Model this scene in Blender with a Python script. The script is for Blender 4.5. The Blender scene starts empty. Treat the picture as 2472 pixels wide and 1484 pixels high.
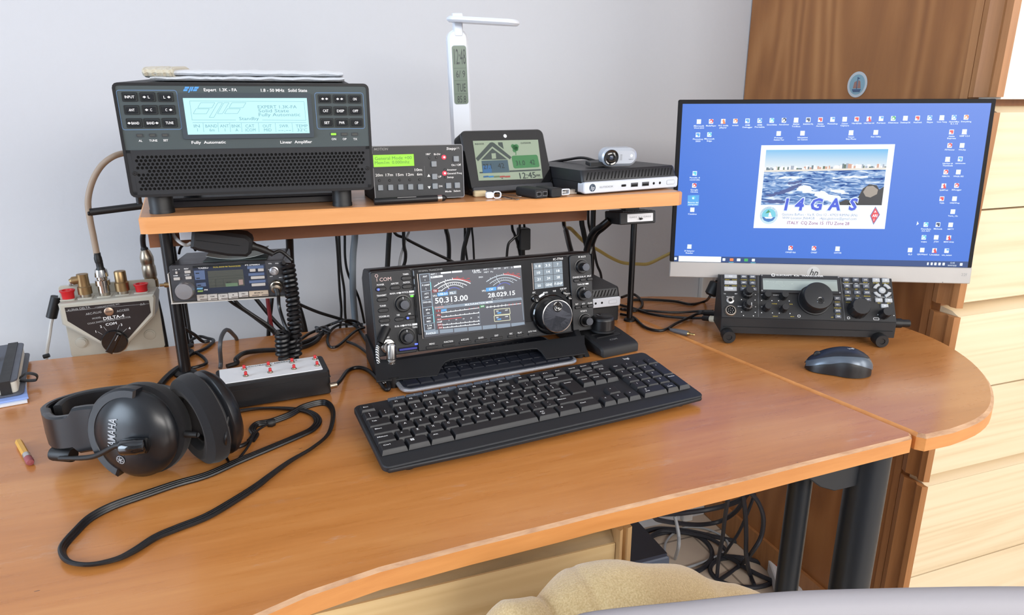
import bpy, math, random
from mathutils import Vector, Matrix
random.seed(7)
S = bpy.context.scene
COL = S.collection
PI = math.pi
R_ = math.radians

# ---------------- camera (z = 0 is the desk top, floor at z = -0.74) ----------------
IMG_W, IMG_H, FPX = 2472, 1484, 1651.8
RX = Vector((0.94017107, -0.3406942, -0.00241053))
RY = Vector((-0.09906924, -0.26660584, -0.95870048))
RZ = Vector((0.32598104, 0.90158127, -0.28440742))
CAM = Vector((0, 0, 0.366))
cd = bpy.data.cameras.new('camera')
cam = bpy.data.objects.new('camera', cd)
COL.objects.link(cam)
m = Matrix(((RX.x, -RY.x, -RZ.x, CAM.x), (RX.y, -RY.y, -RZ.y, CAM.y), (RX.z, -RY.z, -RZ.z, CAM.z), (0, 0, 0, 1)))
cam.matrix_world = m
cd.sensor_width = 36.0
cd.lens = FPX * 36.0 / IMG_W
cd.clip_start = 0.02
cd.clip_end = 60
S.camera = cam
S.view_settings.view_transform = 'Standard'
S.view_settings.look = 'None'
S.view_settings.gamma = 1
S.view_settings.exposure = 0.22
S.view_settings.use_curve_mapping = False

# ---------------- daylight ----------------
wd = bpy.data.worlds.new('world')
S.world = wd
wd.use_nodes = True
bg = wd.node_tree.nodes['Background']
bg.inputs[0].default_value = (0.80, 0.88, 1.0, 1)
bg.inputs[1].default_value = 1.0

def area(name, loc, target, sx, sy, power, color):
    l = bpy.data.lights.new(name, 'AREA')
    l.shape = 'RECTANGLE'; l.size = sx; l.size_y = sy; l.energy = power; l.color = color
    o = bpy.data.objects.new(name, l); COL.objects.link(o)
    o.location = loc
    d = Vector(target) - Vector(loc)
    o.rotation_euler = d.to_track_quat('-Z', 'Y').to_euler()
    return o
area('window_daylight_front', (0.75, -2.66, 1.10), (0.6, 1.2, 0.2), 2.3, 1.15, 105, (1.0, 0.96, 0.91))
area('window_daylight_right', (2.66, -0.95, 0.75), (0.9, 0.3, 0.2), 1.7, 1.4, 48, (1.0, 0.97, 0.93))
area('window_daylight_left', (-2.62, -0.2, 0.75), (1.0, -0.2, 0.3), 1.5, 1.4, 66, (0.68, 0.83, 1.0))

# ---------------- pixel of the photograph -> point on a known real plane ----------------
def ray(px, py):
    a, b = (px - IMG_W / 2) / FPX, (py - IMG_H / 2) / FPX
    return RX * a + RY * b + RZ
def ONZ(px, py, z=0.0):
    d = ray(px, py); return CAM + d * ((z - CAM.z) / d.z)
def ONY(px, py, y):
    d = ray(px, py); return CAM + d * ((y - CAM.y) / d.y)
def ONX(px, py, x):
    d = ray(px, py); return CAM + d * ((x - CAM.x) / d.x)
def frame(yaw=0, tilt=0, roll=0):
    return Matrix.Rotation(R_(yaw), 3, 'Z') @ Matrix.Rotation(R_(tilt), 3, 'X') @ Matrix.Rotation(R_(roll), 3, 'Y')

# ---------------- materials ----------------
MC = {}
def mat(name, c=(0.5, 0.5, 0.5), rough=0.5, metal=0.0, emit=None, es=1.0, coat=0.0, spec=None, bump=None, trans=0, aniso=0, sheen=0):
    if name in MC: return MC[name]
    m = bpy.data.materials.new(name); m.use_nodes = True
    nt = m.node_tree; b = nt.nodes['Principled BSDF']
    b.inputs['Base Color'].default_value = (*c, 1)
    b.inputs['Roughness'].default_value = rough
    b.inputs['Metallic'].default_value = metal
    if spec is not None: b.inputs['Specular IOR Level'].default_value = spec
    if coat: b.inputs['Coat Weight'].default_value = coat; b.inputs['Coat Roughness'].default_value = 0.05
    if trans: b.inputs['Transmission Weight'].default_value = trans
    if sheen: b.inputs['Sheen Weight'].default_value = sheen
    if emit is not None:
        b.inputs['Emission Color'].default_value = (*emit, 1); b.inputs['Emission Strength'].default_value = es
    if aniso:
        b.inputs['Anisotropic'].default_value = aniso
        t = nt.nodes.new('ShaderNodeTangent'); t.direction_type = 'RADIAL'; t.axis = 'Y'
        nt.links.new(t.outputs[0], b.inputs['Tangent'])
    tc = nt.nodes.new('ShaderNodeTexCoord')
    if bump:
        n = nt.nodes.new('ShaderNodeTexNoise'); n.inputs['Scale'].default_value = bump[0]; n.inputs['Detail'].default_value = 3
        bm = nt.nodes.new('ShaderNodeBump'); bm.inputs['Strength'].default_value = bump[1]; bm.inputs['Distance'].default_value = bump[2]
        nt.links.new(tc.outputs['Object'], n.inputs['Vector']); nt.links.new(n.outputs['Fac'], bm.inputs['Height'])
        nt.links.new(bm.outputs['Normal'], b.inputs['Normal'])
    elif emit is None and not trans and not aniso:
        n = nt.nodes.new('ShaderNodeTexNoise'); n.inputs['Scale'].default_value = 60; n.inputs['Detail'].default_value = 4
        mr = nt.nodes.new('ShaderNodeMapRange'); mr.inputs['To Min'].default_value = max(0, rough - 0.04); mr.inputs['To Max'].default_value = min(1, rough + 0.06)
        nt.links.new(tc.outputs['Object'], n.inputs['Vector']); nt.links.new(n.outputs['Fac'], mr.inputs['Value'])
        nt.links.new(mr.outputs['Result'], b.inputs['Roughness'])
    MC[name] = m
    return m
def E(name, c, es=1.0):
    return mat('glow_' + name, (0.01, 0.01, 0.01), 0.4, emit=c, es=es)
def srgb(r, g, b):
    f = lambda v: ((v / 255 + 0.055) / 1.055) ** 2.4 if v > 10 else v / 255 / 12.92
    return (f(r), f(g), f(b))

def wood(name, stops, scale, rough=0.35, rot=0, dist=2.0, wear=0, fine=60, coat=0.0, rings=None, axis='X'):
    m = bpy.data.materials.new(name); m.use_nodes = True
    nt = m.node_tree; b = nt.nodes['Principled BSDF']; N = nt.nodes.new; L = nt.links.new
    tc = N('ShaderNodeTexCoord'); mp = N('ShaderNodeMapping')
    mp.inputs['Rotation'].default_value = (0, 0, R_(rot)); mp.inputs['Scale'].default_value = scale
    L(tc.outputs['Object'], mp.inputs['Vector'])
    n1 = N('ShaderNodeTexNoise'); n1.inputs['Scale'].default_value = 1.0; n1.inputs['Detail'].default_value = 8; n1.inputs['Roughness'].default_value = 0.62; n1.inputs['Distortion'].default_value = dist
    L(mp.outputs[0], n1.inputs['Vector'])
    n2 = N('ShaderNodeTexNoise'); n2.inputs['Scale'].default_value = fine / 10; n2.inputs['Detail'].default_value = 4
    L(mp.outputs[0], n2.inputs['Vector'])
    src = n1.outputs['Fac']
    if rings:
        mp2 = N('ShaderNodeMapping'); mp2.inputs['Scale'].default_value = rings[1]; L(tc.outputs['Object'], mp2.inputs['Vector'])
        nr = N('ShaderNodeTexNoise'); nr.inputs['Scale'].default_value = 1.0; nr.inputs['Detail'].default_value = 1.5; nr.inputs['Roughness'].default_value = 0.4; L(mp2.outputs[0], nr.inputs['Vector'])
        mk = N('ShaderNodeMath'); mk.operation = 'MULTIPLY'; mk.inputs[1].default_value = rings[0]; L(nr.outputs['Fac'], mk.inputs[0])
        sn = N('ShaderNodeMath'); sn.operation = 'SINE'; L(mk.outputs[0], sn.inputs[0])
        w = N('ShaderNodeMapRange'); w.inputs['From Min'].default_value = -1; L(sn.outputs[0], w.inputs['Value'])
        mixr = N('ShaderNodeMix'); mixr.data_type = 'FLOAT'; mixr.inputs[0].default_value = rings[2]
        L(n1.outputs['Fac'], mixr.inputs[2]); L(w.outputs['Result'], mixr.inputs[3]); src = mixr.outputs[0]
    mx = N('ShaderNodeMix'); mx.data_type = 'FLOAT'; mx.inputs[0].default_value = 0.2
    L(src, mx.inputs[2]); L(n2.outputs['Fac'], mx.inputs[3])
    cr = N('ShaderNodeValToRGB'); e = cr.color_ramp.elements
    e[0].position = stops[0][0]; e[0].color = (*stops[0][1], 1)
    e[1].position = stops[-1][0]; e[1].color = (*stops[-1][1], 1)
    for p, c in stops[1:-1]:
        k = e.new(p); k.color = (*c, 1)
    L(mx.outputs[0], cr.inputs[0])
    out = cr.outputs[0]
    if wear:
        n3 = N('ShaderNodeTexNoise'); n3.inputs['Scale'].default_value = 5; n3.inputs['Detail'].default_value = 12; n3.inputs['Roughness'].default_value = 0.75
        mp3 = N('ShaderNodeMapping'); mp3.inputs['Scale'].default_value = (1.2, 4, 1); L(tc.outputs['Object'], mp3.inputs['Vector']); L(mp3.outputs[0], n3.inputs['Vector'])
        # scuffed lacquer: worn pale patches along the front edge of the desk
        sx = N('ShaderNodeSeparateXYZ'); L(tc.outputs['Object'], sx.inputs[0])
        edge = N('ShaderNodeMapRange'); edge.inputs['From Min'].default_value = 0.72; edge.inputs['From Max'].default_value = 0.48; L(sx.outputs['Y'], edge.inputs['Value'])
        th = N('ShaderNodeMapRange'); th.inputs['From Min'].default_value = 0.58; th.inputs['From Max'].default_value = 0.72; L(n3.outputs['Fac'], th.inputs['Value'])
        mu = N('ShaderNodeMath'); mu.operation = 'MULTIPLY'; L(edge.outputs[0], mu.inputs[0]); L(th.outputs[0], mu.inputs[1])
        mu2 = N('ShaderNodeMath'); mu2.operation = 'MULTIPLY'; mu2.inputs[1].default_value = wear; L(mu.outputs[0], mu2.inputs[0])
        mc = N('ShaderNodeMix'); mc.data_type = 'RGBA'; L(mu2.outputs[0], mc.inputs[0]); L(out, mc.inputs[6]); mc.inputs[7].default_value = (*srgb(200, 170, 150), 1)
        out = mc.outputs[2]
        # tiny dark specks
        n4 = N('ShaderNodeTexNoise'); n4.inputs['Scale'].default_value = 45; n4.inputs['Detail'].default_value = 2
        L(mp3.outputs[0], n4.inputs['Vector'])
        t4 = N('ShaderNodeMapRange'); t4.inputs['From Min'].default_value = 0.785; t4.inputs['From Max'].default_value = 0.80; L(n4.outputs['Fac'], t4.inputs['Value'])
        md = N('ShaderNodeMix'); md.data_type = 'RGBA'; L(t4.outputs[0], md.inputs[0]); L(out, md.inputs[6]); md.inputs[7].default_value = (*srgb(90, 55, 35), 1)
        out = md.outputs[2]
    L(out, b.inputs['Base Color'])
    rr = N('ShaderNodeMapRange'); rr.inputs['To Min'].default_value = rough - 0.05; rr.inputs['To Max'].default_value = rough + 0.12
    L(n2.outputs['Fac'], rr.inputs['Value']); L(rr.outputs[0], b.inputs['Roughness'])
    bp = N('ShaderNodeBump'); bp.inputs['Strength'].default_value = 0.12; bp.inputs['Distance'].default_value = 0.0006
    L(mx.outputs[0], bp.inputs['Height']); L(bp.outputs[0], b.inputs['Normal'])
    if coat: b.inputs['Coat Weight'].default_value = coat; b.inputs['Coat Roughness'].default_value = 0.15
    MC[name] = m
    return m

def plaster(name, c, sc=90, st=0.1):
    m = mat(name, c, 0.85, bump=(sc, st, 0.002)); return m

BLK = mat('black_plastic', srgb(18, 18, 21), 0.42)
BLKM = mat('matt_black_plastic', srgb(21, 22, 25), 0.6, bump=(900, 0.15, 0.0003))
GLOSS = mat('gloss_black_plastic', srgb(10, 10, 12), 0.12, coat=0.6)
DGREY = mat('dark_grey_plastic', srgb(52, 54, 60), 0.5)
MGREY = mat('mid_grey_plastic', srgb(120, 122, 126), 0.5)
LGREY = mat('light_grey_plastic', srgb(178, 180, 184), 0.45)
WHITE = mat('white_plastic', srgb(225, 228, 232), 0.35)
INK = mat('white_print', srgb(225, 225, 225), 0.6)
INKD = mat('grey_print', srgb(150, 150, 150), 0.6)
YINK = mat('yellow_print', srgb(190, 170, 60), 0.6)
DINK = mat('dark_print', srgb(25, 27, 32), 0.6)
CHROME = mat('chrome', srgb(200, 198, 195), 0.18, 1.0)
NICKEL = mat('nickel', srgb(170, 160, 145), 0.32, 1.0)
BRASS = mat('dull_brass', srgb(150, 125, 90), 0.4, 1.0)
STEEL = mat('steel', srgb(150, 152, 156), 0.35, 1.0)
RUB = mat('black_rubber', srgb(16, 16, 17), 0.5)
CABLE = mat('black_cable', srgb(15, 15, 17), 0.38)
HOLE = mat('dark_hole', srgb(5, 5, 6), 0.9)
RED = mat('red_plastic', srgb(190, 28, 34), 0.4)
SPUN = mat('spun_metal', srgb(104, 106, 114), 0.22, 1.0)

# ---------------- mesh builder ----------------
TXT = {}
def glyphs(s, bold=False):
    k = (s, bold)
    if k not in TXT:
        cu = bpy.data.curves.new('t', 'FONT'); cu.body = s; cu.resolution_u = 2; cu.size = 1
        if bold: cu.offset = 0.018 if bold is True else bold
        ob = bpy.data.objects.new('t', cu)
        me = ob.to_mesh()
        vs = [(v.co.x, v.co.y) for v in me.vertices]; fs = [tuple(p.vertices) for p in me.polygons]
        ob.to_mesh_clear(); bpy.data.objects.remove(ob); bpy.data.curves.remove(cu)
        TXT[k] = (vs, fs)
    return TXT[k]

def rrect(cx, cz, w, h, r, n=4):
    r = min(r, w / 2 - 1e-6, h / 2 - 1e-6); out = []
    for (sx, sz, a0) in ((1, 1, 0), (-1, 1, 90), (-1, -1, 180), (1, -1, 270)):
        for k in range(n + 1):
            a = R_(a0 + 90 * k / n)
            out.append((cx + sx * (w / 2 - r) + r * math.cos(a), cz + sz * (h / 2 - r) + r * math.sin(a)))
    return out
def circ(cx, cz, r, n=24):
    return [(cx + r * math.cos(2 * PI * k / n), cz + r * math.sin(2 * PI * k / n)) for k in range(n)]
def inset(poly, d):
    n = len(poly); out = []
    A = sum(poly[i][0] * poly[(i + 1) % n][1] - poly[(i + 1) % n][0] * poly[i][1] for i in range(n))
    s = 1 if A > 0 else -1
    for i in range(n):
        p0, p1, p2 = poly[i - 1], poly[i], poly[(i + 1) % n]
        def nrm(a, b):
            dx, dy = b[0] - a[0], b[1] - a[1]; l = math.hypot(dx, dy) or 1e-9
            return (-dy / l * s, dx / l * s)
        n1, n2 = nrm(p0, p1), nrm(p1, p2)
        mx, my = n1[0] + n2[0], n1[1] + n2[1]; q = mx * mx + my * my
        k = 2 / max(q, 0.6)
        out.append((p1[0] + mx * k * d, p1[1] + my * k * d))
    return out

class MB:
    def __init__(s, M=None):
        s.v = []; s.f = []; s.mi = []; s.mats = []; s.M = M; s.flat = set()
    def _m(s, m):
        if m not in s.mats: s.mats.append(m)
        return s.mats.index(m)
    def add(s, vs, fs, m, flat=False):
        o = len(s.v); k = s._m(m)
        if s.M is not None:
            vs = [s.M @ Vector(v) for v in vs]
        s.v += [tuple(v) for v in vs]
        for f in fs:
            if flat: s.flat.add(len(s.f))
            s.f.append(tuple(i + o for i in f)); s.mi.append(k)
        return s
    def box(s, x0, x1, y0, y1, z0, z1, m):
        vs = [(x0, y0, z0), (x1, y0, z0), (x1, y1, z0), (x0, y1, z0), (x0, y0, z1), (x1, y0, z1), (x1, y1, z1), (x0, y1, z1)]
        return s.add(vs, [(0, 3, 2, 1), (4, 5, 6, 7), (0, 1, 5, 4), (1, 2, 6, 5), (2, 3, 7, 6), (3, 0, 4, 7)], m)
    # prism of a polygon; plane 'xz' pushes along y, 'xy' along z, 'yz' along x
    def prism(s, poly, a, b, m, ch=0, plane='xz', m2=None, both=True):
        A = sum(poly[i][0] * poly[(i + 1) % len(poly)][1] - poly[(i + 1) % len(poly)][0] * poly[i][1] for i in range(len(poly)))
        if A < 0: poly = poly[::-1]
        def P(p, t):
            return (p[0], t, p[1]) if plane == 'xz' else ((p[0], p[1], t) if plane == 'xy' else (t, p[0], p[1]))
        n = len(poly); rings = []
        sg = 1 if b > a else -1
        if ch:
            ip = inset(poly, ch)
            rings = ([[P(p, a) for p in ip], [P(p, a + sg * ch) for p in poly]] if both else [[P(p, a) for p in poly]]) + [[P(p, b - sg * ch) for p in poly], [P(p, b) for p in ip]]
        else:
            rings = [[P(p, a) for p in poly], [P(p, b) for p in poly]]
        vs = [v for r in rings for v in r]; fs = []
        for k in range(len(rings) - 1):
            for i in range(n):
                j = (i + 1) % n; fs.append((k * n + i, k * n + j, (k + 1) * n + j, (k + 1) * n + i))
        s.add(vs, fs, m)
        s.add(rings[0], [tuple(range(n))[::-1]], m, flat=True); s.add(rings[-1], [tuple(range(n))], m2 or m, flat=True)
        return s
    def rr(s, cx, cz, w, h, r, y0, y1, m, ch=0, m2=None, both=False, n=4):
        return s.prism(rrect(cx, cz, w, h, r, n), y0, y1, m, ch, 'xz', m2, both)
    def cyl(s, cx, cz, r, y0, y1, m, ch=0, n=24, m2=None):
        return s.prism(circ(cx, cz, r, n), y0, y1, m, ch, 'xz', m2, False)
    def face(s, pts, m):
        return s.add(pts, [tuple(range(len(pts)))], m, flat=True)
    def rect(s, cx, cz, w, h, y, m):
        return s.face([(cx - w / 2, y, cz - h / 2), (cx + w / 2, y, cz - h / 2), (cx + w / 2, y, cz + h / 2), (cx - w / 2, y, cz + h / 2)], m)
    def frame_rect(s, cx, cz, w, h, r, t, y0, y1, m, n=3):
        o = rrect(cx, cz, w, h, r, n); i = rrect(cx, cz, w - 2 * t, h - 2 * t, max(r - t, 1e-5), n)
        k = len(o); vs = [(p[0], y1, p[1]) for p in o] + [(p[0], y1, p[1]) for p in i] + [(p[0], y0, p[1]) for p in o] + [(p[0], y0, p[1]) for p in i]; fs = []
        for a in range(k):
            b = (a + 1) % k
            fs += [(a, b, k + b, k + a), (2 * k + a, 2 * k + b, b, a), (k + a, k + b, 3 * k + b, 3 * k + a)]
        return s.add(vs, fs, m)
    def lathe(s, prof, m, o=(0, 0, 0), ax=(0, 0, 1), n=32, sq=(1, 1), flute=None, ang=0, caps=True):
        z = Vector(ax).normalized(); x = z.orthogonal().normalized() if abs(z.z) > 0.9 else Vector((0, 0, 1)).cross(z).normalized(); y = z.cross(x)
        O = Vector(o); vs = []; fs = []
        for (r, h) in prof:
            for k in range(n):
                a = 2 * PI * k / n + ang; q = r
                if flute and flute[1] <= h <= flute[2]: q = r * (1 - flute[3] * (0.5 + 0.5 * math.cos(flute[0] * (a))))
                vs.append(O + x * (q * math.cos(a) * sq[0]) + y * (q * math.sin(a) * sq[1]) + z * h)
        for j in range(len(prof) - 1):
            for k in range(n):
                l = (k + 1) % n; fs.append((j * n + k, j * n + l, (j + 1) * n + l, (j + 1) * n + k))
        if caps and prof[0][0] > 1e-6: fs.append(tuple(range(n))[::-1])
        if caps and prof[-1][0] > 1e-6: fs.append(tuple(range((len(prof) - 1) * n, len(prof) * n)))
        return s.add(vs, fs, m)
    def tube(s, pts, r, m, n=8, smooth=6, sq=None, closed=False, cap=True):
        P = [Vector(p) for p in pts]
        if smooth and len(P) > 2: P = spline(P, smooth)
        rings = []; up = None
        for i, p in enumerate(P):
            t = (P[min(i + 1, len(P) - 1)] - P[max(i - 1, 0)]).normalized()
            if up is None: up = t.orthogonal().normalized() if abs(t.z) > 0.95 else Vector((0, 0, 1))
            if sq and sq[2] == 'z': up = Vector((0, 0, 1))
            sd = t.cross(up)
            sd = sd.normalized() if sd.length > 1e-6 else t.orthogonal().normalized()
            up = sd.cross(t).normalized()
            q = r[min(int(i / max(1, len(P) - 1) * (len(r) - 1) + 0.5), len(r) - 1)] if isinstance(r, (list, tuple)) else r
            a_, b_ = (sq[0], sq[1]) if sq else (1, 1)
            rings.append([p + sd * (q * a_ * math.cos(2 * PI * k / n)) + up * (q * b_ * math.sin(2 * PI * k / n)) for k in range(n)])
        vs = [v for g in rings for v in g]; fs = []
        for j in range(len(rings) - 1):
            for k in range(n):
                l = (k + 1) % n; fs.append((j * n + k, j * n + l, (j + 1) * n + l, (j + 1) * n + k))
        if cap:
            fs.append(tuple(range(n))[::-1]); fs.append(tuple(range((len(rings) - 1) * n, len(rings) * n)))
        return s.add(vs, fs, m)
    # text on the local xz plane at depth y (front faces -y); plane 'xy' lays it flat on z=y
    def text(s, t, cx, cz, h, m, y=-0.0002, w=None, rot=0, align='c', bold=False, slant=0, plane='xz', mirror=False):
        vs, fs = glyphs(t, bold)
        if not vs: return s
        x0 = min(v[0] for v in vs); x1 = max(v[0] for v in vs)
        k = h / 0.70; kx = k
        if w: kx = w / (x1 - x0)
        off = {'c': -(x0 + x1) / 2, 'l': -x0, 'r': -x1}[align]
        c, sn = math.cos(R_(rot)), math.sin(R_(rot)); o = []
        for (a, b) in vs:
            px = (a + off) * kx + slant * b * k; pz = (b - 0.35) * k
            if mirror: px = -px
            X, Z = cx + px * c - pz * sn, cz + px * sn + pz * c
            o.append((X, y, Z) if plane == 'xz' else (X, Z, y))
        return s.add(o, fs, m, flat=True)
    def build(s, name, parent=None, label=None, cat=None, group=None, kind=None, loc=None, rot=None, ang=38):
        me = bpy.data.meshes.new(name); me.from_pydata(s.v, [], s.f)
        for mm in s.mats: me.materials.append(mm)
        for i, p in enumerate(me.polygons):
            p.material_index = s.mi[i]; p.use_smooth = i not in s.flat
        me.update()
        me.set_sharp_from_angle(angle=R_(ang))
        o = bpy.data.objects.new(name, me); COL.objects.link(o)
        if parent is not None: o.parent = parent
        if loc is not None: o.location = loc
        if rot is not None: o.rotation_euler = rot
        setp(o, label, cat, group, kind)
        return o

def setp(o, label=None, cat=None, group=None, kind=None):
    if label: o['label'] = label
    if cat: o['category'] = cat
    if group: o['group'] = group
    if kind: o['kind'] = kind
def spline(P, n):
    out = []
    for i in range(len(P) - 1):
        p0, p1, p2, p3 = P[max(i - 1, 0)], P[i], P[i + 1], P[min(i + 2, len(P) - 1)]
        for k in range(n):
            t = k / n; t2 = t * t; t3 = t2 * t
            out.append(0.5 * ((2 * p1) + (-p0 + p2) * t + (2 * p0 - 5 * p1 + 4 * p2 - p3) * t2 + (-p0 + 3 * p1 - 3 * p2 + p3) * t3))
    out.append(P[-1]); return out
def thing(name, label, cat, loc=(0, 0, 0), M=None, group=None):
    o = bpy.data.objects.new(name, None); COL.objects.link(o); o.empty_display_size = 0.02
    mw = (M or Matrix.Identity(3)).to_4x4(); mw.translation = Vector(loc)
    o.matrix_world = mw
    setp(o, label, cat, group)
    o.matrix_basis = mw
    return o
# Pane: reads where a detail of the photographed front panel lies on that real panel, in the panel's own metres
class Pane:
    def __init__(s, loc, M, x0=0, y0=0, sc=1):
        s.p = Vector(loc); s.M = M; s.c = (x0, y0, sc); s.Mi = M.transposed(); s.n = M @ Vector((0, 1, 0))
    def at(s, x0, y0, sc):
        return Pane(s.p, s.M, x0, y0, sc)
    def __call__(s, u, v, d=0):
        px, py = s.c[0] + u / s.c[2], s.c[1] + v / s.c[2]
        r = ray(px, py); q = s.p - s.n * d
        t = (q - CAM).dot(s.n) / r.dot(s.n)
        l = s.Mi @ (CAM + r * t - s.p)
        return l.x, l.z
    def sz(s, u, v, w, h, d=0):
        a, b = s(u - w / 2, v, d), s(u + w / 2, v, d); c, e = s(u, v - h / 2, d), s(u, v + h / 2, d)
        return math.hypot(a[0] - b[0], a[1] - b[1]), math.hypot(c[0] - e[0], c[1] - e[1])
def ptext(mb, P, t, u, v, wpx, hpx, m, y=-0.0003, bold=False, slant=0, d=0, rot=0):
    x, z = P(u, v, d); w, h = P.sz(u, v, wpx or 10, hpx, d)
    if len(t) < 2: wpx = None
    mb.text(t, x, z, h, m, y=y - d, w=w if wpx else None, bold=bold, slant=slant, rot=rot)
def prect(mb, P, u, v, wpx, hpx, m, y=-0.0002, r=None, t=None):
    x, z = P(u, v); w, h = P.sz(u, v, wpx, hpx)
    if t: mb.frame_rect(x, z, w, h, r or 0.0003, t, y + 0.0002, y, m)
    elif r: mb.prism(rrect(x, z, w, h, r), y + 0.0001, y, m)
    else: mb.rect(x, z, w, h, y, m)
# ======================= the room =======================
FZ = -0.74
WALLM = plaster('wall_paint', srgb(198, 200, 205), 60, 0.25)
WY = 1.398
def struct(mb, name): return mb.build(name, kind='structure')
struct(MB().box(-2.7, 2.7, WY, WY + 0.12, FZ, 1.86, WALLM), 'wall_back')
struct(MB().box(-2.82, -2.7, -2.7, WY, FZ, 1.86, WALLM), 'wall_left')
struct(MB().box(2.7, 2.82, -2.7, WY, FZ, 1.86, WALLM), 'wall_right')
struct(MB().box(-2.7, 2.7, -2.82, -2.7, FZ, 1.86, WALLM), 'wall_front')
struct(MB().box(-2.82, 2.82, -2.82, WY + 0.12, 1.86, 1.96, WALLM), 'ceiling')
fm = bpy.data.materials.new('floor_tiles'); fm.use_nodes = True
nt = fm.node_tree; b = nt.nodes['Principled BSDF']
tc = nt.nodes.new('ShaderNodeTexCoord'); br = nt.nodes.new('ShaderNodeTexBrick'); br.offset = 0
br.inputs['Scale'].default_value = 1; br.inputs['Brick Width'].default_value = 0.33; br.inputs['Row Height'].default_value = 0.33; br.inputs['Mortar Size'].default_value = 0.003
br.inputs['Color1'].default_value = (*srgb(205, 190, 172), 1); br.inputs['Color2'].default_value = (*srgb(198, 182, 164), 1); br.inputs['Mortar'].default_value = (*srgb(140, 128, 115), 1)
nt.links.new(tc.outputs['Object'], br.inputs['Vector']); nt.links.new(br.outputs[0], b.inputs['Base Color']); b.inputs['Roughness'].default_value = 0.35
struct(MB().box(-2.82, 2.82, -2.82, WY + 0.12, FZ - 0.1, FZ, fm), 'floor')
# slim white cable duct on the back wall under the monitor
DUCT = mat('duct_white', srgb(214, 214, 212), 0.5)
d0 = ONY(1694, 740, WY).x
MB().prism(rrect(d0, WY - 0.008, 0.03, 0.016, 0.003), FZ, 0.02, DUCT, 0.001, 'xy').build('trim_1', kind='structure')

# ======================= desk =======================
DESK = wood('desk_beech', [(0.25, srgb(170, 104, 46)), (0.5, srgb(194, 126, 64)), (0.75, srgb(212, 148, 86))], (1.4, 16, 16), rough=0.26, dist=0.6, wear=1.0, fine=90, rot=-6, coat=0.35)
EDGE = wood('desk_edge_beech', [(0.3, srgb(196, 128, 68)), (0.7, srgb(222, 156, 92))], (3, 30, 30), rough=0.38, dist=0.5, fine=60)
WORN = wood('worn_edge', [(0.3, srgb(150, 105, 75)), (0.5, srgb(190, 150, 115)), (0.75, srgb(214, 176, 140))], (14, 60, 60), rough=0.6, dist=0.6, fine=70)
DARKM = mat('charcoal_metal', srgb(42, 46, 52), 0.38, 0.3)
front = [(-1.25, 0.30), (-0.70, 0.33), (-0.36, 0.385), (-0.20, 0.418), (-0.10, 0.445), (-0.034, 0.465), (0.002, 0.477), (0.06, 0.487), (0.139, 0.492), (0.226, 0.495), (0.263, 0.497), (0.338, 0.499), (0.421, 0.501), (0.511, 0.505), (0.587, 0.508), (0.672, 0.511), (0.680, 0.519)]
main_poly = front + [(0.606, 0.992), (0.582, 1.148), (-1.25, 1.148)]
def slab(mb, poly, z0, z1, top, side, worn=None, ch=0.003):
    n = len(poly); A = sum(poly[i][0] * poly[(i + 1) % n][1] - poly[(i + 1) % n][0] * poly[i][1] for i in range(n))
    if A < 0: poly = poly[::-1]
    ip = inset(poly, ch)
    mb.add([(x, y, z1) for x, y in ip], [tuple(range(n))], top, flat=True)
    for i in range(n):
        j = (i + 1) % n; fr = worn and (poly[i][1] + poly[j][1]) / 2 < 0.62 and abs(poly[i][0] - poly[j][0]) > 0.003
        mb.add([(*ip[i], z1), (*ip[j], z1), (*poly[j], z1 - ch), (*poly[i], z1 - ch)], [(2, 3, 0, 1)], worn if fr else side)
    mb.add([(x, y, z1 - ch) for x, y in poly] + [(x, y, z0) for x, y in poly], [(n + i, n + (i + 1) % n, (i + 1) % n, i) for i in range(n)], side)
    mb.add([(x, y, z0) for x, y in poly], [tuple(range(n))[::-1]], side, flat=True)
    return mb
desk = thing('desk', 'long beech desk with a worn wavy front edge carrying the radios and keyboards', 'desk', (0, 0.8, -0.74))
def onto(o, parent):   # parent a mesh written in world coordinates
    o.parent = parent; o.matrix_parent_inverse = parent.matrix_basis.inverted(); return o
onto(slab(MB(), main_poly, -0.020, 0, DESK, EDGE, WORN, 0.003).build('desktop', label='worn beech desktop with a scuffed front edge'), desk)
# steel legs at the right end
def leg(x, y, r, name='leg'):
    mb = MB(); mb.lathe([(r, FZ + 0.004), (r, -0.024)], DARKM, (x, y, 0), n=32)
    mb.lathe([(r * 1.1, FZ), (r * 1.1, FZ + 0.02)], RUB, (x, y, 0), n=24)
    return onto(mb.build(name), desk)
leg(0.6600, 0.5515, 0.0235); leg(0.606, 0.600, 0.0145)
mb = MB()
mb.prism([(0.545, -0.020), (0.645, -0.020), (0.640, -0.076), (0.605, -0.076), (0.582, -0.066), (0.562, -0.050)], 0.545, 0.551, DARKM, 0.001)
onto(mb.build('bracket'), desk)
mb = MB(); mb.lathe([(0.001, 0), (0.015, 0), (0.019, 0.008), (0.019, 0.030)], DARKM, (0.689, 0.590, -0.0505), (0, 0, 1), 24)
onto(mb.build('corner_joint'), desk)
leg(-1.15, 0.95, 0.0275); leg(-1.15, 0.45, 0.0275); leg(0.20, 1.08, 0.0195)
mb = MB().box(-1.1, 0.20, 1.095, 1.105, -0.10, -0.021, DARKM); onto(mb.build('crossbar'), desk)
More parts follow.
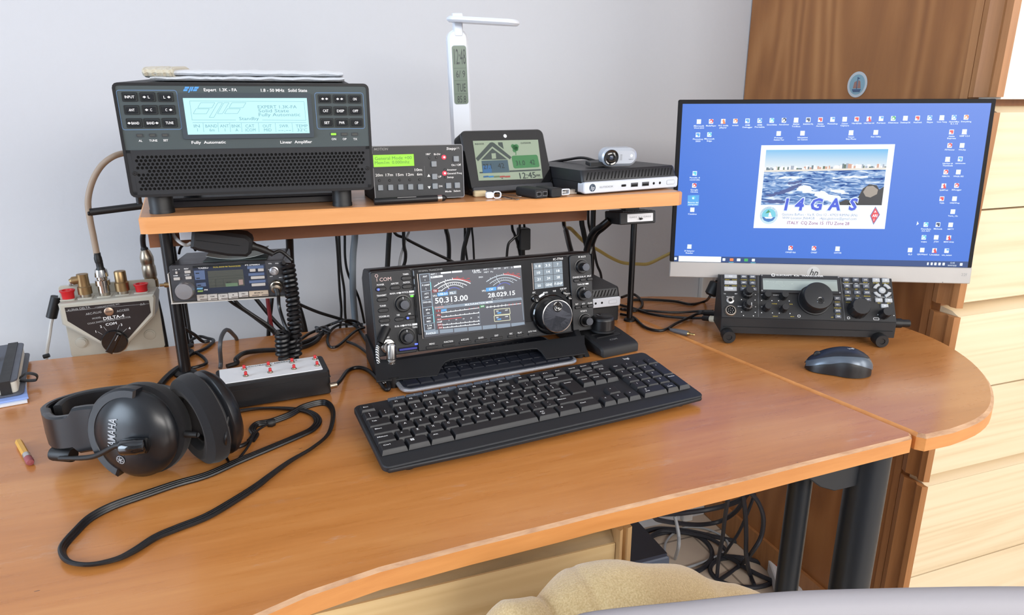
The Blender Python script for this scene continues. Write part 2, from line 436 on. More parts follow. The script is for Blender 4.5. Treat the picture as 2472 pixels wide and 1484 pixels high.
# rounded side piece
lobe = [(0.6835, 0.513), (0.731, 0.507)]
lobe_pts = [(0.782, 0.515), (0.830, 0.533), (0.876, 0.563), (0.920, 0.602), (0.962, 0.655), (0.994, 0.718), (1.008, 0.775), (1.008, 0.835), (0.993, 0.895), (0.962, 0.955), (0.915, 1.01), (0.868, 1.05), (0.82, 1.082), (0.767, 1.115), (0.72, 1.135), (0.683, 1.146), (0.64, 1.149), (0.5855, 1.149), (0.6095, 0.992), (0.6835, 0.521)]
sm = spline([Vector((a, b, 0)) for a, b in [(0.731, 0.507)] + lobe_pts[:17]], 3)
lobe_poly = [(0.6835, 0.515), (0.690, 0.507)] + [(v.x, v.y) for v in sm] + lobe_pts[17:]
DESK2 = wood('side_beech', [(0.25, srgb(168, 106, 54)), (0.5, srgb(188, 124, 68)), (0.75, srgb(204, 144, 88))], (1.6, 14, 14), rough=0.26, coat=0.35, dist=0.6, fine=90, rot=-14)
side = thing('desk_extension', 'half-round beech desk end piece carrying the mouse and monitor', 'desk extension', (0.8, 0.8, -0.74))
onto(slab(MB(), lobe_poly, -0.020, 0, DESK2, EDGE, WORN, 0.004).build('desktop'), side)
onto(MB().box(0.50, 0.93, 0.90, 0.925, -0.032, -0.0203, DARKM).build('support_bar'), side)

# ======================= drawer pedestal below the desk =======================
ASH = wood('pale_ash', [(0.2, srgb(206, 172, 118)), (0.45, srgb(222, 192, 140)), (0.8, srgb(232, 205, 155))], (1.2, 20, 42), rough=0.5, dist=0.4, fine=60, rings=(80, (0.7, 1, 22), 0.28))
OLIVE = wood('olive_wood', [(0.3, srgb(128, 105, 66)), (0.7, srgb(156, 128, 84))], (4, 30, 30), rough=0.5)
TRIM = wood('brown_trim', [(0.3, srgb(158, 106, 62)), (0.7, srgb(184, 130, 82))], (30, 30, 2.5), rough=0.42)
TRIMP = wood('pale_trim', [(0.3, srgb(176, 140, 92)), (0.7, srgb(204, 166, 116))], (30, 30, 2.5), rough=0.42)
ped = thing('drawer_pedestal', 'pale ash drawer pedestal tucked under the desk front', 'drawer unit', (0.02, 0.78, FZ))
onto(MB().box(-0.28, 0.320, 0.545, 1.04, FZ + 0.01, -0.0245, ASH).build('body'), ped)
zt = -0.048
for k in range(3):
    z1 = zt - k * 0.225; z0 = z1 - 0.215
    mb = MB(); mb.box(-0.278, 0.302, 0.528, 0.5449, z0, z1 - 0.014, ASH)
    # finger groove along the top of the drawer front
    mb.prism([(0.530, z1 - 0.014), (0.536, z1 - 0.004), (0.5449, z1), (0.5449, z1 - 0.0139)], -0.278, 0.302, OLIVE, plane='yz')
    d = onto(mb.build('drawer_front'), ped)
    mb = MB()
    mb.prism([(0.302, 0.5449), (0.302, 0.530), (0.305, 0.524), (0.309, 0.526), (0.311, 0.531), (0.315, 0.526), (0.320, 0.527), (0.320, 0.5449)], z0, z1 + 0.002, TRIMP, plane='xy')
    t = mb.build('handle_strip'); t.parent = d; t.matrix_parent_inverse = Matrix.Identity(4)

# ======================= tall cupboard and its drawers on the right =======================
OAK = wood('oak_veneer', [(0.2, srgb(128, 80, 42)), (0.5, srgb(156, 102, 56)), (0.8, srgb(180, 126, 76))], (22, 9, 1.6), rough=0.42, dist=1.2, fine=45, rings=(75, (1, 6, 1.1), 0.32))
DFR = wood('drawer_ash', [(0.2, srgb(205, 180, 140)), (0.45, srgb(226, 206, 172)), (0.8, srgb(236, 220, 190))], (1.0, 14, 34), rough=0.42, dist=0.6, fine=60, rings=(70, (0.5, 1, 16), 0.20))
ward = thing('wardrobe', 'tall brown oak cupboard with pale ash drawer fronts beside the monitor', 'cupboard', (1.6, 1.1, FZ))
XW, YW = 1.085, 0.797
onto(MB().box(XW, XW + 0.022, YW + 0.0201, WY - 0.003, FZ + 0.002, 1.5, OAK).build('side_panel', label='brown oak veneer side panel'), ward)
onto(MB().box(XW + 0.0221, 2.2, YW + 0.02, WY - 0.003, FZ + 0.002, 1.5, OAK).build('body'), ward)
onto(MB().box(XW - 0.008, XW - 0.0001, YW + 0.06, WY - 0.003, FZ + 0.002, FZ + 0.075, TRIM).build('plinth_strip'), ward)
onto(MB().box(XW - 0.003, XW - 0.0001, YW + 0.0365, YW + 0.050, FZ + 0.002, 1.5, TRIM).build('frame_strip', label='lighter brown frame strip'), ward)
# door and drawers: (bottom, top) with grip ledges between pairs
UPW = mat('upper_door_white', srgb(236, 228, 214), 0.45, bump=(14, 0.1, 0.002))
mb = MB(); mb.box(XW + 0.0004, 2.18, YW - 0.016, YW + 0.0199, 0.372, 1.49, UPW); onto(mb.build('door', label='pale upper door'), ward)
for (z0, z1, top, bot) in ((0.202, 0.352, 1, 0), (0.045, 0.199, 0, 1), (-0.121, 0.020, 1, 0), (-0.281, -0.124, 0, 1), (-0.50, -0.305, 1, 0), (-0.72, -0.503, 0, 1)):
    mb = MB(); mb.box(XW + 0.0004, 2.18, YW - 0.016, YW + 0.0199, z0, z1, DFR)
    if top: mb.prism([(YW - 0.015, z1), (YW - 0.002, z1 + 0.007), (YW + 0.0199, z1 + 0.010), (YW + 0.0199, z1)], XW + 0.0004, 2.18, OLIVE if 0 else DFR, plane='yz')
    if bot: mb.prism([(YW - 0.015, z0), (YW - 0.002, z0 - 0.007), (YW + 0.0199, z0 - 0.010), (YW + 0.0199, z0)], XW + 0.0004, 2.18, DFR, plane='yz')
    onto(mb.build('drawer_front'), ward)
for (z0, z1) in ((0.375, 1.49), (0.036, 0.352), (-0.293, 0.020), (-0.73, -0.303)):
    mb = MB()
    mb.prism([(XW - 0.0001, YW + 0.036), (XW - 0.005, YW + 0.034), (XW - 0.010, YW + 0.022), (XW - 0.006, YW + 0.010), (XW - 0.005, YW + 0.002), (XW - 0.011, YW - 0.006), (XW - 0.010, YW - 0.016), (XW - 0.0001, YW - 0.020)], z0, z1, TRIM, 0, 'xy')
    onto(mb.build('handle_strip', label='brown wooden grip strip'), ward)
# round sticker on the cupboard side
st = thing('sticker', 'round blue sailing ship sticker on the brown oak cupboard side', 'sticker', (XW - 0.0006, ONX(2070, 204, XW).y, ONX(2070, 204, XW).z), frame(-90))
mb = MB(); r = 0.0235
STB = mat('sticker_silver', srgb(190, 196, 200), 0.35, 0.2); STI = mat('sticker_blue', srgb(128, 160, 172), 0.4); STR = mat('sticker_ship', srgb(150, 110, 100), 0.5); STD = mat('sticker_dark', srgb(70, 90, 120), 0.5)
mb.cyl(0, 0, r, 0.0002, -0.0003, STB, n=40)
mb.prism(circ(0, 0, r * 0.78, 36), -0.0003, -0.0005, STI)
mb.prism([(-0.0110, -0.0083), (0.0110, -0.0083), (0.0083, -0.0138), (-0.0076, -0.0138)], -0.0005, -0.0007, STD)
mb.prism([(-0.0090, -0.0069), (0.0000, -0.0069), (-0.0014, 0.0069), (-0.0069, 0.0041)], -0.0005, -0.0007, STR)
mb.prism([(0.0014, -0.0069), (0.0097, -0.0069), (0.0069, 0.0055), (0.0021, 0.0083)], -0.0005, -0.0007, STR)
mb.prism([(-0.0007, -0.0083), (0.0007, -0.0083), (0.0007, 0.0138), (-0.0007, 0.0138)], -0.0005, -0.0007, STD)
mb.prism([(0.0007, 0.0131), (0.0062, 0.0110), (0.0007, 0.0090)], -0.0005, -0.0007, STD)
o = mb.build('badge', st)

# ======================= raised shelf =======================
SH = wood('shelf_beech', [(0.3, srgb(184, 124, 78)), (0.7, srgb(208, 150, 102))], (1.5, 18, 18), rough=0.3, dist=0.5, fine=45)
SHE = wood('shelf_edge', [(0.3, srgb(204, 138, 80)), (0.7, srgb(224, 162, 104))], (3, 30, 30), rough=0.4, dist=0.4, fine=50)
UND = wood('shelf_rail_wood', [(0.3, srgb(120, 72, 42)), (0.7, srgb(146, 92, 56))], (3, 25, 25), rough=0.5)
STOP = 0.241
shelf = thing('raised_shelf', 'raised beech shelf on black poles carrying the amplifier', 'shelf', (0.22, 1.0, 0))
sp = [(-0.139, 0.893), (-0.130, 0.889), (0.580, 0.874), (0.590, 0.882), (0.602, 1.195), (-0.168, 1.195)]
onto(slab(MB(), sp, 0.2215, STOP, SH, SHE, None, 0.002).build('shelf_board'), shelf)
onto(MB().box(-0.150, 0.500, 1.018, 1.036, 0.182, 0.2214, UND).build('rail'), shelf)
def pole(x, y, z1=0.2213, r=0.0115):
    mb = MB(); mb.lathe([(r, 0.0), (r, z1)], mat('pole_black', srgb(20, 20, 22), 0.3, 0.2), (x, y, 0), n=20)
    mb.lathe([(r * 1.9, 0.0), (r * 1.9, 0.003), (r * 1.05, 0.006)], RUB, (x, y, 0), n=24)
    return onto(mb.build('leg'), shelf)
pole(-0.128, 1.008, r=0.0078); pole(0.586, 1.012, r=0.0052); pole(0.571, 1.136, r=0.0048); pole(-0.138, 1.134, r=0.006)
# ======================= linear amplifier on the shelf =======================
AF = mat('amp_face_grey', srgb(64, 74, 76), 0.55); AFD = mat('amp_grille_metal', srgb(29, 31, 35), 0.55); ABL = mat('amp_outline_blue', srgb(98, 130, 170), 0.5)
AM = frame(-4.4, 3.0); AL = (-0.1450, 0.9093, 0.2628)
amp = thing('radio_amplifier', 'large grey and black radio amplifier with a lit blue-white screen on the shelf', 'amplifier', AL, AM)
P = Pane(AL, AM, 240, 160, 3.6353); AW, AH = 0.28, 0.128
mb = MB()
mb.rr(0.131, AH / 2, 0.260, AH, 0.005, 0.20, 0.003, BLKM, 0.0008); mb.rr(AW / 2, AH / 2, AW, AH, 0.006, 0.0035, 0.0, BLKM)
mb.frame_rect(AW / 2, AH / 2, AW, AH, 0.006, 0.0030, 0.0, -0.0035, BLK)
body = mb.build('case', amp)
zs = P(1300, 716)[1]
mb = MB(); mb.box(0.003, AW - 0.003, -0.0025, -0.0002, zs, AH - 0.003, AF)
# SPE style logo: slanted blue letter blocks
def sp_logo(mb, x, z, w, h, m, y, outline=False):
    def bar(a, b, c, d, sl=0.18):
        q = [(x + (a + sl * c) * w, z + c * h), (x + (b + sl * c) * w, z + c * h), (x + (b + sl * d) * w, z + d * h), (x + (a + sl * d) * w, z + d * h)]
        if not outline: mb.face([(p[0], y, p[1]) for p in q], m)
        else:
            for i in range(4):
                p0, p1 = q[i], q[(i + 1) % 4]; dx, dz = p1[0] - p0[0], p1[1] - p0[1]; l = math.hypot(dx, dz); nx, nz = -dz / l * 0.00018, dx / l * 0.00018
                mb.face([(p0[0] - nx, y, p0[1] - nz), (p1[0] - nx, y, p1[1] - nz), (p1[0] + nx, y, p1[1] + nz), (p0[0] + nx, y, p0[1] + nz)], m)
    bar(0.02, 0.30, 0.58, 0.98); bar(0.0, 0.26, 0.12, 0.50)
    bar(0.36, 0.45, -0.18, 0.98); bar(0.48, 0.58, 0.12, 0.98)
    bar(0.64, 0.92, 0.58, 0.98); bar(0.62, 0.88, 0.12, 0.50)
lx, lz = P(735, 222); w, h = P.sz(810, 200, 135, 44)
sp_logo(mb, lx, lz, w, h, mat('logo_blue', srgb(80, 150, 215), 0.5), -0.0027)
ptext(mb, P, 'Expert  1.3K - FA', 1064, 205, 290, 26, INK, -0.0027, True)
ptext(mb, P, '1.8 - 50 MHz   Solid State', 1622, 210, 405, 26, INK, -0.0027, True)
ptext(mb, P, 'Fully  Automatic', 962, 664, 300, 24, INK, -0.0027, True)
ptext(mb, P, 'Linear  Amplifier', 1728, 661, 278, 24, INK, -0.0027, True)
for (u, v, t) in ((365, 651, 'AL'), (477, 649, 'TUNE'), (586, 647, 'SET'), (2057, 636, 'ON'), (2151, 636, 'OP'), (2244, 636, 'TX')):
    ptext(mb, P, t, u, v, None, 18, INK, -0.0027, True)
prect(mb, P, 445, 383, 530, 345, ABL, -0.0028, 0.003, 0.0006)
prect(mb, P, 2112, 390, 425, 318, ABL, -0.0028, 0.003, 0.0006)
prect(mb, P, 1309, 436, 1130, 372, ABL, -0.0028, 0.003, 0.0006)
mb.build('front_panel', amp, 'grey upper front panel with white lettering')
# keys
def amp_btn(u, v, wp, hp, t, arrow=None):
    mb = MB(); x, z = P(u, v); w, h = P.sz(u, v, wp, hp)
    mb.frame_rect(x, z, w * 1.06, h * 1.08, 0.0012, 0.0009, -0.0026, -0.0036, BLK)
    mb.rr(x, z, w * 0.82, h * 0.74, 0.0008, -0.0026, -0.0042, GLOSS, 0.0003)
    hh = P.sz(u, v, 10, 22)[1]
    tw = len(t) * hh * 0.72
    if t: mb.text(t, x + (0.0012 if arrow == 'l' else (-0.0012 if arrow == 'r' else 0)), z, hh, INK, y=-0.0044, bold=True, w=min(tw, w * (0.62 if arrow else 0.72)))
    a = h * 0.14
    def dia(cx): mb.face([(cx - a * 1.4, -0.0044, z), (cx, -0.0044, z - a), (cx + a * 1.4, -0.0044, z), (cx, -0.0044, z + a)], INK)
    if arrow == 'l': dia(x - w * (0.33 if len(t) > 2 else 0.22))
    if arrow == 'r': dia(x + w * (0.33 if len(t) > 2 else 0.22))
    if arrow == 'lr': dia(x - w * 0.16); dia(x + w * 0.16)
    mb.build('button', amp)
for a in ((272, 267, 130, 76, 'INPUT'), (430, 268, 130, 76, 'L', 'l'), (587, 269, 130, 76, 'L', 'r'), (291, 381, 130, 76, 'ANT'), (450, 380, 130, 76, 'C', 'l'), (603, 380, 130, 76, 'C', 'r'), (313, 496, 134, 76, 'BAND', 'l'), (467, 495, 134, 76, 'BAND', 'r'), (622, 493, 126, 76, 'TUNE'),
          (1976, 284, 108, 70, '', 'lr'), (2107, 285, 108, 70, '', 'lr'), (2239, 286, 108, 70, 'ON'), (1985, 388, 110, 72, 'CAT'), (2115, 389, 110, 72, 'DISP'), (2245, 389, 110, 72, 'OFF'), (1996, 492, 112, 72, 'SET'), (2127, 492, 112, 72, 'PWR'), (2254, 493, 108, 72, 'OP')):
    amp_btn(*a)
for (u, v, on) in ((357, 604, 0), (470, 602, 0), (580, 602, 0), (2054, 593, 1), (2147, 593, 0), (2239, 593, 0)):
    mb = MB(); x, z = P(u, v); w, h = P.sz(u, v, 56, 28)
    mb.frame_rect(x, z, w, h, 0.0006, 0.0007, -0.0026, -0.0034, DGREY); mb.rr(x, z, w - 0.0014, h - 0.0014, 0.0004, -0.0026, -0.0032, E('led_green', srgb(150, 240, 60), 1.3) if on else mat('led_off', srgb(70, 72, 68), 0.4))
    mb.build('indicator_lamp', amp, 'lit green lamp' if on else None)
# screen
mb = MB(); x, z = P(1307, 435); w, h = P.sz(1307, 435, 1074, 312)
mb.frame_rect(x, z, w + 0.010, h + 0.010, 0.002, 0.005, -0.0026, -0.0046, mat('bezel_slate', srgb(54, 64, 72), 0.45))
mb.rect(x, z, w, h, -0.0029, E('amp_lcd', srgb(188, 240, 246), 1.0))
LK = E('amp_lcd_ink', srgb(112, 158, 172), 1.0)
def T(t, u, v, hp=28, wp=None): ptext(mb, P, t, u, v, wp, hp, LK, -0.0031)
T('EXPERT 1.3K-FA', 1562, 354, 28, 340); T('Solid State', 1530, 388, 28, 268); T('Fully Automatic', 1582, 422, 28, 362); T('Standby', 1315, 456, 28, 172)
for (t1, t2, u) in (('IN', '1', 858), ('BAND', '6m', 985), ('ANT', '1', 1100), ('BNK', 'A', 1202), ('CAT', 'ICOM', 1322), ('OUT', 'MID', 1473), ('SWR', '--.--', 1620), ('TEMP', "32'C", 1775)):
    T(t1, u, 521, 26, len(t1) * 26); T(t2, u + 6, 556, 26, len(t2) * 22)
def line(u0, v0, u1, v1, t=0.00035, m=LK, y=-0.0031, PP=None, mbb=None):
    q0, q1 = (PP or P)(u0, v0), (PP or P)(u1, v1); dx, dz = q1[0] - q0[0], q1[1] - q0[1]; l = math.hypot(dx, dz) or 1; nx, nz = -dz / l * t / 2, dx / l * t / 2
    (mbb or mb).face([(q0[0] - nx, y, q0[1] - nz), (q1[0] - nx, y, q1[1] - nz), (q1[0] + nx, y, q1[1] + nz), (q0[0] + nx, y, q0[1] + nz)], m)
line(795, 302, 1796, 309); line(795, 302, 817, 470); line(1796, 309, 1812, 472); line(817, 470, 1200, 470); line(1430, 470, 1812, 472); line(820, 492, 1815, 492)
for u in (912, 1042, 1146, 1246, 1396, 1543, 1690): line(u, 495, u + 8, 574)
lx, lz = P(820, 436); w2, h2 = P.sz(1060, 380, 440, 110); sp_logo(mb, lx, lz + 0.001, w2, h2, LK, -0.0031, True)
mb.build('screen', amp, 'lit blue-white display')
# perforated grille: hexagonal cells with real holes
mb = MB()
gx0, gz0 = P(345, 1105); gx1, _ = P(2350, 1045); _, gz1 = P(300, 745)
x0_, _q = P(290, 760); x1_, _q = P(2335, 740)
pitch = (gx1 - gx0) / 56.0; rowh = pitch * 0.866; rc = pitch / math.sqrt(3); zc0 = 0.0095; nrow = int((zs - 0.0135) / rowh)
hexs = [(rc * math.cos(R_(30 + 60 * k)), rc * math.sin(R_(30 + 60 * k))) for k in range(6)]
for j in range(-1, nrow + 2):
    for i in range(-1, 61):
        cx = 0.0125 + i * pitch + (pitch / 2 if j % 2 else 0); cz = zc0 + j * rowh
        hole = 0 <= j <= nrow and cx > 0.0105 and cx < AW - 0.0105 and not (i < 2 and 4 < j < nrow - 3)  and not (cx > AW - 0.018 and 4 < j < nrow - 3)
        if cx - pitch / 2 < 0.0032 or cx + pitch / 2 > AW - 0.0032: continue
        if hole:
            o = [(cx + a, cz + b) for a, b in hexs]; o2 = []
            for k in range(6): o2 += [o[k], ((o[k][0] + o[(k + 1) % 6][0]) / 2, (o[k][1] + o[(k + 1) % 6][1]) / 2)]
            inn = [(cx + pitch * 0.36 * math.cos(R_(30 + 30 * k)), cz + pitch * 0.36 * math.sin(R_(30 + 30 * k))) for k in range(12)]
            vs = [(p[0], -0.0030, p[1]) for p in o2] + [(p[0], -0.0030, p[1]) for p in inn] + [(p[0], -0.0016, p[1]) for p in inn]
            fs = []
            for k in range(12):
                l = (k + 1) % 12; fs += [(k, l, 12 + l, 12 + k), (12 + k, 12 + l, 24 + l, 24 + k)]
            mb.add(vs, fs, AFD)
        else:
            mb.face([(cx + a, -0.0030, cz + b) for a, b in hexs], AFD)
mb.rect(AW / 2, zs / 2 + 0.0015, AW - 0.006, zs - 0.003, -0.0012, HOLE)
for (a, b, c, d) in ((0.003, AW - 0.003, zs - 0.0035, zs), (0.003, AW - 0.003, 0.003, zc0 - rc * 0.98), (0.003, 0.0078, 0.003, zs), (AW - 0.0078, AW - 0.003, 0.003, zs)):
    mb.box(a, b, -0.0031, -0.0013, c, d, AFD)
for (u, v) in ((315, 935), (2350, 890)):
    x, z = P(u, v); mb.cyl(x, z, 0.0024, -0.0029, -0.0042, BLK, 0.0004, 16); mb.rect(x, z, 0.0022, 0.0005, -0.00425, HOLE); mb.rect(x, z, 0.0005, 0.0022, -0.00426, HOLE)
mb.build('grille', amp, 'black perforated grille')
# feet (front ones tall rubber cylinders), standing straight on the shelf
AMi = Matrix.Translation(AL) @ AM.to_4x4()
for (fx, fy, rr_) in ((0.027, 0.018, 0.0138), (0.240, 0.018, 0.0122), (0.035, 0.19, 0.012), (0.245, 0.19, 0.012)):
    wp = AMi @ Vector((fx, fy, 0)); mb = MB(AMi.inverted())
    mb.lathe([(rr_ * 1.02, STOP), (rr_ * 1.02, STOP + 0.004), (rr_ * 0.97, STOP + 0.005), (rr_, wp.z - 0.0004)], RUB, (wp.x, wp.y, 0), n=28)
    mb.build('foot', amp)
# dark flat tray below the amplifier
tr = thing('tray', 'flat black tray lying on the shelf beneath the amplifier', 'tray', (-0.02, 1.03, STOP), frame(-3))
mb = MB(); mb.prism(rrect(0.01, 0.0, 0.215, 0.15, 0.008), 0.0, 0.009, mat('tray_black', srgb(26, 22, 24), 0.35), 0.001, 'xy'); mb.build('base', tr)
mb = MB(); mb.box(-0.0975, 0.1175, -0.072, -0.068, 0.0085, 0.0118, mat('tray_black', (0, 0, 0))); mb.build('lip', tr)

# folded grey towel on top of the amplifier
def cloth_mat(name, c, c2, sc=700):
    m = mat(name, c, 0.95, bump=(sc, 0.7, 0.0012), sheen=0.3); return m
TOW = cloth_mat('towel_grey', srgb(212, 215, 220), None)
TOWB = cloth_mat('towel_beige', srgb(196, 188, 168), None)
tw = thing('folded_towel', 'folded pale grey towel laid on top of the amplifier', 'towel', AMi @ Vector((0.035, 0.02, AH)), AM)
def fold(x0, x1, y0, y1, z0, th, m, name, seed):
    rnd = random.Random(seed); nx, n = 36, 14; vs = []; fs = []
    for i in range(nx + 1):
        x = x0 + (x1 - x0) * i / nx
        e = 0.75 + 0.25 * math.sin(PI * min(1, min(i, nx - i) / 2.0) / 2)
        a = 0.0006 * math.sin(i * 0.9 + seed) + rnd.uniform(-1, 1) * 0.0007
        for k in range(n):
            t = 2 * PI * k / n; c_, s_ = math.cos(t), math.sin(t)
            sy = math.copysign(abs(c_) ** 0.35, c_); sz = math.copysign(abs(s_) ** 0.7, s_)
            vs.append((x, (y0 + y1) / 2 + sy * (y1 - y0) / 2 + a, z0 + th / 2 + sz * th / 2 * e + (a * 0.7 if s_ > 0 else 0)))
    for i in range(nx):
        for k in range(n):
            l = (k + 1) % n; fs.append((i * n + k, i * n + l, (i + 1) * n + l, (i + 1) * n + k))
    fs.append(tuple(range(n))); fs.append(tuple(range(nx * n, nx * n + n))[::-1])
    return MB().add(vs, fs, m).build(name, tw)
fold(0.0, 0.218, 0.0, 0.15, 0.0004, 0.0070, TOW, 'lower_fold', 1)
fold(-0.001, 0.217, 0.001, 0.15, 0.0066, 0.0065, TOW, 'upper_fold', 4)
fold(-0.007, 0.026, -0.001, 0.12, 0.0040, 0.0125, TOWB, 'beige_fold', 2)

# ======================= antenna controller with green screen =======================
CL, CM = (0.1392, 0.918, 0.243), frame(0.5, -4)
ctl = thing('antenna_controller', 'black antenna controller with a green screen and two red lights beside the amplifier', 'controller', CL, CM)
P = Pane(CL, CM, 880, 320, 8.246); CW, CH = 0.1235, 0.0715
PB = mat('panel_black', srgb(27, 29, 34), 0.45)
mb = MB(); mb.rr(CW / 2, CH / 2, CW, CH, 0.003, 0.09, 0.0012, BLKM, 0.0003); mb.rr(CW / 2, CH / 2, CW, CH, 0.003, 0.0012, 0, PB, 0.0005)
mb.frame_rect(CW / 2, CH / 2, CW, CH, 0.003, 0.0009, 0.0, -0.0006, mat('pale_edge', srgb(130, 130, 134), 0.4))
def T(t, u, v, hp, wp=None, m=INK, b=True, sl=0): ptext(mb, P, t, u, v, wp, hp, m, -0.0003, b, sl)
T('MOTION', 322, 328, 50, 275, INKD, True, 0.2)
T('Stepp', 1722, 315, 50, 190, INK, True, 0.15); T('IR', 1858, 308, 44, 72, INKD, False, 0.1)
T('180°', 1268, 428, 36, 96); T('Bi-Dir', 1448, 428, 36, 136); T('On / Off', 1822, 642, 40, 190)
T('Amateur', 1735, 738, 32, 195); T('General Freq', 1788, 808, 34, 290); T('Setup', 1708, 885, 34, 130)
T('UP', 1497, 875, 38, 66); T('DN', 1515, 1065, 38, 66); T('Mode', 1668, 1168, 34, 125); T('Select', 1840, 1158, 34, 135)
for (t, u, v) in (('20m', 290, 845), ('17m', 492, 840), ('15m', 700, 836), ('12m', 903, 832), ('6m', 1094, 826), ('10m', 1070, 738)): T(t, u, v, 52, 148 if len(t) > 2 else 104)
line(1190, 665, 1203, 885, 0.0003, MGREY, -0.0003, P, mb)
for (u, v, s) in ((1278, 855, 1), (1287, 1090, -1)):
    x, z = P(u, v); a = 0.0022; mb.face([(x - a, -0.0003, z - s * a * 0.7), (x + a, -0.0003, z - s * a * 0.7), (x, -0.0003, z + s * a)], INK)
mb.build('case', ctl)
mb = MB(); x0, z0 = P(990, 660); x1, z1 = P(985, 425); w = x0 - 0.0012; zc = (z0 + z1) / 2; hh = z1 - z0
mb.frame_rect(x0 - w / 2, zc, w + 0.003, hh + 0.003, 0.001, 0.0015, 0.0, -0.0009, BLK); mb.rect(x0 - w / 2, zc, w, hh, -0.0003, E('lime_lcd', srgb(150, 225, 25), 1.0))
LG = E('lime_ink', srgb(62, 130, 24), 0.9)
ptext(mb, P, 'General Mode +00', 572, 505, 735, 62, LG, -0.0005); ptext(mb, P, 'Mem1m  0.000mhz', 550, 590, 690, 62, LG, -0.0005)
mb.build('screen', ctl, 'lit lime green display')
BG = mat('button_grey', srgb(128, 134, 140), 0.4)
for (u, v) in ((313, 1097), (515, 1092), (716, 1085), (911, 1080), (1110, 1080), (1376, 624), (1819, 522), (1390, 875), (1399, 1064), (1668, 1055), (1841, 1047)):
    mb = MB(); x, z = P(u, v); w, h = P.sz(u, v, 104, 112); mb.rr(x, z, w, h, 0.0008, 0, -0.0026, BG, 0.0004); mb.build('button', ctl)
LOFF = mat('led_hole', srgb(12, 12, 14), 0.25); LR = E('led_red', (1.0, 0.03, 0.05), 3.0); LRC = E('led_red_core', (1.0, 0.45, 0.45), 3.0)
for (u, v, on) in ((295, 953, 0), (500, 948, 0), (700, 943, 0), (900, 939, 0), (1095, 935, 0), (1298, 500, 0), (1430, 496, 0), (1578, 490, 1), (1600, 738, 0), (1592, 808, 1), (1608, 885, 0)):
    mb = MB(); x, z = P(u, v)
    if on: mb.lathe([(0.0030, 0), (0.0030, 0.0008), (0.0022, 0.0020), (0.0010, 0.0026), (0, 0.0027)], LR, (x, 0, z), (0, -1, 0), 16); mb.cyl(x, z, 0.0013, -0.0020, -0.0028, LRC)
    else: mb.cyl(x, z, 0.0017, 0, -0.0008, LOFF, 0.0003, 16); mb.cyl(x, z, 0.0006, -0.0008, -0.0010, DGREY, 0, 10)
    mb.build('indicator_lamp', ctl, 'lit red lamp' if on else None)
for (fx, fy) in ((0.02, 0.012), (0.11, 0.012), (0.02, 0.08), (0.11, 0.08)):
    mb = MB((Matrix.Translation(CL) @ CM.to_4x4()).inverted()); wp = Matrix.Translation(CL) @ CM.to_4x4() @ Vector((fx, fy, 0))
    mb.lathe([(0.005, STOP), (0.005, wp.z + 0.0005)], RUB, (wp.x, wp.y, 0), n=16); mb.build('foot', ctl)

# ======================= weather display =======================
WL, WM = (0.2785, 0.9414, 0.2445), frame(9.8, -22.2)
wst = thing('weather_display', 'black weather display showing a house and tree beside the antenna controller', 'weather station', WL, WM)
P = Pane(WL, WM, 1100, 310, 8.246); W_, H_ = 0.1395, 0.0915
mb = MB(); mb.rr(W_ / 2, H_ / 2, W_, H_, 0.009, 0.022, 0.0, BLKM, 0.002); mb.rr(W_ / 2, H_ / 2, W_, H_, 0.009, 0.0, -0.003, GLOSS, 0.0015)
x, z = P(965, 165); mb.cyl(x, z, 0.0028, -0.003, -0.0036, WHITE, 0.0003, 16)
mb.build('case', wst)
mb = MB((Matrix.Translation(WL) @ WM.to_4x4()).inverted()); q = Matrix.Translation(WL) @ WM.to_4x4()
a0 = q @ Vector((0.02, 0.02, 0.02)); a1 = q @ Vector((0.12, 0.02, 0.02))
b0, b1 = (Vector((a.x, a.y + 0.035, STOP + 0.0027)) for a in (a0, a1)); mb.tube([a0, b0, b1, a1], 0.0025, BLK, 8, 0)
mb.build('stand', wst)
# tilted foot strip
mb = MB(); x, z = P(1090, 1215); mb.rr(W_ * 0.5, 0.0035, W_ * 0.97, 0.009, 0.003, 0.012, -0.0046, DGREY, 0.001); mb.build('lower_rim', wst)
mb = MB(); cx, cz = P(1010, 645); w, h = P.sz(1010, 645, 1300, 790); TLx, _ = P(325, 260)
LC = mat('weather_lcd', srgb(146, 160, 140), 0.18)
c4 = [P(322, 262), P(1618, 238), P(1712, 1010), P(440, 1052)]
mb.add([(p[0], -0.0033, p[1]) for p in c4], [(0, 1, 2, 3)], LC, flat=True)
def poly(pts, m, y=-0.0035, PP=None, mbb=None): (mbb or mb).face([((PP or P)(u, v)[0], y, (PP or P)(u, v)[1]) for u, v in pts], m)
GD = mat('lcd_dark', srgb(62, 72, 70), 0.3); GDB = mat('lcd_blue', srgb(50, 95, 140), 0.3); GG = mat('lcd_green', srgb(60, 118, 72), 0.3); GI = mat('lcd_ink', srgb(34, 46, 48), 0.3); GSL = mat('lcd_slate', srgb(62, 84, 96), 0.3); GR = mat('lcd_red', srgb(150, 70, 62), 0.3)
poly([(380, 610), (660, 300), (705, 290), (745, 305), (1088, 585), (1060, 632), (708, 372), (425, 668)], GD)
poly([(490, 640), (708, 412), (1005, 630)], GD); poly([(820, 292), (910, 290), (935, 425), (830, 345)], GD)
poly([(495, 660), (1012, 640), (1050, 885), (520, 905)], GSL, -0.0036); poly([(515, 760), (690, 750), (700, 895), (520, 905)], GDB, -0.0037)
poly([(690, 512), (775, 508), (785, 612), (702, 620)], LC, -0.0036)
poly([(455, 880), (520, 878), (520, 906), (460, 908)], GD, -0.0036); poly([(1050, 850), (1670, 822), (1672, 850), (1055, 882)], GD, -0.0036)
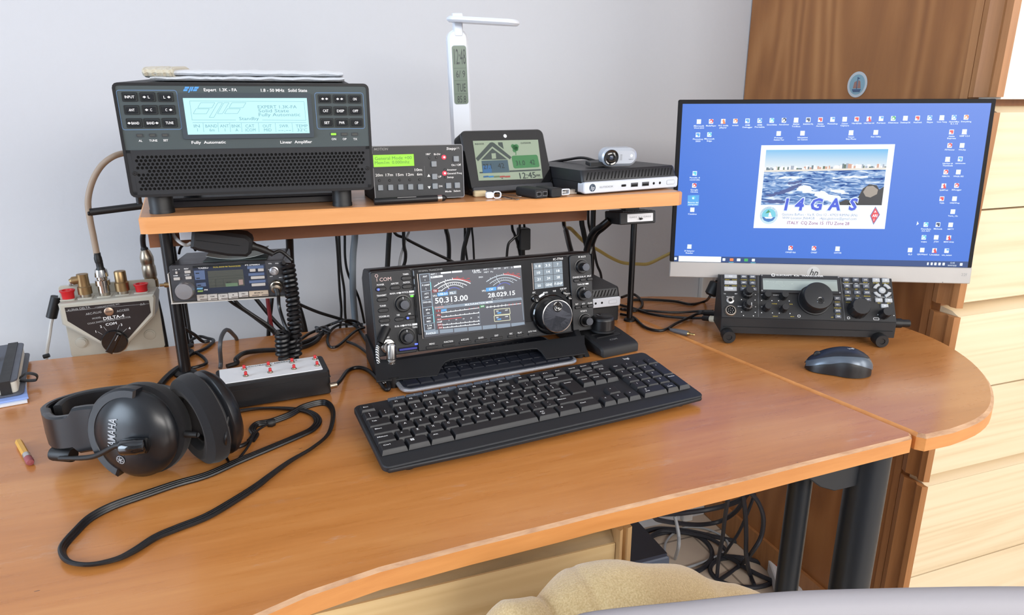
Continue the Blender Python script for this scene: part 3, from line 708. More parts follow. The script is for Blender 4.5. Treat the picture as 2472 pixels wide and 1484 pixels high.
x, z = P(1372, 672); w, h = P.sz(1372, 672, 520, 245); mb.prism(rrect(x, z, w, h, 0.003), -0.0034, -0.0036, GG)
for (u, v, s) in ((1120, 370, 40), (1190, 375, 45), (1160, 400, 55), (1150, 450, 38), (1185, 420, 42)): xx, zz = P(u, v); mb.prism(circ(xx, zz, P.sz(u, v, s, s)[0], 8), -0.0034, -0.00355, GG)
poly([(1168, 450), (1182, 450), (1186, 545), (1170, 545)], GG)
for (t, u, v, hp, wp, m) in (('INDOOR', 455, 325, 32, 180, GD), ('OUTDOOR', 1372, 305, 32, 205, GD), ('27.1', 610, 770, 100, 160, GI), ('42', 880, 755, 100, 130, GI), ('31.0', 1265, 700, 95, 180, GI), ('42', 1500, 685, 95, 100, GI), ('12:45', 1410, 945, 115, 320, GI), ('PM', 1620, 950, 45, 70, GI)):
    ptext(mb, P, t, u, v, wp, hp, m, -0.0038)
for (u0, u1, m) in ((530, 630, GDB), (636, 734, mat('lcd_blue2', srgb(50, 120, 170), 0.3)), (740, 850, mat('lcd_olive', srgb(96, 112, 84), 0.3)), (856, 955, GR), (960, 1062, GR)):
    poly([(u0, 960), (u1, 952), (u1 + 4, 985), (u0 + 4, 993)], m, -0.0036)
poly([(885, 1015), (905, 990), (928, 1013)], GD)
mb.frame_rect(W_ / 2, 0.05, 0.1, 0.06, 0.001, 0.0005, 0, 0, GLOSS) if 0 else None
mb.build('screen', wst, 'grey-green liquid crystal screen')

# ======================= mini computer on the shelf =======================
DK = mat('pc_black', srgb(29, 30, 34), 0.45); SIL = mat('pc_silver', srgb(204, 210, 220), 0.35, 0.15)
def mini_pc(loc, yaw, W, label, pane_args=None):
    M = frame(yaw); t = thing('mini_computer', label, 'computer', loc, M, None)
    H = 0.0325; D = 0.16
    mb = MB()
    prof = [(0.0, 0.0008), (0.0, 0.0165), (0.0012, 0.0172), (0.005, H - 0.002), (0.008, H), (D, H), (D, 0.0008)]
    mb.prism(rrect(W / 2, D / 2, W - 0.001, D, 0.006), 0.0006, 0.0165, DK, 0.0005, 'xy')
    # sloping top half: loft of rounded rectangles
    levels = [(0.0165, 0.0), (0.0180, 0.0), (H - 0.002, 0.0045), (H, 0.007)]
    rings = [[(x, y, z) for x, y in rrect(W / 2, (f + D) / 2, W - 2 * f * 0.25, D - f, 0.006)] for z, f in levels]
    n = len(rings[0]); vs = [v for r in rings for v in r]
    mb.add(vs, [(k * n + i, k * n + (i + 1) % n, (k + 1) * n + (i + 1) % n, (k + 1) * n + i) for k in range(3) for i in range(n)], DK)
    mb.add(rings[3], [tuple(range(n))], DK, flat=True)
    # slanted vent slots on the front bevel
    for k in range(26):
        x = 0.008 + k * (W - 0.02) / 25.0
        def q(s, xx): z = 0.0178 + s * (H - 0.002 - 0.0178); f = s * 0.0045; return (xx + s * 0.0065, f - 0.0003, z)
        mb.face([q(0.12, x - 0.0032), q(0.12, x - 0.0008), q(0.92, x - 0.0008), q(0.92, x - 0.0032)], HOLE)
    mb.build('case', t)
    mb = MB(); mb.rr(W / 2, 0.0085, W, 0.0165, 0.004, 0.012, -0.0030, SIL, 0.0012, n=6)
    y = -0.0032
    mb.cyl(0.015, 0.0085, 0.0055, -0.003, y, mat('logo_dark', srgb(40, 60, 80), 0.4), 0, 28); mb.text('hp', 0.0148, 0.0086, 0.0062, SIL, y=y - 0.0001, slant=0.3, w=0.0062)
    mb.text('ELITEDESK', 0.040, 0.0085, 0.0026, MGREY, y=y, w=0.024)
    mb.rr(0.071, 0.0085, 0.0085, 0.0030, 0.0014, -0.003, y, HOLE); mb.frame_rect(0.071, 0.0085, 0.0095, 0.004, 0.0018, 0.0005, -0.003, y - 0.0002, STEEL)
    for x in (0.091, 0.112):
        mb.rect(x, 0.0085, 0.0130, 0.0058, y, HOLE); mb.rect(x, 0.0100, 0.0110, 0.0018, y - 0.0002, mat('usb_tongue', srgb(70, 72, 78), 0.4)); mb.frame_rect(x, 0.0085, 0.0135, 0.0064, 0.0004, 0.0005, -0.003, y - 0.0001, STEEL)
    for x in (0.128, 0.140):
        mb.cyl(x, 0.0085, 0.0020, -0.003, y, HOLE, 0, 16)
    mb.build('front_bezel', t, 'silver front strip')
    mb = MB(); mb.rr(0.161, 0.0085, 0.015, 0.0062, 0.0015, -0.0028, -0.0036, SIL, 0.0003); mb.frame_rect(0.161, 0.0085, 0.0156, 0.0068, 0.0018, 0.0004, -0.003, -0.0033, MGREY); mb.build('power_button', t)
    for (fx, fy) in ((0.02, 0.02), (W - 0.02, 0.02), (0.02, D - 0.02), (W - 0.02, D - 0.02)):
        mb = MB(); mb.lathe([(0.007, -0.0020), (0.007, 0.0010)], RUB, (fx, fy, 0), n=16); mb.build('foot', t)
    return t
mini_pc((0.4285, 0.8885, STOP + 0.0021), 9.4, 0.176, 'flat black and silver mini computer under the webcam at the shelf end')

# webcam on top of it
ct = ONY(1483, 378, 0.93)
wc = thing('webcam', 'silver oval webcam lying on the upper mini computer', 'webcam', (0.494, 0.924, STOP + 0.0021 + 0.0326), frame(-4, 4))
WS = mat('webcam_silver', srgb(186, 192, 202), 0.32, 0.25)
mb = MB(); mb.rr(0.009, 0.0155, 0.056, 0.0265, 0.0125, 0.012, -0.006, WS, 0.004, n=8); mb.build('body', wc)
mb = MB(); mb.lathe([(0.0001, 0.0), (0.0115, 0.0), (0.0115, 0.0010), (0.0105, 0.0016), (0.0085, 0.0010), (0.006, 0.0022), (0.0048, 0.0022), (0.0045, 0.0012), (0, 0.0012)], GLOSS, (-0.006, -0.006, 0.0155), (0, -1, 0), 36)
mb.lathe([(0.0001, 0.0), (0.0030, 0.0), (0.0016, 0.0006), (0, 0.0008)], mat('lens_glass', srgb(60, 70, 90), 0.05), (-0.006, -0.0073, 0.0155), (0, -1, 0), 20); mb.build('lens', wc, 'black lens ring')
mb = MB()
for k in range(5): mb.box(0.0085, 0.0115, -0.0063, -0.0061, 0.0115 + k * 0.0018, 0.0122 + k * 0.0018, MGREY)
mb.text('logitech', 0.026, 0.0125, 0.0016, MGREY, y=-0.0062); mb.cyl(0.0265, 0.0175, 0.0022, -0.0061, -0.0063, WHITE, 0, 14); mb.build('speaker_slots', wc)
mb = MB(); mb.prism([(0.012, 0.0005), (0.012, 0.020), (0.030, 0.017), (0.034, 0.0005)], -0.010, 0.004, BLK, 0.001, 'yz')
mb.prism([(0.0, 0.002), (0.0, 0.008), (0.02, 0.008), (0.02, 0.002)], -0.036, -0.0101, BLK, 0.001, 'yz'); mb.build('clip', wc)
# ======================= main transceiver =======================
IL, IM = (0.1271, 0.9092, 0.0275), frame(1.2, -9.4)
ic = thing('transceiver', 'black radio transceiver with a wide colour screen and a big metal dial', 'radio', IL, IM)
P = Pane(IL, IM, 840, 580, 3.8625); IW, IH = 0.34, 0.1198
IB = mat('radio_black', srgb(20, 20, 23), 0.42); IB2 = mat('radio_panel_black', srgb(25, 26, 30), 0.5)
mb = MB()
prof = [(0.0, 0.0), (0.0, IH), (0.006, IH + 0.0025), (0.055, IH + 0.0015), (0.075, IH - 0.012), (0.075, 0.012), (0.03, -0.004)]
mb.prism([(a, b) for a, b in prof], 0.0, IW, IB, 0.002, 'yz')
mb.build('case', ic)
xs0, _ = P(602, 500); xr, _ = P(2063, 400)
mb = MB()
mb.rr(xs0 / 2 + 0.0005, IH / 2, xs0 - 0.001, IH - 0.001, 0.004, 0.0, -0.003, IB2, 0.001)
def T(t, u, v, hp, wp=None, m=INK, b=True): ptext(mb, P, t, u, v, wp, hp, m, -0.0032, b)
for (t, u, v, w) in (('TIMER', 534, 314, 56), ('APF/TPF', 431, 401, 72), ('NOTCH', 541, 390, 62), ('POWER', 300, 412, 68), ('TRANSMIT', 310, 511, 92), ('TUNER', 322, 608, 60), ('VOX/BK-IN', 333, 706, 96), ('NB', 465, 693, 26), ('NR', 571, 681, 22), ('PHONES', 341, 787, 72), ('MAIN: AF', 428, 492, 84), ('RF/SQL', 530, 481, 64), ('SUB: AF', 470, 796, 76), ('RF/SQL', 560, 785, 64), ('TX/RX', 590, 503, 48), ('TX/RX', 620, 806, 48), ('MIC', 372, 900, 24)):
    T(t, u, v, 15, w)
prect(mb, P, 588, 476, 46, 18, INK, -0.0032); prect(mb, P, 618, 780, 46, 18, INK, -0.0032)
for (u, v) in ((480, 488), (513, 792)):
    x, z = P(u, v); a = 0.0016; mb.face([(x - a * 1.4, -0.0032, z), (x, -0.0032, z - a), (x + a * 1.4, -0.0032, z), (x, -0.0032, z + a)], INK)
PINKW = mat('logo_white', srgb(220, 190, 185), 0.5)
T('COM', 345, 360, 34, 108, PINKW, False); T('l', 266, 365, 34, 6, PINKW, False)
x, z = P(262, 330); w = P.sz(262, 330, 30, 30)[0]; mb.frame_rect(x, z, w, w, w / 2, 0.0006, -0.0031, -0.0034, PINKW, 5)
mb.build('left_panel', ic, 'black left control panel with white lettering')
# oval push keys
def pill(u, v, wp, hp, lit=None, parent=ic, y0=-0.003):
    mb = MB(); x, z = P(u, v); w, h = P.sz(u, v, wp, hp)
    mb.frame_rect(x, z, w * 1.1, h * 1.2, h * 0.6, 0.0007, y0, y0 - 0.0006, HOLE); mb.rr(x, z, w, h, h * 0.45, y0, y0 - 0.0018, IB, 0.0004)
    if lit is not None: mb.cyl(x - w * 0.27, z - h * 0.05, 0.0016, y0 - 0.0018, y0 - 0.0026, lit, 0.0002, 14)
    else: mb.cyl(x - w * 0.27, z - h * 0.05, 0.0007, y0 - 0.0018, y0 - 0.0020, DGREY, 0, 10)
    mb.build('button', parent)
BLU = E('led_blue', srgb(70, 90, 255), 2.5)
for a in ((540, 350, 92, 34), (436, 440, 92, 34), (547, 428, 88, 34), (303, 452, 92, 34, BLU), (318, 550, 96, 34), (326, 650, 92, 34), (337, 745, 96, 34), (475, 732, 84, 32), (575, 716, 88, 32, BLU)): pill(*a)
# dual knobs
KN = mat('knob_black', srgb(22, 22, 24), 0.35)
def knob(u, v, rp, r2, y0, parent, h1=0.006, h2=0.016, d=0, marker=True, name='knob'):
    x, z = P(u, v); w = P.sz(u, v, rp * 2, rp * 2)[0] / 2; q = w * r2
    k = thing(name, None, None, (x, y0, z)); k.parent = parent; k.matrix_parent_inverse = Matrix.Identity(4)
    mb = MB(); mb.lathe([(w * 1.12, 0), (w * 1.12, 0.0008), (w, 0.001), (w * 0.97, h1 - 0.001), (w * 0.9, h1), (q * 1.02, h1)], KN, (0, 0, 0), (0, -1, 0), 48, flute=(24, 0.001, h1, 0.03))
    mb.build('outer_ring', k)
    mb = MB(); mb.lathe([(q, h1 - 0.001), (q, h2 - 0.0012)], KN, (0, 0, 0), (0, -1, 0), 60, flute=(30, 0, h2, 0.04)); mb.lathe([(q, h2 - 0.0012), (q * 0.93, h2), (q * 0.9, h2)], mat('ring_grey', srgb(90, 92, 98), 0.25, 1.0), (0, 0, 0), (0, -1, 0), 60); mb.build('inner_knob', k)
    mb = MB(); mb.lathe([(q * 0.91, h2 - 0.0002), (0, h2 - 0.0002)], SPUN, (0, 0, 0), (0, -1, 0), 60)
    mb.build('cap', k)
    if marker: mb = MB(); mb.box(-0.0004, 0.0004, -h1 - 0.0001, -h1 + 0.0002, w * 0.62, w * 0.9, INK); mb.build('marker', k)
    return k
knob(506, 588, 74, 0.58, -0.003, ic); knob(542, 890, 72, 0.58, -0.003, ic)
for (u, v, m) in ((592, 518, E('led_lime', srgb(90, 255, 40), 1.6)), (632, 963, BLU)):
    mb = MB(); x, z = P(u, v); mb.rr(x, z, 0.0044, 0.0022, 0.0008, -0.003, -0.0036, m); mb.build('indicator_lamp', ic)
mb = MB(); x, z = P(556, 1007); w, h = P.sz(556, 1007, 166, 16); mb.rr(x, z, w, h + 0.0006, 0.0008, -0.0029, -0.0050, mat('card_blue', srgb(50, 55, 150), 0.35), 0.0003); mb.frame_rect(x, z, w + 0.003, h + 0.003, 0.001, 0.001, -0.003, -0.0033, HOLE); mb.build('memory_card', ic, 'blue memory card')
# glossy centre with screen
mb = MB(); zb_ = P(1300, 985)[1]
xa, xb = xs0 + 0.0015, xr - 0.001
mb.rr((xa + xb) / 2, IH / 2, xb - xa, IH - 0.002, 0.002, 0.0, -0.0024, IB2, 0.0008)
zg0 = P(1200, 905)[1] ; mb.rr((xa + xb) / 2 , (IH - 0.001 + 0.0235) / 2, xb - xa - 0.003, IH - 0.0265, 0.002, -0.0023, -0.0036, GLOSS, 0.0005)
ptext(mb, P, 'HF/50MHz TRANSCEIVER', 764, 277, 226, 16, INKD, -0.0038); ptext(mb, P, 'IC-7760', 1950, 172, 92, 20, INK, -0.0038, True)
for (t, u, v, w) in (('MENU', 779, 961, 50), ('FUNCTION', 933, 941, 84), ('M.SCOPE', 1086, 922, 72), ('QUICK', 1235, 904, 50), ('EXIT', 1380, 884, 34), ('REC', 1515, 867, 28), ('PLAY', 1596, 858, 38), ('AUTO TUNE', 1712, 845, 76)):
    x, z = P(u, v); w_, h_ = P.sz(u, v, w, 15); mb.text(t, x, z, h_, INK, y=-0.0027 if z < 0.0235 else -0.0038, w=w_, bold=True)
mb.build('centre_panel', ic, 'glossy black screen surround')
for (u, v, w) in ((780, 992, 112), (935, 969, 112), (1087, 947, 110), (1236, 928, 110), (1381, 908, 108), (1516, 890, 62), (1600, 880, 62), (1713, 866, 78)):
    mb = MB(); x, z = P(u, v); w_, h_ = P.sz(u, v, w, 24); mb.rr(x, z, w_, h_, 0.0006, -0.0023, -0.0042 if z < 0.022 else -0.0048, IB, 0.0004); mb.build('button', ic)
# --- the colour screen ---
mb = MB(); Y0 = -0.0038
scr = [(652, 312), (1605, 232), (1642, 780), (703, 902)]
SG = E('screen_grey', srgb(74, 76, 86), 1.0); SGD = E('screen_cell', srgb(52, 56, 68), 1.0); SW = E('screen_white', srgb(238, 244, 250), 1.05); SBL = E('screen_blue', srgb(80, 160, 225), 1.0); SRD = E('screen_red', srgb(200, 60, 60), 1.0); SGR = E('screen_bar', srgb(130, 144, 160), 1.0); SDR = E('screen_darkred', srgb(130, 40, 46), 1.0); SGN = E('screen_green', srgb(60, 140, 80), 1.0); SNV = E('screen_indigo', srgb(80, 90, 190), 1.0); SOR = E('screen_orange', srgb(225, 140, 110), 1.0); SCY = E('screen_cyan', srgb(110, 230, 240), 1.0)
poly(scr, SG, Y0, P, mb)
mb.frame_rect(*((P(1150, 556)) + P.sz(1150, 556, 10, 10)), 0.0001, 0.0001, 0, 0, SG) if 0 else None
def S_(t, u, v, hp, wp=None, m=SW, b=True, y=None): ptext(mb, P, t, u, v, wp, hp, m, (y or Y0 - 0.0003), b)
def B_(pts, m, y=None): poly(pts, m, y or Y0 - 0.00015, P, mb)
def Ln(u0, v0, u1, v1, t, m): line(u0, v0, u1, v1, t, m, Y0 - 0.0002, P, mb)
# left column of cells
cells = [((660, 318), (752, 308), 'ANT', '1'), ((672, 398), (763, 386), 'P.AMP', '2'), ((677, 478), (770, 465), 'ATT', 'OFF'), ((684, 560), (776, 546), 'DIGI-SEL', ''), ((690, 628), (783, 614), 'IP+', 'ON'), ((697, 706), (792, 690), 'AGC', 'MID'), ((704, 783), (798, 765), '1/4', 'OFF')]
B_([(655, 312), (756, 303), (810, 838), (703, 850)], SGR)
for i, (a, b_, t1, t2) in enumerate(cells):
    c = cells[i + 1][0] if i < 6 else (711, 840); d = cells[i + 1][1] if i < 6 else (806, 826)
    B_([(a[0] + 3, a[1] + 2), (b_[0] - 6, b_[1] + 2), (d[0] - 6, d[1] - 4), (c[0] + 3, c[1] - 4)], SGD, Y0 - 0.00025)
    if i in (1, 4, 5): Ln(b_[0], b_[1] + 2, d[0] - 1, d[1] - 4, 0.0009, SCY)
    u = (a[0] + b_[0] + c[0] + d[0]) / 4; v0 = (a[1] + b_[1]) / 2; v1 = (c[1] + d[1]) / 2
    S_(t1, u, v0 + (v1 - v0) * 0.28, 15, 14 * len(t1) if len(t1) < 6 else 78, y=Y0 - 0.0004)
    if t2: S_(t2, u, v0 + (v1 - v0) * 0.70, 15, 13 * len(t2), y=Y0 - 0.0004)
S_('ANT 1', 790, 313, 14, 54); B_([(858, 296), (955, 287), (957, 302), (860, 312)], SW); B_([(962, 285), (1056, 278), (1058, 294), (964, 302)], SW)
B_([(764, 334), (876, 322), (878, 340), (766, 352)], SW); S_('MET', 790, 338, 10, 34, SGD, y=Y0 - 0.0004); S_('Po', 838, 333, 11, 20, SGD, y=Y0 - 0.0004)
S_('12:44', 1186, 281, 20, 68); S_('UTC 10:44', 1198, 297, 11, 72); S_('ANT 1', 1279, 269, 14, 52, SW, False); S_('BW 250', 1383, 260, 14, 64, SW, False); S_('SFT   0', 1485, 254, 14, 78, SW, False)
B_([(1535, 238), (1604, 232), (1606, 250), (1537, 256)], SW); S_('MET  Po', 1303, 293, 14, 84, SW, False)
S_('S9CH', 1230, 341, 13, 38)
def meter(cu, cv, wd, ht, bright, sl):
    n = 16
    def arc(u0, v0, u1, v1, sag, t, m):
        pr = None
        for k in range(n + 1):
            s = k / n; u = u0 + (u1 - u0) * s; v = v0 + (v1 - v0) * s - sag * 4 * s * (1 - s)
            if pr: Ln(pr[0], pr[1], u, v, t, m)
            pr = (u, v)
    wm = SW if bright else E('screen_dim', srgb(190, 200, 210), 1)
    for (i, t, m) in ((0, 0.0012, wm), (1, 0.0010, wm), (2, 0.0009, wm), (3, 0.0010, SNV)):
        dx = wd * 0.10 * i; arc(cu - wd / 2 + dx, cv + ht * (0.25 + 0.2 * i) + sl / 2, cu + wd / 2 - dx, cv + ht * (0.25 + 0.2 * i) - sl / 2, ht * 0.55 - i * ht * 0.07, t, m)
    arc(cu, cv - ht * 0.40, cu + wd / 2, cv + ht * 0.05 - sl / 2, ht * 0.10, 0.0012, SRD)
    for k in range(15):
        s = (k + 0.5) / 15; u = cu - wd * 0.46 + wd * 0.92 * s; v = cv + ht * 0.25 - sl * (s - 0.5) - ht * 0.55 * 4 * s * (1 - s)
        Ln(u, v, u + (s - 0.5) * 14, v - (18 if k % 3 == 1 else 9), 0.0008, wm if s < 0.55 else SRD)
        if k > 1 and k < 13: Ln(u - (s - 0.5) * 30, v + ht * 0.36, u - (s - 0.5) * 34, v + ht * 0.46, 0.0007, wm)
    for k, t in enumerate(('+20', '+40', '+60dB')): S_(t, cu + wd * (0.13 + 0.15 * k), cv - ht * 0.55 + k * 6, 10, 22 + 8 * (k == 2), SRD)
    Ln(cu - wd * 0.22, cv - ht * 0.10, cu - wd * 0.09, cv + ht * 0.62, 0.0008, wm)
meter(966, 392, 340, 92, 1, 30); meter(1440, 348, 316, 90, 0, 26)
B_([(778, 455), (832, 449), (835, 480), (781, 487)], SDR); S_('TX', 806, 468, 18, 34); S_('37W', 856, 468, 14, 42)
S_('VFO', 803, 515, 16, 40); B_([(826, 487), (925, 476), (928, 508), (829, 520)], SBL); S_('USB-D1', 877, 497, 18, 82)
B_([(935, 474), (1003, 466), (1006, 497), (938, 506)], SGR); S_('FIL1', 968, 488, 18, 50)
S_('50.313.00', 959, 545, 50, 306); S_('1  ··.··.··', 918, 590, 12, 105)
S_('VFO', 1258, 468, 16, 38); B_([(1278, 442), (1373, 430), (1376, 464), (1281, 476)], SBL); S_('CW', 1327, 453, 18, 40); B_([(1380, 430), (1447, 423), (1450, 455), (1383, 462)], SGR); S_('FIL3', 1414, 443, 18, 48)
S_('28.029.15', 1424, 498, 40, 252); S_('1  ··.··.··', 1384, 540, 12, 102)
B_([(800, 616), (1610, 528), (1612, 552), (803, 642)], SGR); S_('MULTI-FUNCTION METER', 1214, 584, 17, 260, y=Y0 - 0.0004); S_('P-HOLD', 846, 620, 14, 80, SOR, y=Y0 - 0.0004)
rows = [(812, 656, 'S', 866, 672, 1216, 626), (815, 696, 'Po', 866, 712, 1218, 672), (819, 735, 'ALC', 866, 736, 1052, 716), (822, 760, 'COMP', 872, 772, 1220, 745), (825, 785, 'SWR', 876, 785, 1222, 748), (830, 812, 'Id', 880, 812, 1224, 776)]
for i, (u, v, t, a, b_, c, d) in enumerate(rows):
    B_([(u, v - 12), (u + 46, v - 16), (u + 48, v + 6), (u + 2, v + 10)], SDR if i != 3 else SG); S_(t, u + 25, v - 2, 12, 12 * len(t) if len(t) < 4 else 46, y=Y0 - 0.0004)
    if i != 3: Ln(a, b_, c, d, 0.0009, SRD if i == 2 else SW)
    for k in range(0, 9 if i not in (2, 3) else 6):
        s = k / (8 if i not in (2, 3) else 5); uu = a + (1216 - a) * s * 0.98; vv = b_ + (d - b_) * s * ((1216 - a) / (c - a))
        if i in (2,): S_(str(k * 5), uu, vv + 14, 11, 14, SW)
        elif i != 3: Ln(uu, vv + 4, uu, vv - 10, 0.0008, SW if not (i == 0 and k > 5) else SRD)
B_([(860, 642), (912, 634), (914, 654), (862, 664)], SBL, Y0 - 0.0004)
Ln(1216, 628, 1224, 780, 0.0004, SGR)
B_([(1222, 604), (1266, 599), (1268, 620), (1224, 626)], SGN); S_('S9', 1245, 612, 12, 26, y=Y0 - 0.0004); Ln(1280, 622, 1606, 586, 0.0009, SW)
for k in range(10): uu = 1290 + k * 34; Ln(uu, 630 - k * 3.8, uu, 610 - k * 3.8, 0.0008, SW if k < 6 else SRD)
for (v0) in (635, 694):
    for (a, b_, c, d) in ((1354, v0 + 8, 1498, v0 - 6), (1360, v0 + 60, 1504, v0 + 46), (1354, v0 + 8, 1360, v0 + 60), (1498, v0 - 6, 1504, v0 + 46)): Ln(a, b_, c, d, 0.0008, E('screen_cream', srgb(225, 225, 190), 1))
    B_([(1384, v0 + 34), (1420, v0 + 30), (1420, v0 + 42), (1385, v0 + 46)], SBL)
    S_('20', 1384, v0 + 22, 11, 22); S_('60V' if v0 < 650 else '100', 1470, v0 + 12, 11, 26)
Ln(1612, 540, 1630, 740, 0.0009, SGR)
for k in range(6):
    a, b_ = 845 + k * 131.5 if k else 716, 0
    def bb(u): return 826 + (u - 716) * (-86 / 920.0)
    u0 = 716 if k == 0 else 848 + (k - 1) * 133 + 0; u1 = 835 if k == 0 else u0 + 124
    u1 = min(u1 if k < 6 else 1636, 1636)
    B_([(u0, bb(u0) + 16), (u1, bb(u1) + 16), (u1 + 3, bb(u1) + 50), (u0 + 3, bb(u0) + 52)], SGR)
B_([(1513, 770), (1636, 757), (1640, 780), (1516, 800)], SGR)
S_('P-HOLD', 768, 862, 18, 90, y=Y0 - 0.0004)
mb.build('screen', ic, 'lit colour display with frequency read-outs and meters')
# frame edge left of screen
mb = MB(); line(640, 310, 693, 912, 0.0007, mat('bright_edge', srgb(190, 180, 175), 0.3, 0.8), -0.0044, P, mb); line(693, 912, 1648, 783, 0.0005, mat('dim_edge', srgb(80, 80, 88), 0.3), -0.0044, P, mb)
line(652, 312, 703, 902, 0.0010, GLOSS, -0.0045, P, mb); mb.build('screen_edge', ic)
# small touch keypad
mb = MB(); q4 = [(1717, 212), (1988, 188), (2000, 425), (1730, 456)]; poly(q4, E('keypad_dark', srgb(60, 66, 74), 1), Y0, P, mb)
lab = [['1.8', '3.5', '7'], ['10', '14', '18'], ['21', '24', '28'], ['50', 'GENE', 'F-INP']]
KC = E('keypad_cell', srgb(124, 138, 150), 1.0)
def bil(a, b): 
    (x0, y0), (x1, y1), (x2, y2), (x3, y3) = q4
    return (x0 * (1 - a) * (1 - b) + x1 * a * (1 - b) + x2 * a * b + x3 * (1 - a) * b, y0 * (1 - a) * (1 - b) + y1 * a * (1 - b) + y2 * a * b + y3 * (1 - a) * b)
for j in range(4):
    for i in range(3):
        a, b_, c, d = (i + 0.03) / 3, (j + 0.04) / 4, (i + 0.97) / 3, (j + 0.96) / 4
        poly([bil(a, b_), bil(c, b_), bil(c, d), bil(a, d)], KC, Y0 - 0.00015, P, mb)
        u, v = bil((i + 0.5) / 3, (j + 0.5) / 4); S_(lab[j][i], u, v, 22, 15 * len(lab[j][i]))
line(1706, 212, 1720, 462, 0.0007, mat('bright_edge', (0, 0, 0)), -0.0044, P, mb)
mb.build('keypad_screen', ic, 'lit grey touch keypad with band numbers')
# right control column
mb = MB(); mb.rr((xr + IW) / 2 + 0.0002, IH / 2, IW - xr - 0.0006, IH - 0.001, 0.005, 0.0, -0.0045, IB2, 0.001)
def T2(t, u, v, hp, wp): ptext(mb, P, t, u, v, wp, hp, INK, -0.0047, True)
T2('MULTI', 2180, 151, 14, 44); T2('CHANGE', 2112, 342, 15, 58); T2('DUAL-W', 2176, 336, 15, 56); T2('SPLIT', 2236, 330, 15, 40); T2('TWIN PBT', 2162, 408, 14, 72); T2('RIT', 2123, 592, 14, 26); T2('ΔTX', 2184, 587, 14, 28); T2('CLEAR', 2244, 581, 15, 44); T2('RIT/ΔTX', 2186, 655, 14, 58)
x, z = P(2142, 153); mb.cyl(x, z, 0.0012, -0.0046, -0.0048, INK, 0, 10); prect(mb, P, 2216, 402, 28, 14, INK, -0.0047)
mb.build('right_panel', ic, 'black right control panel')
for (u, v) in ((2117, 373), (2178, 364), (2240, 358), (2130, 622), (2187, 613), (2247, 607)):
    mb = MB(); x, z = P(u, v); w, h = P.sz(u, v, 50, 26); mb.frame_rect(x, z, w * 1.15, h * 1.25, h * 0.5, 0.0006, -0.0045, -0.0051, HOLE); mb.rr(x, z, w, h, h * 0.4, -0.0045, -0.0062, IB, 0.0004); mb.build('button', ic)
knob(2163, 243, 56, 0.60, -0.0045, ic, 0.005, 0.017, marker=False); knob(2174, 492, 58, 0.58, -0.0045, ic, 0.007, 0.019); knob(2196, 742, 54, 0.62, -0.0045, ic, 0.004, 0.017, marker=False)
# main tuning dial
x, z = P(1893, 690, 0.004); 
dial = thing('tuning_dial', None, None, (x, -0.0036, z)); dial.parent = ic; dial.matrix_parent_inverse = Matrix.Identity(4)
rD = P.sz(1960, 700, 284, 284, 0.03)[0] / 2
mb = MB(); mb.lathe([(rD * 1.22, 0), (rD * 1.22, 0.003), (rD * 1.16, 0.0045), (rD * 1.02, 0.0046)], GLOSS, ax=(0, -1, 0), n=64); mb.build('dial_base', dial)
mb = MB(); mb.lathe([(rD * 1.0, 0.0046), (rD * 1.0, 0.0195)], KN, ax=(0, -1, 0), n=240, flute=(80, 0.0055, 0.0175, 0.03)); mb.lathe([(rD * 1.0, 0.0195), (rD * 1.02, 0.0215), (rD * 0.99, 0.0235)], KN, ax=(0, -1, 0), n=64); mb.build('dial_grip', dial)
mb = MB(); mb.lathe([(rD * 0.99, 0.0235), (rD * 0.985, 0.0245), (rD * 0.945, 0.0248), (rD * 0.94, 0.0243)], CHROME, ax=(0, -1, 0), n=64, caps=False); mb.build('rim', dial, 'bright rim')
mb = MB(); hx, hz, hr = 0.001, rD * 0.56, rD * 0.31
mb.lathe([(rD * 0.95, 0.0244), (0, 0.0244)], SPUN, ax=(0, -1, 0), n=96); mb.build('dial_face', dial, 'spun metal dial face')
mb = MB(); mb.lathe([(hr, 0.0243), (hr, 0.0248), (hr * 0.86, 0.0250), (hr * 0.8, 0.0247), (hr * 0.55, 0.0246), (hr * 0.5, 0.0251), (hr * 0.42, 0.0251), (hr * 0.3, 0.0247), (0, 0.0247)], GLOSS, (hx, 0, hz), (0, -1, 0), 40); mb.build('finger_dimple', dial)
mb = MB(); 
for k in range(9):   # lit arc above the dial
    a0, a1 = R_(128 - k * 2.4), R_(128 - (k + 1) * 2.4); r0, r1 = rD * 1.30, rD * 1.42
    mb.face([(r0 * math.cos(a0), -0.0008, r0 * math.sin(a0)), (r0 * math.cos(a1), -0.0008, r0 * math.sin(a1)), (r1 * math.cos(a1), -0.0008, r1 * math.sin(a1)), (r1 * math.cos(a0), -0.0008, r1 * math.sin(a0))], E('arc_white', (0.9, 0.93, 1.0), 1.2))
mb.build('main_lamp', dial, 'lit white arc')
mb = MB()
ptext(mb, P, 'MAIN', 1832, 484, 42, 15, INK, -0.0039, True); ptext(mb, P, 'SUB', 1915, 469, 28, 14, INK, -0.0039, True); ptext(mb, P, 'XFC', 1724, 485, 30, 15, INK, -0.0039, True); ptext(mb, P, 'SUB DISP', 1998, 448, 60, 13, INK, -0.0039, True); ptext(mb, P, 'SPEECH', 2040, 495, 42, 12, INK, -0.0039, True)
mb.build('dial_labels', ic)
for (u, v, r) in ((1737, 540, 34), (2003, 481, 19), (2051, 529, 19)):
    mb = MB(); x, z = P(u, v); w = P.sz(u, v, 2 * r, 2 * r)[0] / 2; mb.lathe([(w * 1.15, 0), (w * 1.1, 0.001), (w, 0.001), (w * 0.95, 0.004), (w * 0.8, 0.0048), (0, 0.0044)], GLOSS, (x, -0.0036, z), (0, -1, 0), 28); mb.build('button', ic)
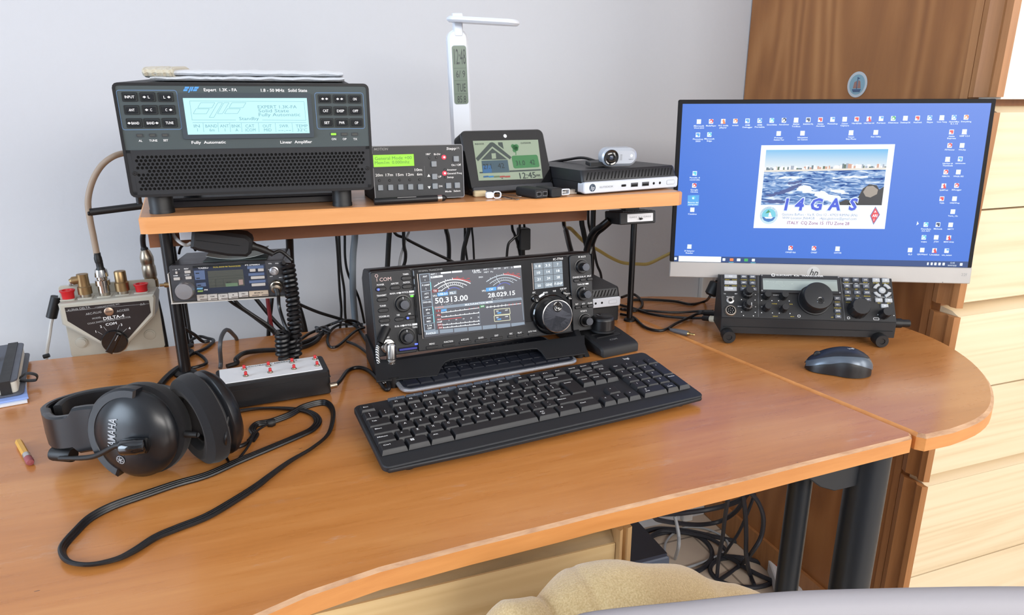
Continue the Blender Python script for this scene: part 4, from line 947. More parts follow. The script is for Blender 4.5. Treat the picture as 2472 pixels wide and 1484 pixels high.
# sloping stand in front and below
q = Matrix.Translation(IL) @ IM.to_4x4(); qi = q.inverted()
SPn = Pane((0.119, 0.853, 0.0108), frame(1.2, -67)); SQ = Matrix.Translation((0.119, 0.853, 0.0108)) @ frame(1.2, -67).to_4x4()
mb = MB(qi @ SQ)
mb.prism([SPn(u, v) for u, v in ((909, 921), (1056, 906), (1066, 884), (1075, 873), (1090, 867), (1285, 841), (1297, 841), (1306, 848), (1319, 866), (1413, 853), (1411, 808), (1300, 822), (956, 868), (904, 866))], 0.0025, 0.0, BLKM, 0.0004)
mb.build('stand_front', ic)
for sgn, xx in ((0, 0.1225), (1, 0.4315)):
    mb = MB(qi); mb.prism([(0.872, 0.0008), (0.915, 0.034), (0.985, 0.038), (0.985, 0.0008)], xx, xx + 0.009, BLKM, 0.001, 'yz'); mb.build('stand_side', ic)
mb = MB(qi); mb.box(0.136, 0.456, 0.94, 0.985, 0.028, 0.034, BLKM); mb.build('stand_shelf', ic)
for (xx, yy) in ((0.141, 0.864), (0.425, 0.88)):
    mb = MB(qi); mb.lathe([(0.008, 0.0002), (0.008, 0.014)], RUB, (xx, yy, 0), n=20); mb.build('foot', ic)
# headset plug with braided lead and microphone plug (cables of their own)
def onp(u, v, d): x, z = P(u, v, d); return q @ Vector((x, -d, z))
mp = thing('microphone_cable', 'black microphone lead with a chrome angled plug in the transceiver front', 'cable', onp(380, 1000, 0.008), IM)
mi = mp.matrix_basis.inverted()
mb = MB(mi); c0 = onp(372, 985, 0.003); ax = (q.to_3x3() @ Vector((0, -1, 0)))
mb.lathe([(0.0105, 0), (0.0105, 0.003), (0.0098, 0.004), (0.0075, 0.0045), (0.0075, 0.012)], CHROME, c0, ax, 32)
top = onp(403, 975, 0.018); bot = onp(405, 1100, 0.018); mb.lathe([(0.0, -0.003), (0.005, -0.0025), (0.0066, 0.0), (0.0068, 0.001), (0.0068, (bot - top).length)], CHROME, top, bot - top, 32, flute=(24, 0.004, 0.02, 0.04))
dd = (bot - top).normalized(); mb.lathe([(0.0055, 0), (0.0072, 0.001), (0.0072, 0.003), (0.0052, 0.0045), (0.0072, 0.006), (0.0066, 0.0095), (0.004, 0.010)], CHROME, bot, dd, 28)
mb.build('plug', mp, 'chrome angled plug')
mb = MB(mi); e = onp(404, 1150, 0.018)
mb.tube([e, onp(400, 1220, 0.018), ONY(840 + 375 / 3.8625, 580 + 1310 / 3.8625, 0.862), ONZ(840 + 385 / 3.8625 - 1, 580 + 1385 / 3.8625, 0.004), ONZ(840 + 340 / 3.8625, 580 + 1380 / 3.8625, 0.003), ONZ(840 + 290 / 3.8625, 580 + 1310 / 3.8625, 0.003), ONZ(840 + 200 / 3.8625, 580 + 1220 / 3.8625, 0.003), ONZ(840 + 100 / 3.8625, 580 + 1185 / 3.8625, 0.003), ONZ(840 + 0 / 3.8625, 580 + 1215 / 3.8625, 0.003), ONZ(822, 918, 0.012), ONZ(812, 928, 0.016)], 0.0028, CABLE, 10); mb.build('cord', mp)
mb = MB(mi); a = ONZ(812, 928, 0.016); mb.lathe([(0.004, 0), (0.004, 0.009)], NICKEL, a, ONZ(803, 930, 0.016) - a, 16); mb.build('end_plug', mp, 'dull metal end plug')
hp = thing('headset_cable', 'black and white braided lead with a jack in the transceiver phones socket', 'cable', onp(350, 840, 0.006), IM)
mi = hp.matrix_basis.inverted(); mb = MB(mi)
j0, j1 = onp(362, 815, 0.004), onp(300, 960, 0.016); mb.tube([j0, j1], [0.0060, 0.0050], RUB, 12, 0); mb.tube([j1, onp(283, 985, 0.016)], [0.005, 0.003], RUB, 12, 0)
mb.build('plug', hp)
mb = MB(mi); pts = [onp(283, 975, 0.016), onp(272, 1030, 0.018), onp(285, 1150, 0.018), onp(315, 1240, 0.018), ONY(840 + 340 / 3.8625, 580 + 1320 / 3.8625, 0.86)]
zz = bpy.data.materials.new('braid'); zz.use_nodes = True; nt = zz.node_tree; b = nt.nodes['Principled BSDF']; tc = nt.nodes.new('ShaderNodeTexCoord'); wv = nt.nodes.new('ShaderNodeTexWave'); wv.bands_direction = 'DIAGONAL'; wv.inputs['Scale'].default_value = 160; cr = nt.nodes.new('ShaderNodeValToRGB'); cr.color_ramp.interpolation = 'CONSTANT'; cr.color_ramp.elements[1].position = 0.45; cr.color_ramp.elements[0].color = (0.01, 0.01, 0.012, 1); cr.color_ramp.elements[1].color = (0.7, 0.7, 0.7, 1)
nt.links.new(tc.outputs['Object'], wv.inputs[0]); nt.links.new(wv.outputs['Fac'], cr.inputs[0]); nt.links.new(cr.outputs[0], b.inputs['Base Color']); b.inputs['Roughness'].default_value = 0.7
mb.tube(pts, 0.0024, zz, 10); mb.build('cord', hp, 'braided black and white cord')
# ======================= keyboards =======================
KBM = mat('keyboard_black', srgb(28, 30, 34), 0.55, bump=(1400, 0.15, 0.0002)); KEYM = mat('key_black', srgb(24, 25, 29), 0.45); MEDM = mat('media_key_grey', srgb(78, 86, 98), 0.45)
def keycap(mb, x0, x1, y0, y1, zb, h, m, tp=0.0022, dish=0.0):
    a = [(x0, y0, zb), (x1, y0, zb), (x1, y1, zb), (x0, y1, zb)]
    b_ = [(x0 + tp, y0 + tp * 1.3, zb + h), (x1 - tp, y0 + tp * 1.3, zb + h), (x1 - tp, y1 - tp * 0.7, zb + h + 0.0003), (x0 + tp, y1 - tp * 0.7, zb + h + 0.0003)]
    c = [(p[0] + dx * 0.0007, p[1] + dy * 0.0007, p[2] - 0.0006) for p, (dx, dy) in zip(b_, ((-1, -1), (1, -1), (1, 1), (-1, 1)))]
    vs = a + c + b_
    mb.add(vs, [(k * 4 + i, k * 4 + (i + 1) % 4, k * 4 + 4 + (i + 1) % 4, k * 4 + 4 + i) for k in range(2) for i in range(4)] + [(8, 9, 10, 11)], m, flat=True)
def keytext(mb, s, x, y, z, h, w=None, m=INK): mb.text(s, x, y, h, m, y=z, w=w, plane='xy', bold=True)
KL, KM = (0.0873, 0.6275, 0.0125), frame(5.9, 7.0)
kb = thing('keyboard', 'large black keyboard with number pad lying at the front of the desk', 'keyboard', KL, KM)
U, V = 0.01808, 0.01655; KX0, KY0 = 0.0040, 0.0270
mb = MB(); W_, D_ = 0.4155, 0.1285
mb.prism(rrect(W_ / 2, D_ / 2 - 0.001, W_, D_ + 0.002, 0.008, 5), -0.0065, 0.0005, KBM, 0.0012, 'xy')
mb.prism([(0.004, -0.002), (W_ - 0.004, -0.002), (W_ - 0.007, -0.0035), (W_ - 0.10, -0.0065), (0.10, -0.0065), (0.007, -0.0035)], -0.0062, -0.0015, KBM, 0.001, 'xy')
mb.box(KX0 - 0.0010, KX0 + 15 * U + 0.0010, KY0 - V * 0.53, KY0 + 4.52 * V, 0.0004, 0.0007, BLK)
mb.box(KX0 + 15.2 * U, KX0 + 18.3 * U, KY0 + 2.9 * V, KY0 + 5.42 * V, 0.0004, 0.0007, HOLE) if 0 else None
mb.text('logi', 0.378, 0.1185, 0.0045, INK, y=0.0008, plane='xy', bold=True); mb.prism(rrect(0.325, 0.1195, 0.026, 0.0050, 0.0025), 0.0004, 0.0007, HOLE, 0, 'xy')
mb.text('OFF ON', 0.330, 0.1245, 0.0015, INK, y=0.0008, plane='xy')
mb.build('base', kb)
mb = MB(); mb.prism(rrect(0.320, 0.1195, 0.010, 0.0038, 0.0018), 0.0006, 0.0018, BLK, 0.0003, 'xy'); mb.build('switch', kb)
for (fx, fy) in ((0.03, 0.012), (0.385, 0.012), (0.03, 0.115), (0.385, 0.115)):
    Kq = Matrix.Translation(KL) @ KM.to_4x4(); wp = Kq @ Vector((fx, fy, -0.006)); mb = MB(Kq.inverted()); mb.lathe([(0.007, 0.0002), (0.007, wp.z)], RUB, (wp.x, wp.y, 0), n=16); mb.build('foot', kb)
keys = []
def row(y, items, x=0.0, h=1.0):
    for it in items:
        if isinstance(it, (int, float)): x += it; continue
        lab_, w = it if isinstance(it, tuple) else (it, 1.0)
        keys.append((x, y, w, h, lab_)); x += w
row(0, [('Ctrl', 1.6), ('#', 1.4), ('Alt', 1.5), ('', 5.75), ('Alt Gr', 1.5), ('@', 1.6), ('Ctrl', 1.65), 0.2, '<', 'v', '>'])
keys.append((16.2, 1, 1, 1, '^'))
row(1, [('Maiusc', 1.25), '<', 'Z', 'X', 'C', 'V', 'B', 'N', 'M', ', ;', '. :', '- _', ('Maiusc', 2.75)])
row(2, [('Bloc', 1.75), 'A', 'S', 'D', 'F', 'G', 'H', 'J', 'K', 'L', 'ò ç', 'à °', 'ù §'])
row(3, [('Tab', 1.5), 'Q', 'W', 'E', 'R', 'T', 'Y', 'U', 'I', 'O', 'P', 'è [', '+ ]'])
keys.append((13.75, 2, 1.25, 2, 'Invio'))
row(4, ['\\ |', '1 !', '2 "', '3 £', '4 $', '5 %', '6 &', '7 /', '8 (', '9 )', '0 =', "' ?", 'ì ^', ('Backspace', 2)])
row(3, ['Canc', 'Fine', 'Pag'], 15.2); row(4, ['Ins', 'Home', 'Pag'], 15.2)
row(0, [('0 Ins', 2), '. Canc'], 18.45); row(1, ['1', '2', '3'], 18.45); row(2, ['4', '5', '6'], 18.45); row(3, ['7', '8', '9'], 18.45); row(4, ['Num', '/', '*', '-'], 18.45)
keys.append((21.45, 2, 1, 2, '+')); keys.append((21.45, 0, 1, 2, 'Invio'))
def row_f(items, x): 
    for it in items:
        if isinstance(it, float): x += it; continue
        keys.append((x, 5.12, 1, 0.82, it)); x += 1
row_f(['Esc', 1.0, 'F1', 'F2', 'F3', 'F4', 0.5, 'F5', 'F6', 'F7', 'F8', 0.5, 'F9', 'F10', 'F11', 'F12', 0.2, 'Stamp', 'Scorr', 'Pausa'], 0.0)
extra = MB(); nk = 0
order = sorted(range(len(keys)), key=lambda i: 0 if keys[i][4] not in ('Scorr', 'Pausa', 'Stamp', 'Num', '/') else 1)
for r_, i in enumerate(order):
    x, y, w, h, t = keys[i]
    mb = MB() if r_ < 100 else extra
    x0, x1 = KX0 + x * U + 0.0004, KX0 + (x + w) * U - 0.0004
    y0 = KY0 + (y - 0.5) * V + 0.0003; y1 = y0 + h * V - 0.0006
    keycap(mb, x0, x1, y0, y1, 0.0007, 0.0052, KEYM)
    z = 0.0063
    if t == '#':
        for a in (0, 1):
            for b_ in (0, 1): mb.rect(0, 0, 0, 0, 0, INK) if 0 else mb.face([(x0 + 0.005 + a * 0.0022, y1 - 0.0075 + b_ * 0.0020, z), (x0 + 0.0069 + a * 0.0022, y1 - 0.0075 + b_ * 0.0020, z), (x0 + 0.0069 + a * 0.0022, y1 - 0.0058 + b_ * 0.0020, z), (x0 + 0.005 + a * 0.0022, y1 - 0.0058 + b_ * 0.0020, z)], INK)
    elif t:
        for k, s_ in enumerate(t.split(' ')[:2]):
            if s_ == '@': s_ = '≡'
            big = len(s_) == 1 and s_.isalpha()
            keytext(mb, s_, x0 + (0.0068 if w < 1.2 else 0.0082), (y1 - 0.0052) - k * 0.0042, z, 0.0030 if big else (0.0027 if len(s_) < 3 else 0.0021), None if len(s_) < 3 else 0.0019 * len(s_))
    if r_ < 100: mb.build('key', kb)
o = extra.build('key', kb, kind='stuff')
# thin media keys behind the function row
for k in range(8):
    mb = MB(); x0 = KX0 + (2.05 + k * 1.22 + (0.0 if k < 5 else 0.0)) * U; x1 = x0 + 1.16 * U; mb.prism(rrect((x0 + x1) / 2, 0.1242, x1 - x0, 0.0052, 0.0014), 0.0004, 0.0034, MEDM, 0.0007, 'xy', both=False)
    keytext(mb, '◂▸' if k % 2 else '♪', (x0 + x1) / 2, 0.1242, 0.0036, 0.0016) if 0 else keytext(mb, '||' if k % 2 else 'o', (x0 + x1) / 2, 0.1242, 0.0036, 0.0016)
    mb.build('media_key', kb)
# smaller keyboard pushed under the transceiver
K2L, K2M = (0.146, 0.824, 0.0022), frame(4.9, 1.2)
k2 = thing('keyboard', 'small dark keyboard with a silver rim pushed under the transceiver', 'keyboard', K2L, K2M)
SILR = mat('silver_rim', srgb(196, 200, 206), 0.25, 0.7)
mb = MB(); mb.prism(rrect(0.134, 0.06, 0.268, 0.120, 0.016, 6), 0.0, 0.0050, SILR, 0.0018, 'xy'); mb.build('rim', k2, 'silver rim')
mb = MB(); mb.prism(rrect(0.134, 0.0615, 0.258, 0.113, 0.012, 6), 0.0049, 0.0056, mat('blue_black', srgb(26, 30, 40), 0.45), 0.0004, 'xy'); mb.build('base', k2)
for fx, fy in ((0.02, 0.015), (0.25, 0.015), (0.02, 0.1), (0.25, 0.1)):
    Kq = Matrix.Translation(K2L) @ K2M.to_4x4(); wp = Kq @ Vector((fx, fy, 0.001)); mb = MB(Kq.inverted()); mb.lathe([(0.005, 0.0002), (0.005, wp.z)], RUB, (wp.x, wp.y, 0), n=12); mb.build('foot', k2)
K2K = mat('key_bluish_black', srgb(24, 27, 36), 0.4)
let = ['', 'ZXCVBNM,.-', 'ASDFGHJKLò', 'QWERTYUIOP', '1234567890']
for j in range(5):
    x = 0.009
    ws = [1, 1, 1, 1, 5, 1, 1, 1, 1] if j == 0 else [1.4 - 0.1 * abs(j - 2)] + [1] * 10 + [13.0 - 10 - (1.4 - 0.1 * abs(j - 2))]
    for k, w in enumerate(ws):
        mb = MB(); x1 = x + w * 0.0190 + 0.00018; keycap(mb, x + 0.0005, x1 - 0.0005, 0.0125 + j * 0.0185, 0.0125 + (j + 1) * 0.0185 - 0.001, 0.0055, 0.0018, K2K, 0.0014)
        if j and 0 < k < 11: keytext(mb, let[j][k - 1], x + 0.007, 0.0125 + j * 0.0185 + 0.011, 0.0077, 0.0026, m=INKD)
        mb.build('key', k2); x = x1

# ======================= mouse =======================
ms = thing('mouse', 'black and dark grey wireless mouse on the rounded desk end', 'mouse', (0.746, 0.698, 0.0), frame(-36))
def mouse_surf(fn, m, name, lab=None, nu=28, nv=20, a0=0, a1=1, zlo=0.0):
    vs = []; fs = []
    for i in range(nu + 1):
        for j in range(nv + 1):
            vs.append(fn(i / nu, a0 + (a1 - a0) * j / nv))
    for i in range(nu):
        for j in range(nv): fs.append((i * (nv + 1) + j, (i + 1) * (nv + 1) + j, (i + 1) * (nv + 1) + j + 1, i * (nv + 1) + j + 1))
    return MB().add(vs, fs, m).build(name, ms, lab, ang=60)
ML, MW, MH = 0.088, 0.055, 0.033
def mfn(s, t, k=1.0, lift=0.0):   # s along length (x), t around from left skirt (0) over the top to right skirt (1)
    x = -ML / 2 + ML * s; e = max(0.0, 1 - abs(2 * s - 1) ** 2.6) ** 0.5
    wv = MW / 2 * e * (0.90 + 0.10 * math.cos(2 * PI * (s - 0.72)) - 0.05 * math.exp(-((s - 0.42) / 0.12) ** 2))
    hv = MH * math.sin(PI * (0.13 + 0.60 * s)) ** 0.9 * e ** 0.42 + 0.0005
    a = PI * t; c_, s_ = math.cos(a), math.sin(a)
    return (x * k, -wv * math.copysign(abs(c_) ** 0.75, c_) * k, 0.0012 + lift + hv * abs(s_) ** 0.62 * k)
MTOP = mat('mouse_top', srgb(30, 33, 42), 0.4); MSIDE = mat('mouse_band_grey', srgb(92, 102, 114), 0.28, 0.3); MBOT = mat('mouse_black', srgb(18, 19, 22), 0.42)
# local x: 0 = front, 1 = tail
mouse_surf(lambda s, t: mfn(s, t), MBOT, 'body')
mouse_surf(lambda s, t: mfn(0.012 + 0.976 * s, (0.10 + 0.055 * math.sin(PI * s) - 0.03 * math.exp(-((s - 0.35) / 0.12) ** 2)) * (1 - t) + t * (0.90 - 0.055 * math.sin(PI * s) + 0.03 * math.exp(-((s - 0.35) / 0.12) ** 2)), 1.012), MSIDE, 'side_band', 'glossy grey side band')
mouse_surf(lambda s, t: mfn(0.03 + 0.90 * s, 0.5 + (t - 0.5) * 2 * (0.16 + 0.07 * math.sin(PI * min(1, s * 1.1)) ** 0.8 + 0.10 * (s > 2)) * (max(0.0, 1 - (2 * s - 1) ** 6) ** 0.5), 1.026), MTOP, 'top_shell')
mb = MB(); mb.lathe([(0.0035, -0.0028), (0.0052, -0.002), (0.0052, 0.002), (0.0035, 0.0028)], RUB, (-0.029, 0, 0.0225), (0, 1, 0), 24, flute=(24, -1, 1, 0.06)); mb.build('scroll_wheel', ms)
mb = MB(Matrix.Translation((0.013, 0.0, mfn(0.63, 0.5, 1.026)[2] + 0.0004)) @ Matrix.Rotation(R_(32), 4, 'Z')); mb.text('logi', 0, 0, 0.0045, INK, y=0, plane='xy', bold=True); mb.build('lettering', ms)

# ======================= recorded message box =======================
XL, XM = (-0.0765, 0.853, 0.002), frame(4.0)
bx = thing('message_keyer_box', 'black box with a white top and red push buttons behind the headphones', 'switch box', XL, XM)
mb = MB(); mb.prism(rrect(0.068, 0.031, 0.136, 0.062, 0.004), 0.0, 0.0325, BLK, 0.0015, 'xy'); mb.frame_rect(0, 0, 0, 0, 0, 0, 0, 0, GLOSS) if 0 else None
mb.box(-0.0006, 0.1366, -0.0006, 0.0626, 0.0235, 0.0245, BLK)
mb.build('case', bx)
mb = MB(); mb.prism(rrect(0.0665, 0.033, 0.124, 0.052, 0.001), 0.0325, 0.0335, mat('panel_white', srgb(232, 234, 236), 0.45), 0.0003, 'xy'); mb.text('RECORDED MESSAGES', 0.069, 0.0540, 0.0030, DINK, y=0.0337, w=0.066, plane='xy', bold=True); mb.build('top_plate', bx, 'white top plate')
for r_ in range(2):
    for k in range(4):
        x, y = (0.0345 + k * 0.0300, 0.0465) if r_ else (0.0350 + k * 0.0295, 0.0215)
        b_ = thing('push_button', None, None, (x, y, 0.0335)); b_.parent = bx; b_.matrix_parent_inverse = Matrix.Identity(4)
        mb = MB(); mb.lathe([(0.0036, 0), (0.0036, 0.0012)], NICKEL, n=6); mb.lathe([(0.0028, 0.0012), (0.0026, 0.0022)], NICKEL, n=16); mb.build('collar', b_, 'metal collar')
        mb = MB(); mb.lathe([(0.0019, 0.0022), (0.0019, 0.0058), (0.0015, 0.0064), (0, 0.0065)], RED, n=16); mb.build('cap', b_, 'red cap')
for fx, fy in ((0.012, 0.010), (0.124, 0.010), (0.012, 0.052), (0.124, 0.052)):
    mb = MB(); mb.lathe([(0.004, -0.0018), (0.004, 0.0005)], RUB, (fx, fy, 0), n=12); mb.build('foot', bx)

# ======================= small transceiver under the shelf =======================
YL, YM = (-0.12675, 0.9843, 0.1133), frame(-6.5, -2)
ya = thing('mobile_radio', 'small grey mobile radio with silver knob hung beneath the shelf', 'radio', YL, YM)
P = Pane(YL, YM, 400, 560, 8.24); YW_, YH = 0.1463, 0.0493
YG = mat('radio_grey', srgb(54, 54, 58), 0.5); YNV = mat('panel_navy', srgb(38, 44, 60), 0.35); BTN = mat('button_cream', srgb(176, 170, 164), 0.5); PBL = mat('patch_blue', srgb(82, 98, 130), 0.5)
mb = MB(); mb.rr(YW_ / 2, YH / 2, YW_, YH, 0.003, 0.10, 0.002, mat('radio_case_dark', srgb(36, 30, 32), 0.3), 0.0008); mb.rr(YW_ / 2, YH / 2, YW_, YH, 0.003, 0.002, 0.0, YG, 0.0006); mb.build('case', ya)
mb = MB(); q = [P(535, 690), P(1968, 590), P(2060, 1140), P(610, 1240)]
mb.add([(a, -0.0004, b_) for a, b_ in q], [(0, 1, 2, 3)], YNV, flat=True)
def T(t, u, v, hp, wp, m=INK, y=-0.0007): ptext(mb, P, t, u, v, wp, hp, m, y, True)
poly([(535, 672), (1968, 578), (1972, 628), (538, 722)], GLOSS, -0.0005, P, mb)
T('YAESU', 745, 713, 28, 205); T('DUAL BAND FM TRANSCEIVER', 1222, 684, 24, 550, YINK); T('FT-2700RH', 1725, 650, 26, 290)
poly([(560, 768), (772, 756), (790, 940), (590, 950)], PBL, -0.0005, P, mb); poly([(608, 1018), (795, 1000), (808, 1076), (620, 1090)], PBL, -0.0005, P, mb)
for u, v in ((632, 818), (646, 918), (668, 1056)): prect(mb, P, u, v, 70, 20, DINK, -0.0007)
poly([(625, 1105), (745, 1100), (735, 1138), (620, 1142)], mat('tag_cyan', srgb(105, 160, 200), 0.5), -0.0006, P, mb); poly([(640, 1160), (750, 1154), (740, 1188), (633, 1194)], mat('tag_green', srgb(130, 160, 90), 0.5), -0.0006, P, mb); T('FM', 803, 1146, 28, 66)
poly([(832, 775), (1535, 738), (1575, 1060), (870, 1110)], mat('radio_lcd', srgb(76, 77, 71), 0.2), -0.0006, P, mb)
for (a, b_, c, d) in ((845, 900, 1545, 850), (850, 945, 1550, 900), (860, 1000, 1145, 985), (865, 1065, 1150, 1050), (990, 945, 1005, 1100), (1145, 935, 1165, 1090)): line(a, b_, c, d, 0.0003, mat('lcd_line', srgb(52, 58, 54), 0.4), -0.0008, P, mb)
poly([(1190, 1020), (1430, 1005), (1440, 1070), (1200, 1085)], mat('lcd_sage', srgb(96, 116, 92), 0.3), -0.0007, P, mb)
poly([(1450, 945), (1535, 940), (1545, 1040), (1462, 1050)], mat('lcd_pink', srgb(150, 128, 120), 0.3), -0.0007, P, mb); T('BUSY', 1262, 995, 20, 95, DINK, -0.0009)
poly([(1620, 680), (1945, 660), (1950, 715), (1625, 735)], PBL, -0.0005, P, mb); poly([(1645, 820), (1960, 800), (1965, 850), (1650, 870)], PBL, -0.0005, P, mb); poly([(1660, 965), (1985, 945), (1990, 995), (1665, 1015)], PBL, -0.0005, P, mb)
T('- o +', 212, 742, 22, 150); T('REV', 412, 728, 26, 88); T('LOW', 432, 850, 24, 100); T('DIM', 200, 866, 24, 86); T('VOL', 2075, 624, 22, 74); T('SQL', 2215, 618, 22, 74); T('OFF', 2100, 880, 16, 60); T('MIC', 2290, 900, 18, 70)
mb.build('front_panel', ya)
for (u, v, w, h, m) in ((440, 788, 120, 55, BTN), (460, 905, 120, 55, BTN), (226, 925, 124, 55, BTN), (1732, 755, 115, 55, BTN), (1895, 748, 115, 55, BTN), (1835, 898, 275, 55, BTN), (1850, 1040, 275, 55, BTN), (218, 803, 40, 50, BTN),
        (730, 1298, 205, 120, BTN), (937, 1290, 195, 120, BTN), (1145, 1282, 195, 115, BTN), (1348, 1258, 195, 110, BTN), (1552, 1235, 190, 105, BTN), (1855, 1215, 385, 110, mat('button_tan', srgb(178, 160, 140), 0.5))):
    mb = MB(); x, z = P(u, v); w_, h_ = P.sz(u, v, w, h); mb.rr(x, z, w_, h_, 0.0006, 0, -0.0022, m, 0.0003)
    lab_ = {730: 'STEP', 937: 'TONE', 1145: 'T.SET', 1348: 'M', 1552: 'PRI', 1855: 'MHz/M CH'}.get(u)
    if lab_:
        mb.text(lab_, x, z + h_ * 0.15, 0.0016, DINK, y=-0.0024, w=(0.0014 * len(lab_)) if len(lab_) > 1 else None, bold=True)
        for k in ((0,) if u != 1855 else (-1, 1)): mb.rect(x + 0.002 + k * w_ * 0.25, z - h_ * 0.28, w_ * (0.7 if u != 1855 else 0.36), h_ * 0.16, -0.0024, mat('slot_brown', srgb(104, 92, 86), 0.5))
    mb.build('button', ya)
ALU = mat('aluminium', srgb(178, 176, 178), 0.32, 0.85)
x, z = P(385, 1165, 0.005); r = P.sz(385, 1185, 375, 375, 0.01)[0] / 2
mb = MB(); mb.lathe([(r * 1.02, 0), (r * 1.0, 0.001), (r * 0.97, 0.0115), (r * 0.90, 0.0125), (0, 0.0127)], ALU, (x, 0, z), (0, -1, 0), 60, flute=(30, 0.001, 0.0115, 0.02)); mb.build('main_knob', ya, 'silver main knob')
x, z = P(2160, 765); r = P.sz(2160, 765, 190, 190)[0] / 2
mb = MB(); mb.lathe([(r, 0), (r * 0.95, 0.004), (r * 0.72, 0.0045), (r * 0.66, 0.009)], ALU, (x, 0, z), (0, -1, 0), 36); mb.lathe([(r * 0.5, 0.009), (r * 0.46, 0.013), (0, 0.0132)], ALU, (x, 0, z), (0, -1, 0), 30); mb.box(x - r * 1.25, x - r * 0.9, -0.002, 0, z + r * 0.2, z + r * 0.45, ALU); mb.build('volume_knob', ya, 'silver volume knob')
# pale mounting bracket
mb = MB(); BK = mat('bracket_white', srgb(196, 190, 182), 0.5)
mb.box(-0.0035, -0.0022, 0.002, 0.09, -0.0022, 0.038, BK); mb.box(-0.0035, YW_ + 0.001, 0.0, 0.09, -0.0032, -0.0020, BK); mb.build('bracket', ya, 'pale metal bracket')
mb = MB(); mb.lathe([(0.0035, 0), (0.0035, 0.006), (0.002, 0.007), (0.002, 0.012)], BRASS, (-0.0035, 0.006, 0.0225), (-1, 0, 0), 12); mb.build('screw', ya)
# leaflet on the radio
Yq = Matrix.Translation(YL) @ YM.to_4x4()
lf = thing('leaflet', 'grey-green paper leaflet curling on top of the small radio', 'leaflet', Yq @ Vector((0.04, 0.012, YH)), YM)
PAP = mat('paper_grey_green', srgb(186, 194, 188), 0.7)
vs = []; nx = 12
for j in range(2):
    for i in range(nx + 1):
        s_ = i / nx; vs.append((0.004 + 0.076 * s_, 0.004 + j * 0.055, 0.002 + 0.006 * (abs(2 * s_ - 1) ** 2) + 0.002 * j))
mb = MB(); mb.add(vs + [(a, b_, c - 0.0006) for a, b_, c in vs], [(i, i + 1, nx + 2 + i, nx + 1 + i) for i in range(nx)] + [(2 * nx + 2 + i, 2 * nx + 3 + i, i + 1, i) for i in range(nx)] + [(2 * nx + 2 + nx + 1 + i, 2 * nx + 2 + nx + 2 + i, 2 * nx + 3 + i, 2 * nx + 2 + i) for i in range(nx)], PAP)
mb.build('sheet', lf)
mb = MB(); mb.box(0.0, 0.082, 0.0, 0.050, 0.0004, 0.0012, mat('card_dark_green', srgb(66, 78, 78), 0.5)); mb.build('backing_card', lf)
# hand microphone lying on top
hm = thing('hand_microphone', 'black hand microphone hanging from the shelf above the small radio', 'microphone', ONY(472, 575, 1.0), frame(-8, 0, 10))
M0 = ONY(400 + 535 / 8.24, 560 + 110 / 8.24, 0.963); M1 = ONY(400 + 1730 / 8.24, 560 + 250 / 8.24, 0.963); L_ = (M1 - M0).length
ang = math.degrees(math.atan2(-(M1 - M0).z, (M1 - M0).x))
hm.matrix_basis = Matrix.Translation(M0) @ frame(-3, 0, ang).to_4x4()
mb = MB(); prof = [(0, -0.011), (0.0, 0.010), (0.004, 0.014), (L_ * 0.5, 0.0150), (L_ * 0.88, 0.0150), (L_ * 0.97, 0.011), (L_, 0.006), (L_, -0.008), (L_ * 0.93, -0.0135), (L_ * 0.62, -0.0155), (0.01, -0.0135)]
mb.prism(prof, 0.022, -0.018, BLKM, 0.004, 'xz', both=True); mb.box(0.006, L_ * 0.8, -0.0185, -0.0178, 0.0005, 0.0010, HOLE); mb.build('body', hm)
mb = MB(); mb.tube([(L_ - 0.002, 0, -0.001), (L_ + 0.012, 0, -0.0035), (L_ + 0.027, 0, -0.0085)], [0.0062, 0.0048, 0.0038], RUB, 14, 4); mb.build('strain_relief', hm)
mw = hm.matrix_basis.copy(); cend = mw @ Vector((L_ + 0.026, 0, -0.0085))
def coil(p0, p1, r, turns, wr=0.0019, n=12, bow=(0, 0, 0)):
    p0, p1 = Vector(p0), Vector(p1); ax = (p1 - p0).normalized(); x = ax.orthogonal().normalized(); y = ax.cross(x); o = []
    for k in range(int(turns * n) + 1):
        s_ = k / (turns * n); a = 2 * PI * turns * s_; b_ = Vector(bow) * (4 * s_ * (1 - s_)); o.append(p0 + (p1 - p0) * s_ + b_ + x * r * math.cos(a) + y * r * math.sin(a))
    return o
cc = thing('coiled_cable', 'black coiled microphone cable hanging beside the small radio down to the desk', 'cable', ONZ(712, 868, 0.004))
ci = cc.matrix_basis.inverted()
mb = MB(ci)
t0 = ONY(694, 634, 0.963); t1 = ONY(712, 858, 0.93)
mb.tube([cend, ONY(676, 606, 0.963), ONY(694, 618, 0.963), t0 + Vector((0.006, 0, 0.003))], 0.0022, CABLE, 8)
mb.tube(coil(t0, t1, 0.0072, 20, bow=(0.003, 0, 0)), 0.0028, CABLE, 7, 0); mb.build('coil', cc)
mb = MB(ci); t2 = ONY(681, 800, 0.925); t3 = ONY(683, 862, 0.925)
mb.tube(coil(t2, t3, 0.0074, 6), 0.0029, CABLE, 7, 0)
mb.tube(coil(ONY(702, 812, 0.93), ONY(706, 868, 0.93), 0.0066, 5), 0.0026, CABLE, 7, 0)
pj = Yq @ Vector((P(2215, 1100)[0], -0.012, P(2215, 1100)[1]))
mb.tube([pj + Vector((0, -0.004, -0.006)), ONY(672, 706, 0.955), ONY(674, 740, 0.96), ONY(686, 780, 0.94), ONY(698, 806, 0.93), ONY(684, 800, 0.925)], 0.0024, CABLE, 9)
mb.build('return_coil', cc)
mb = MB(ci); x, z = P(2205, 1045); base = Yq @ Vector((x, -0.0006, z)); axd = (Yq.to_3x3() @ Vector((0.05, -1, -0.35))).normalized()
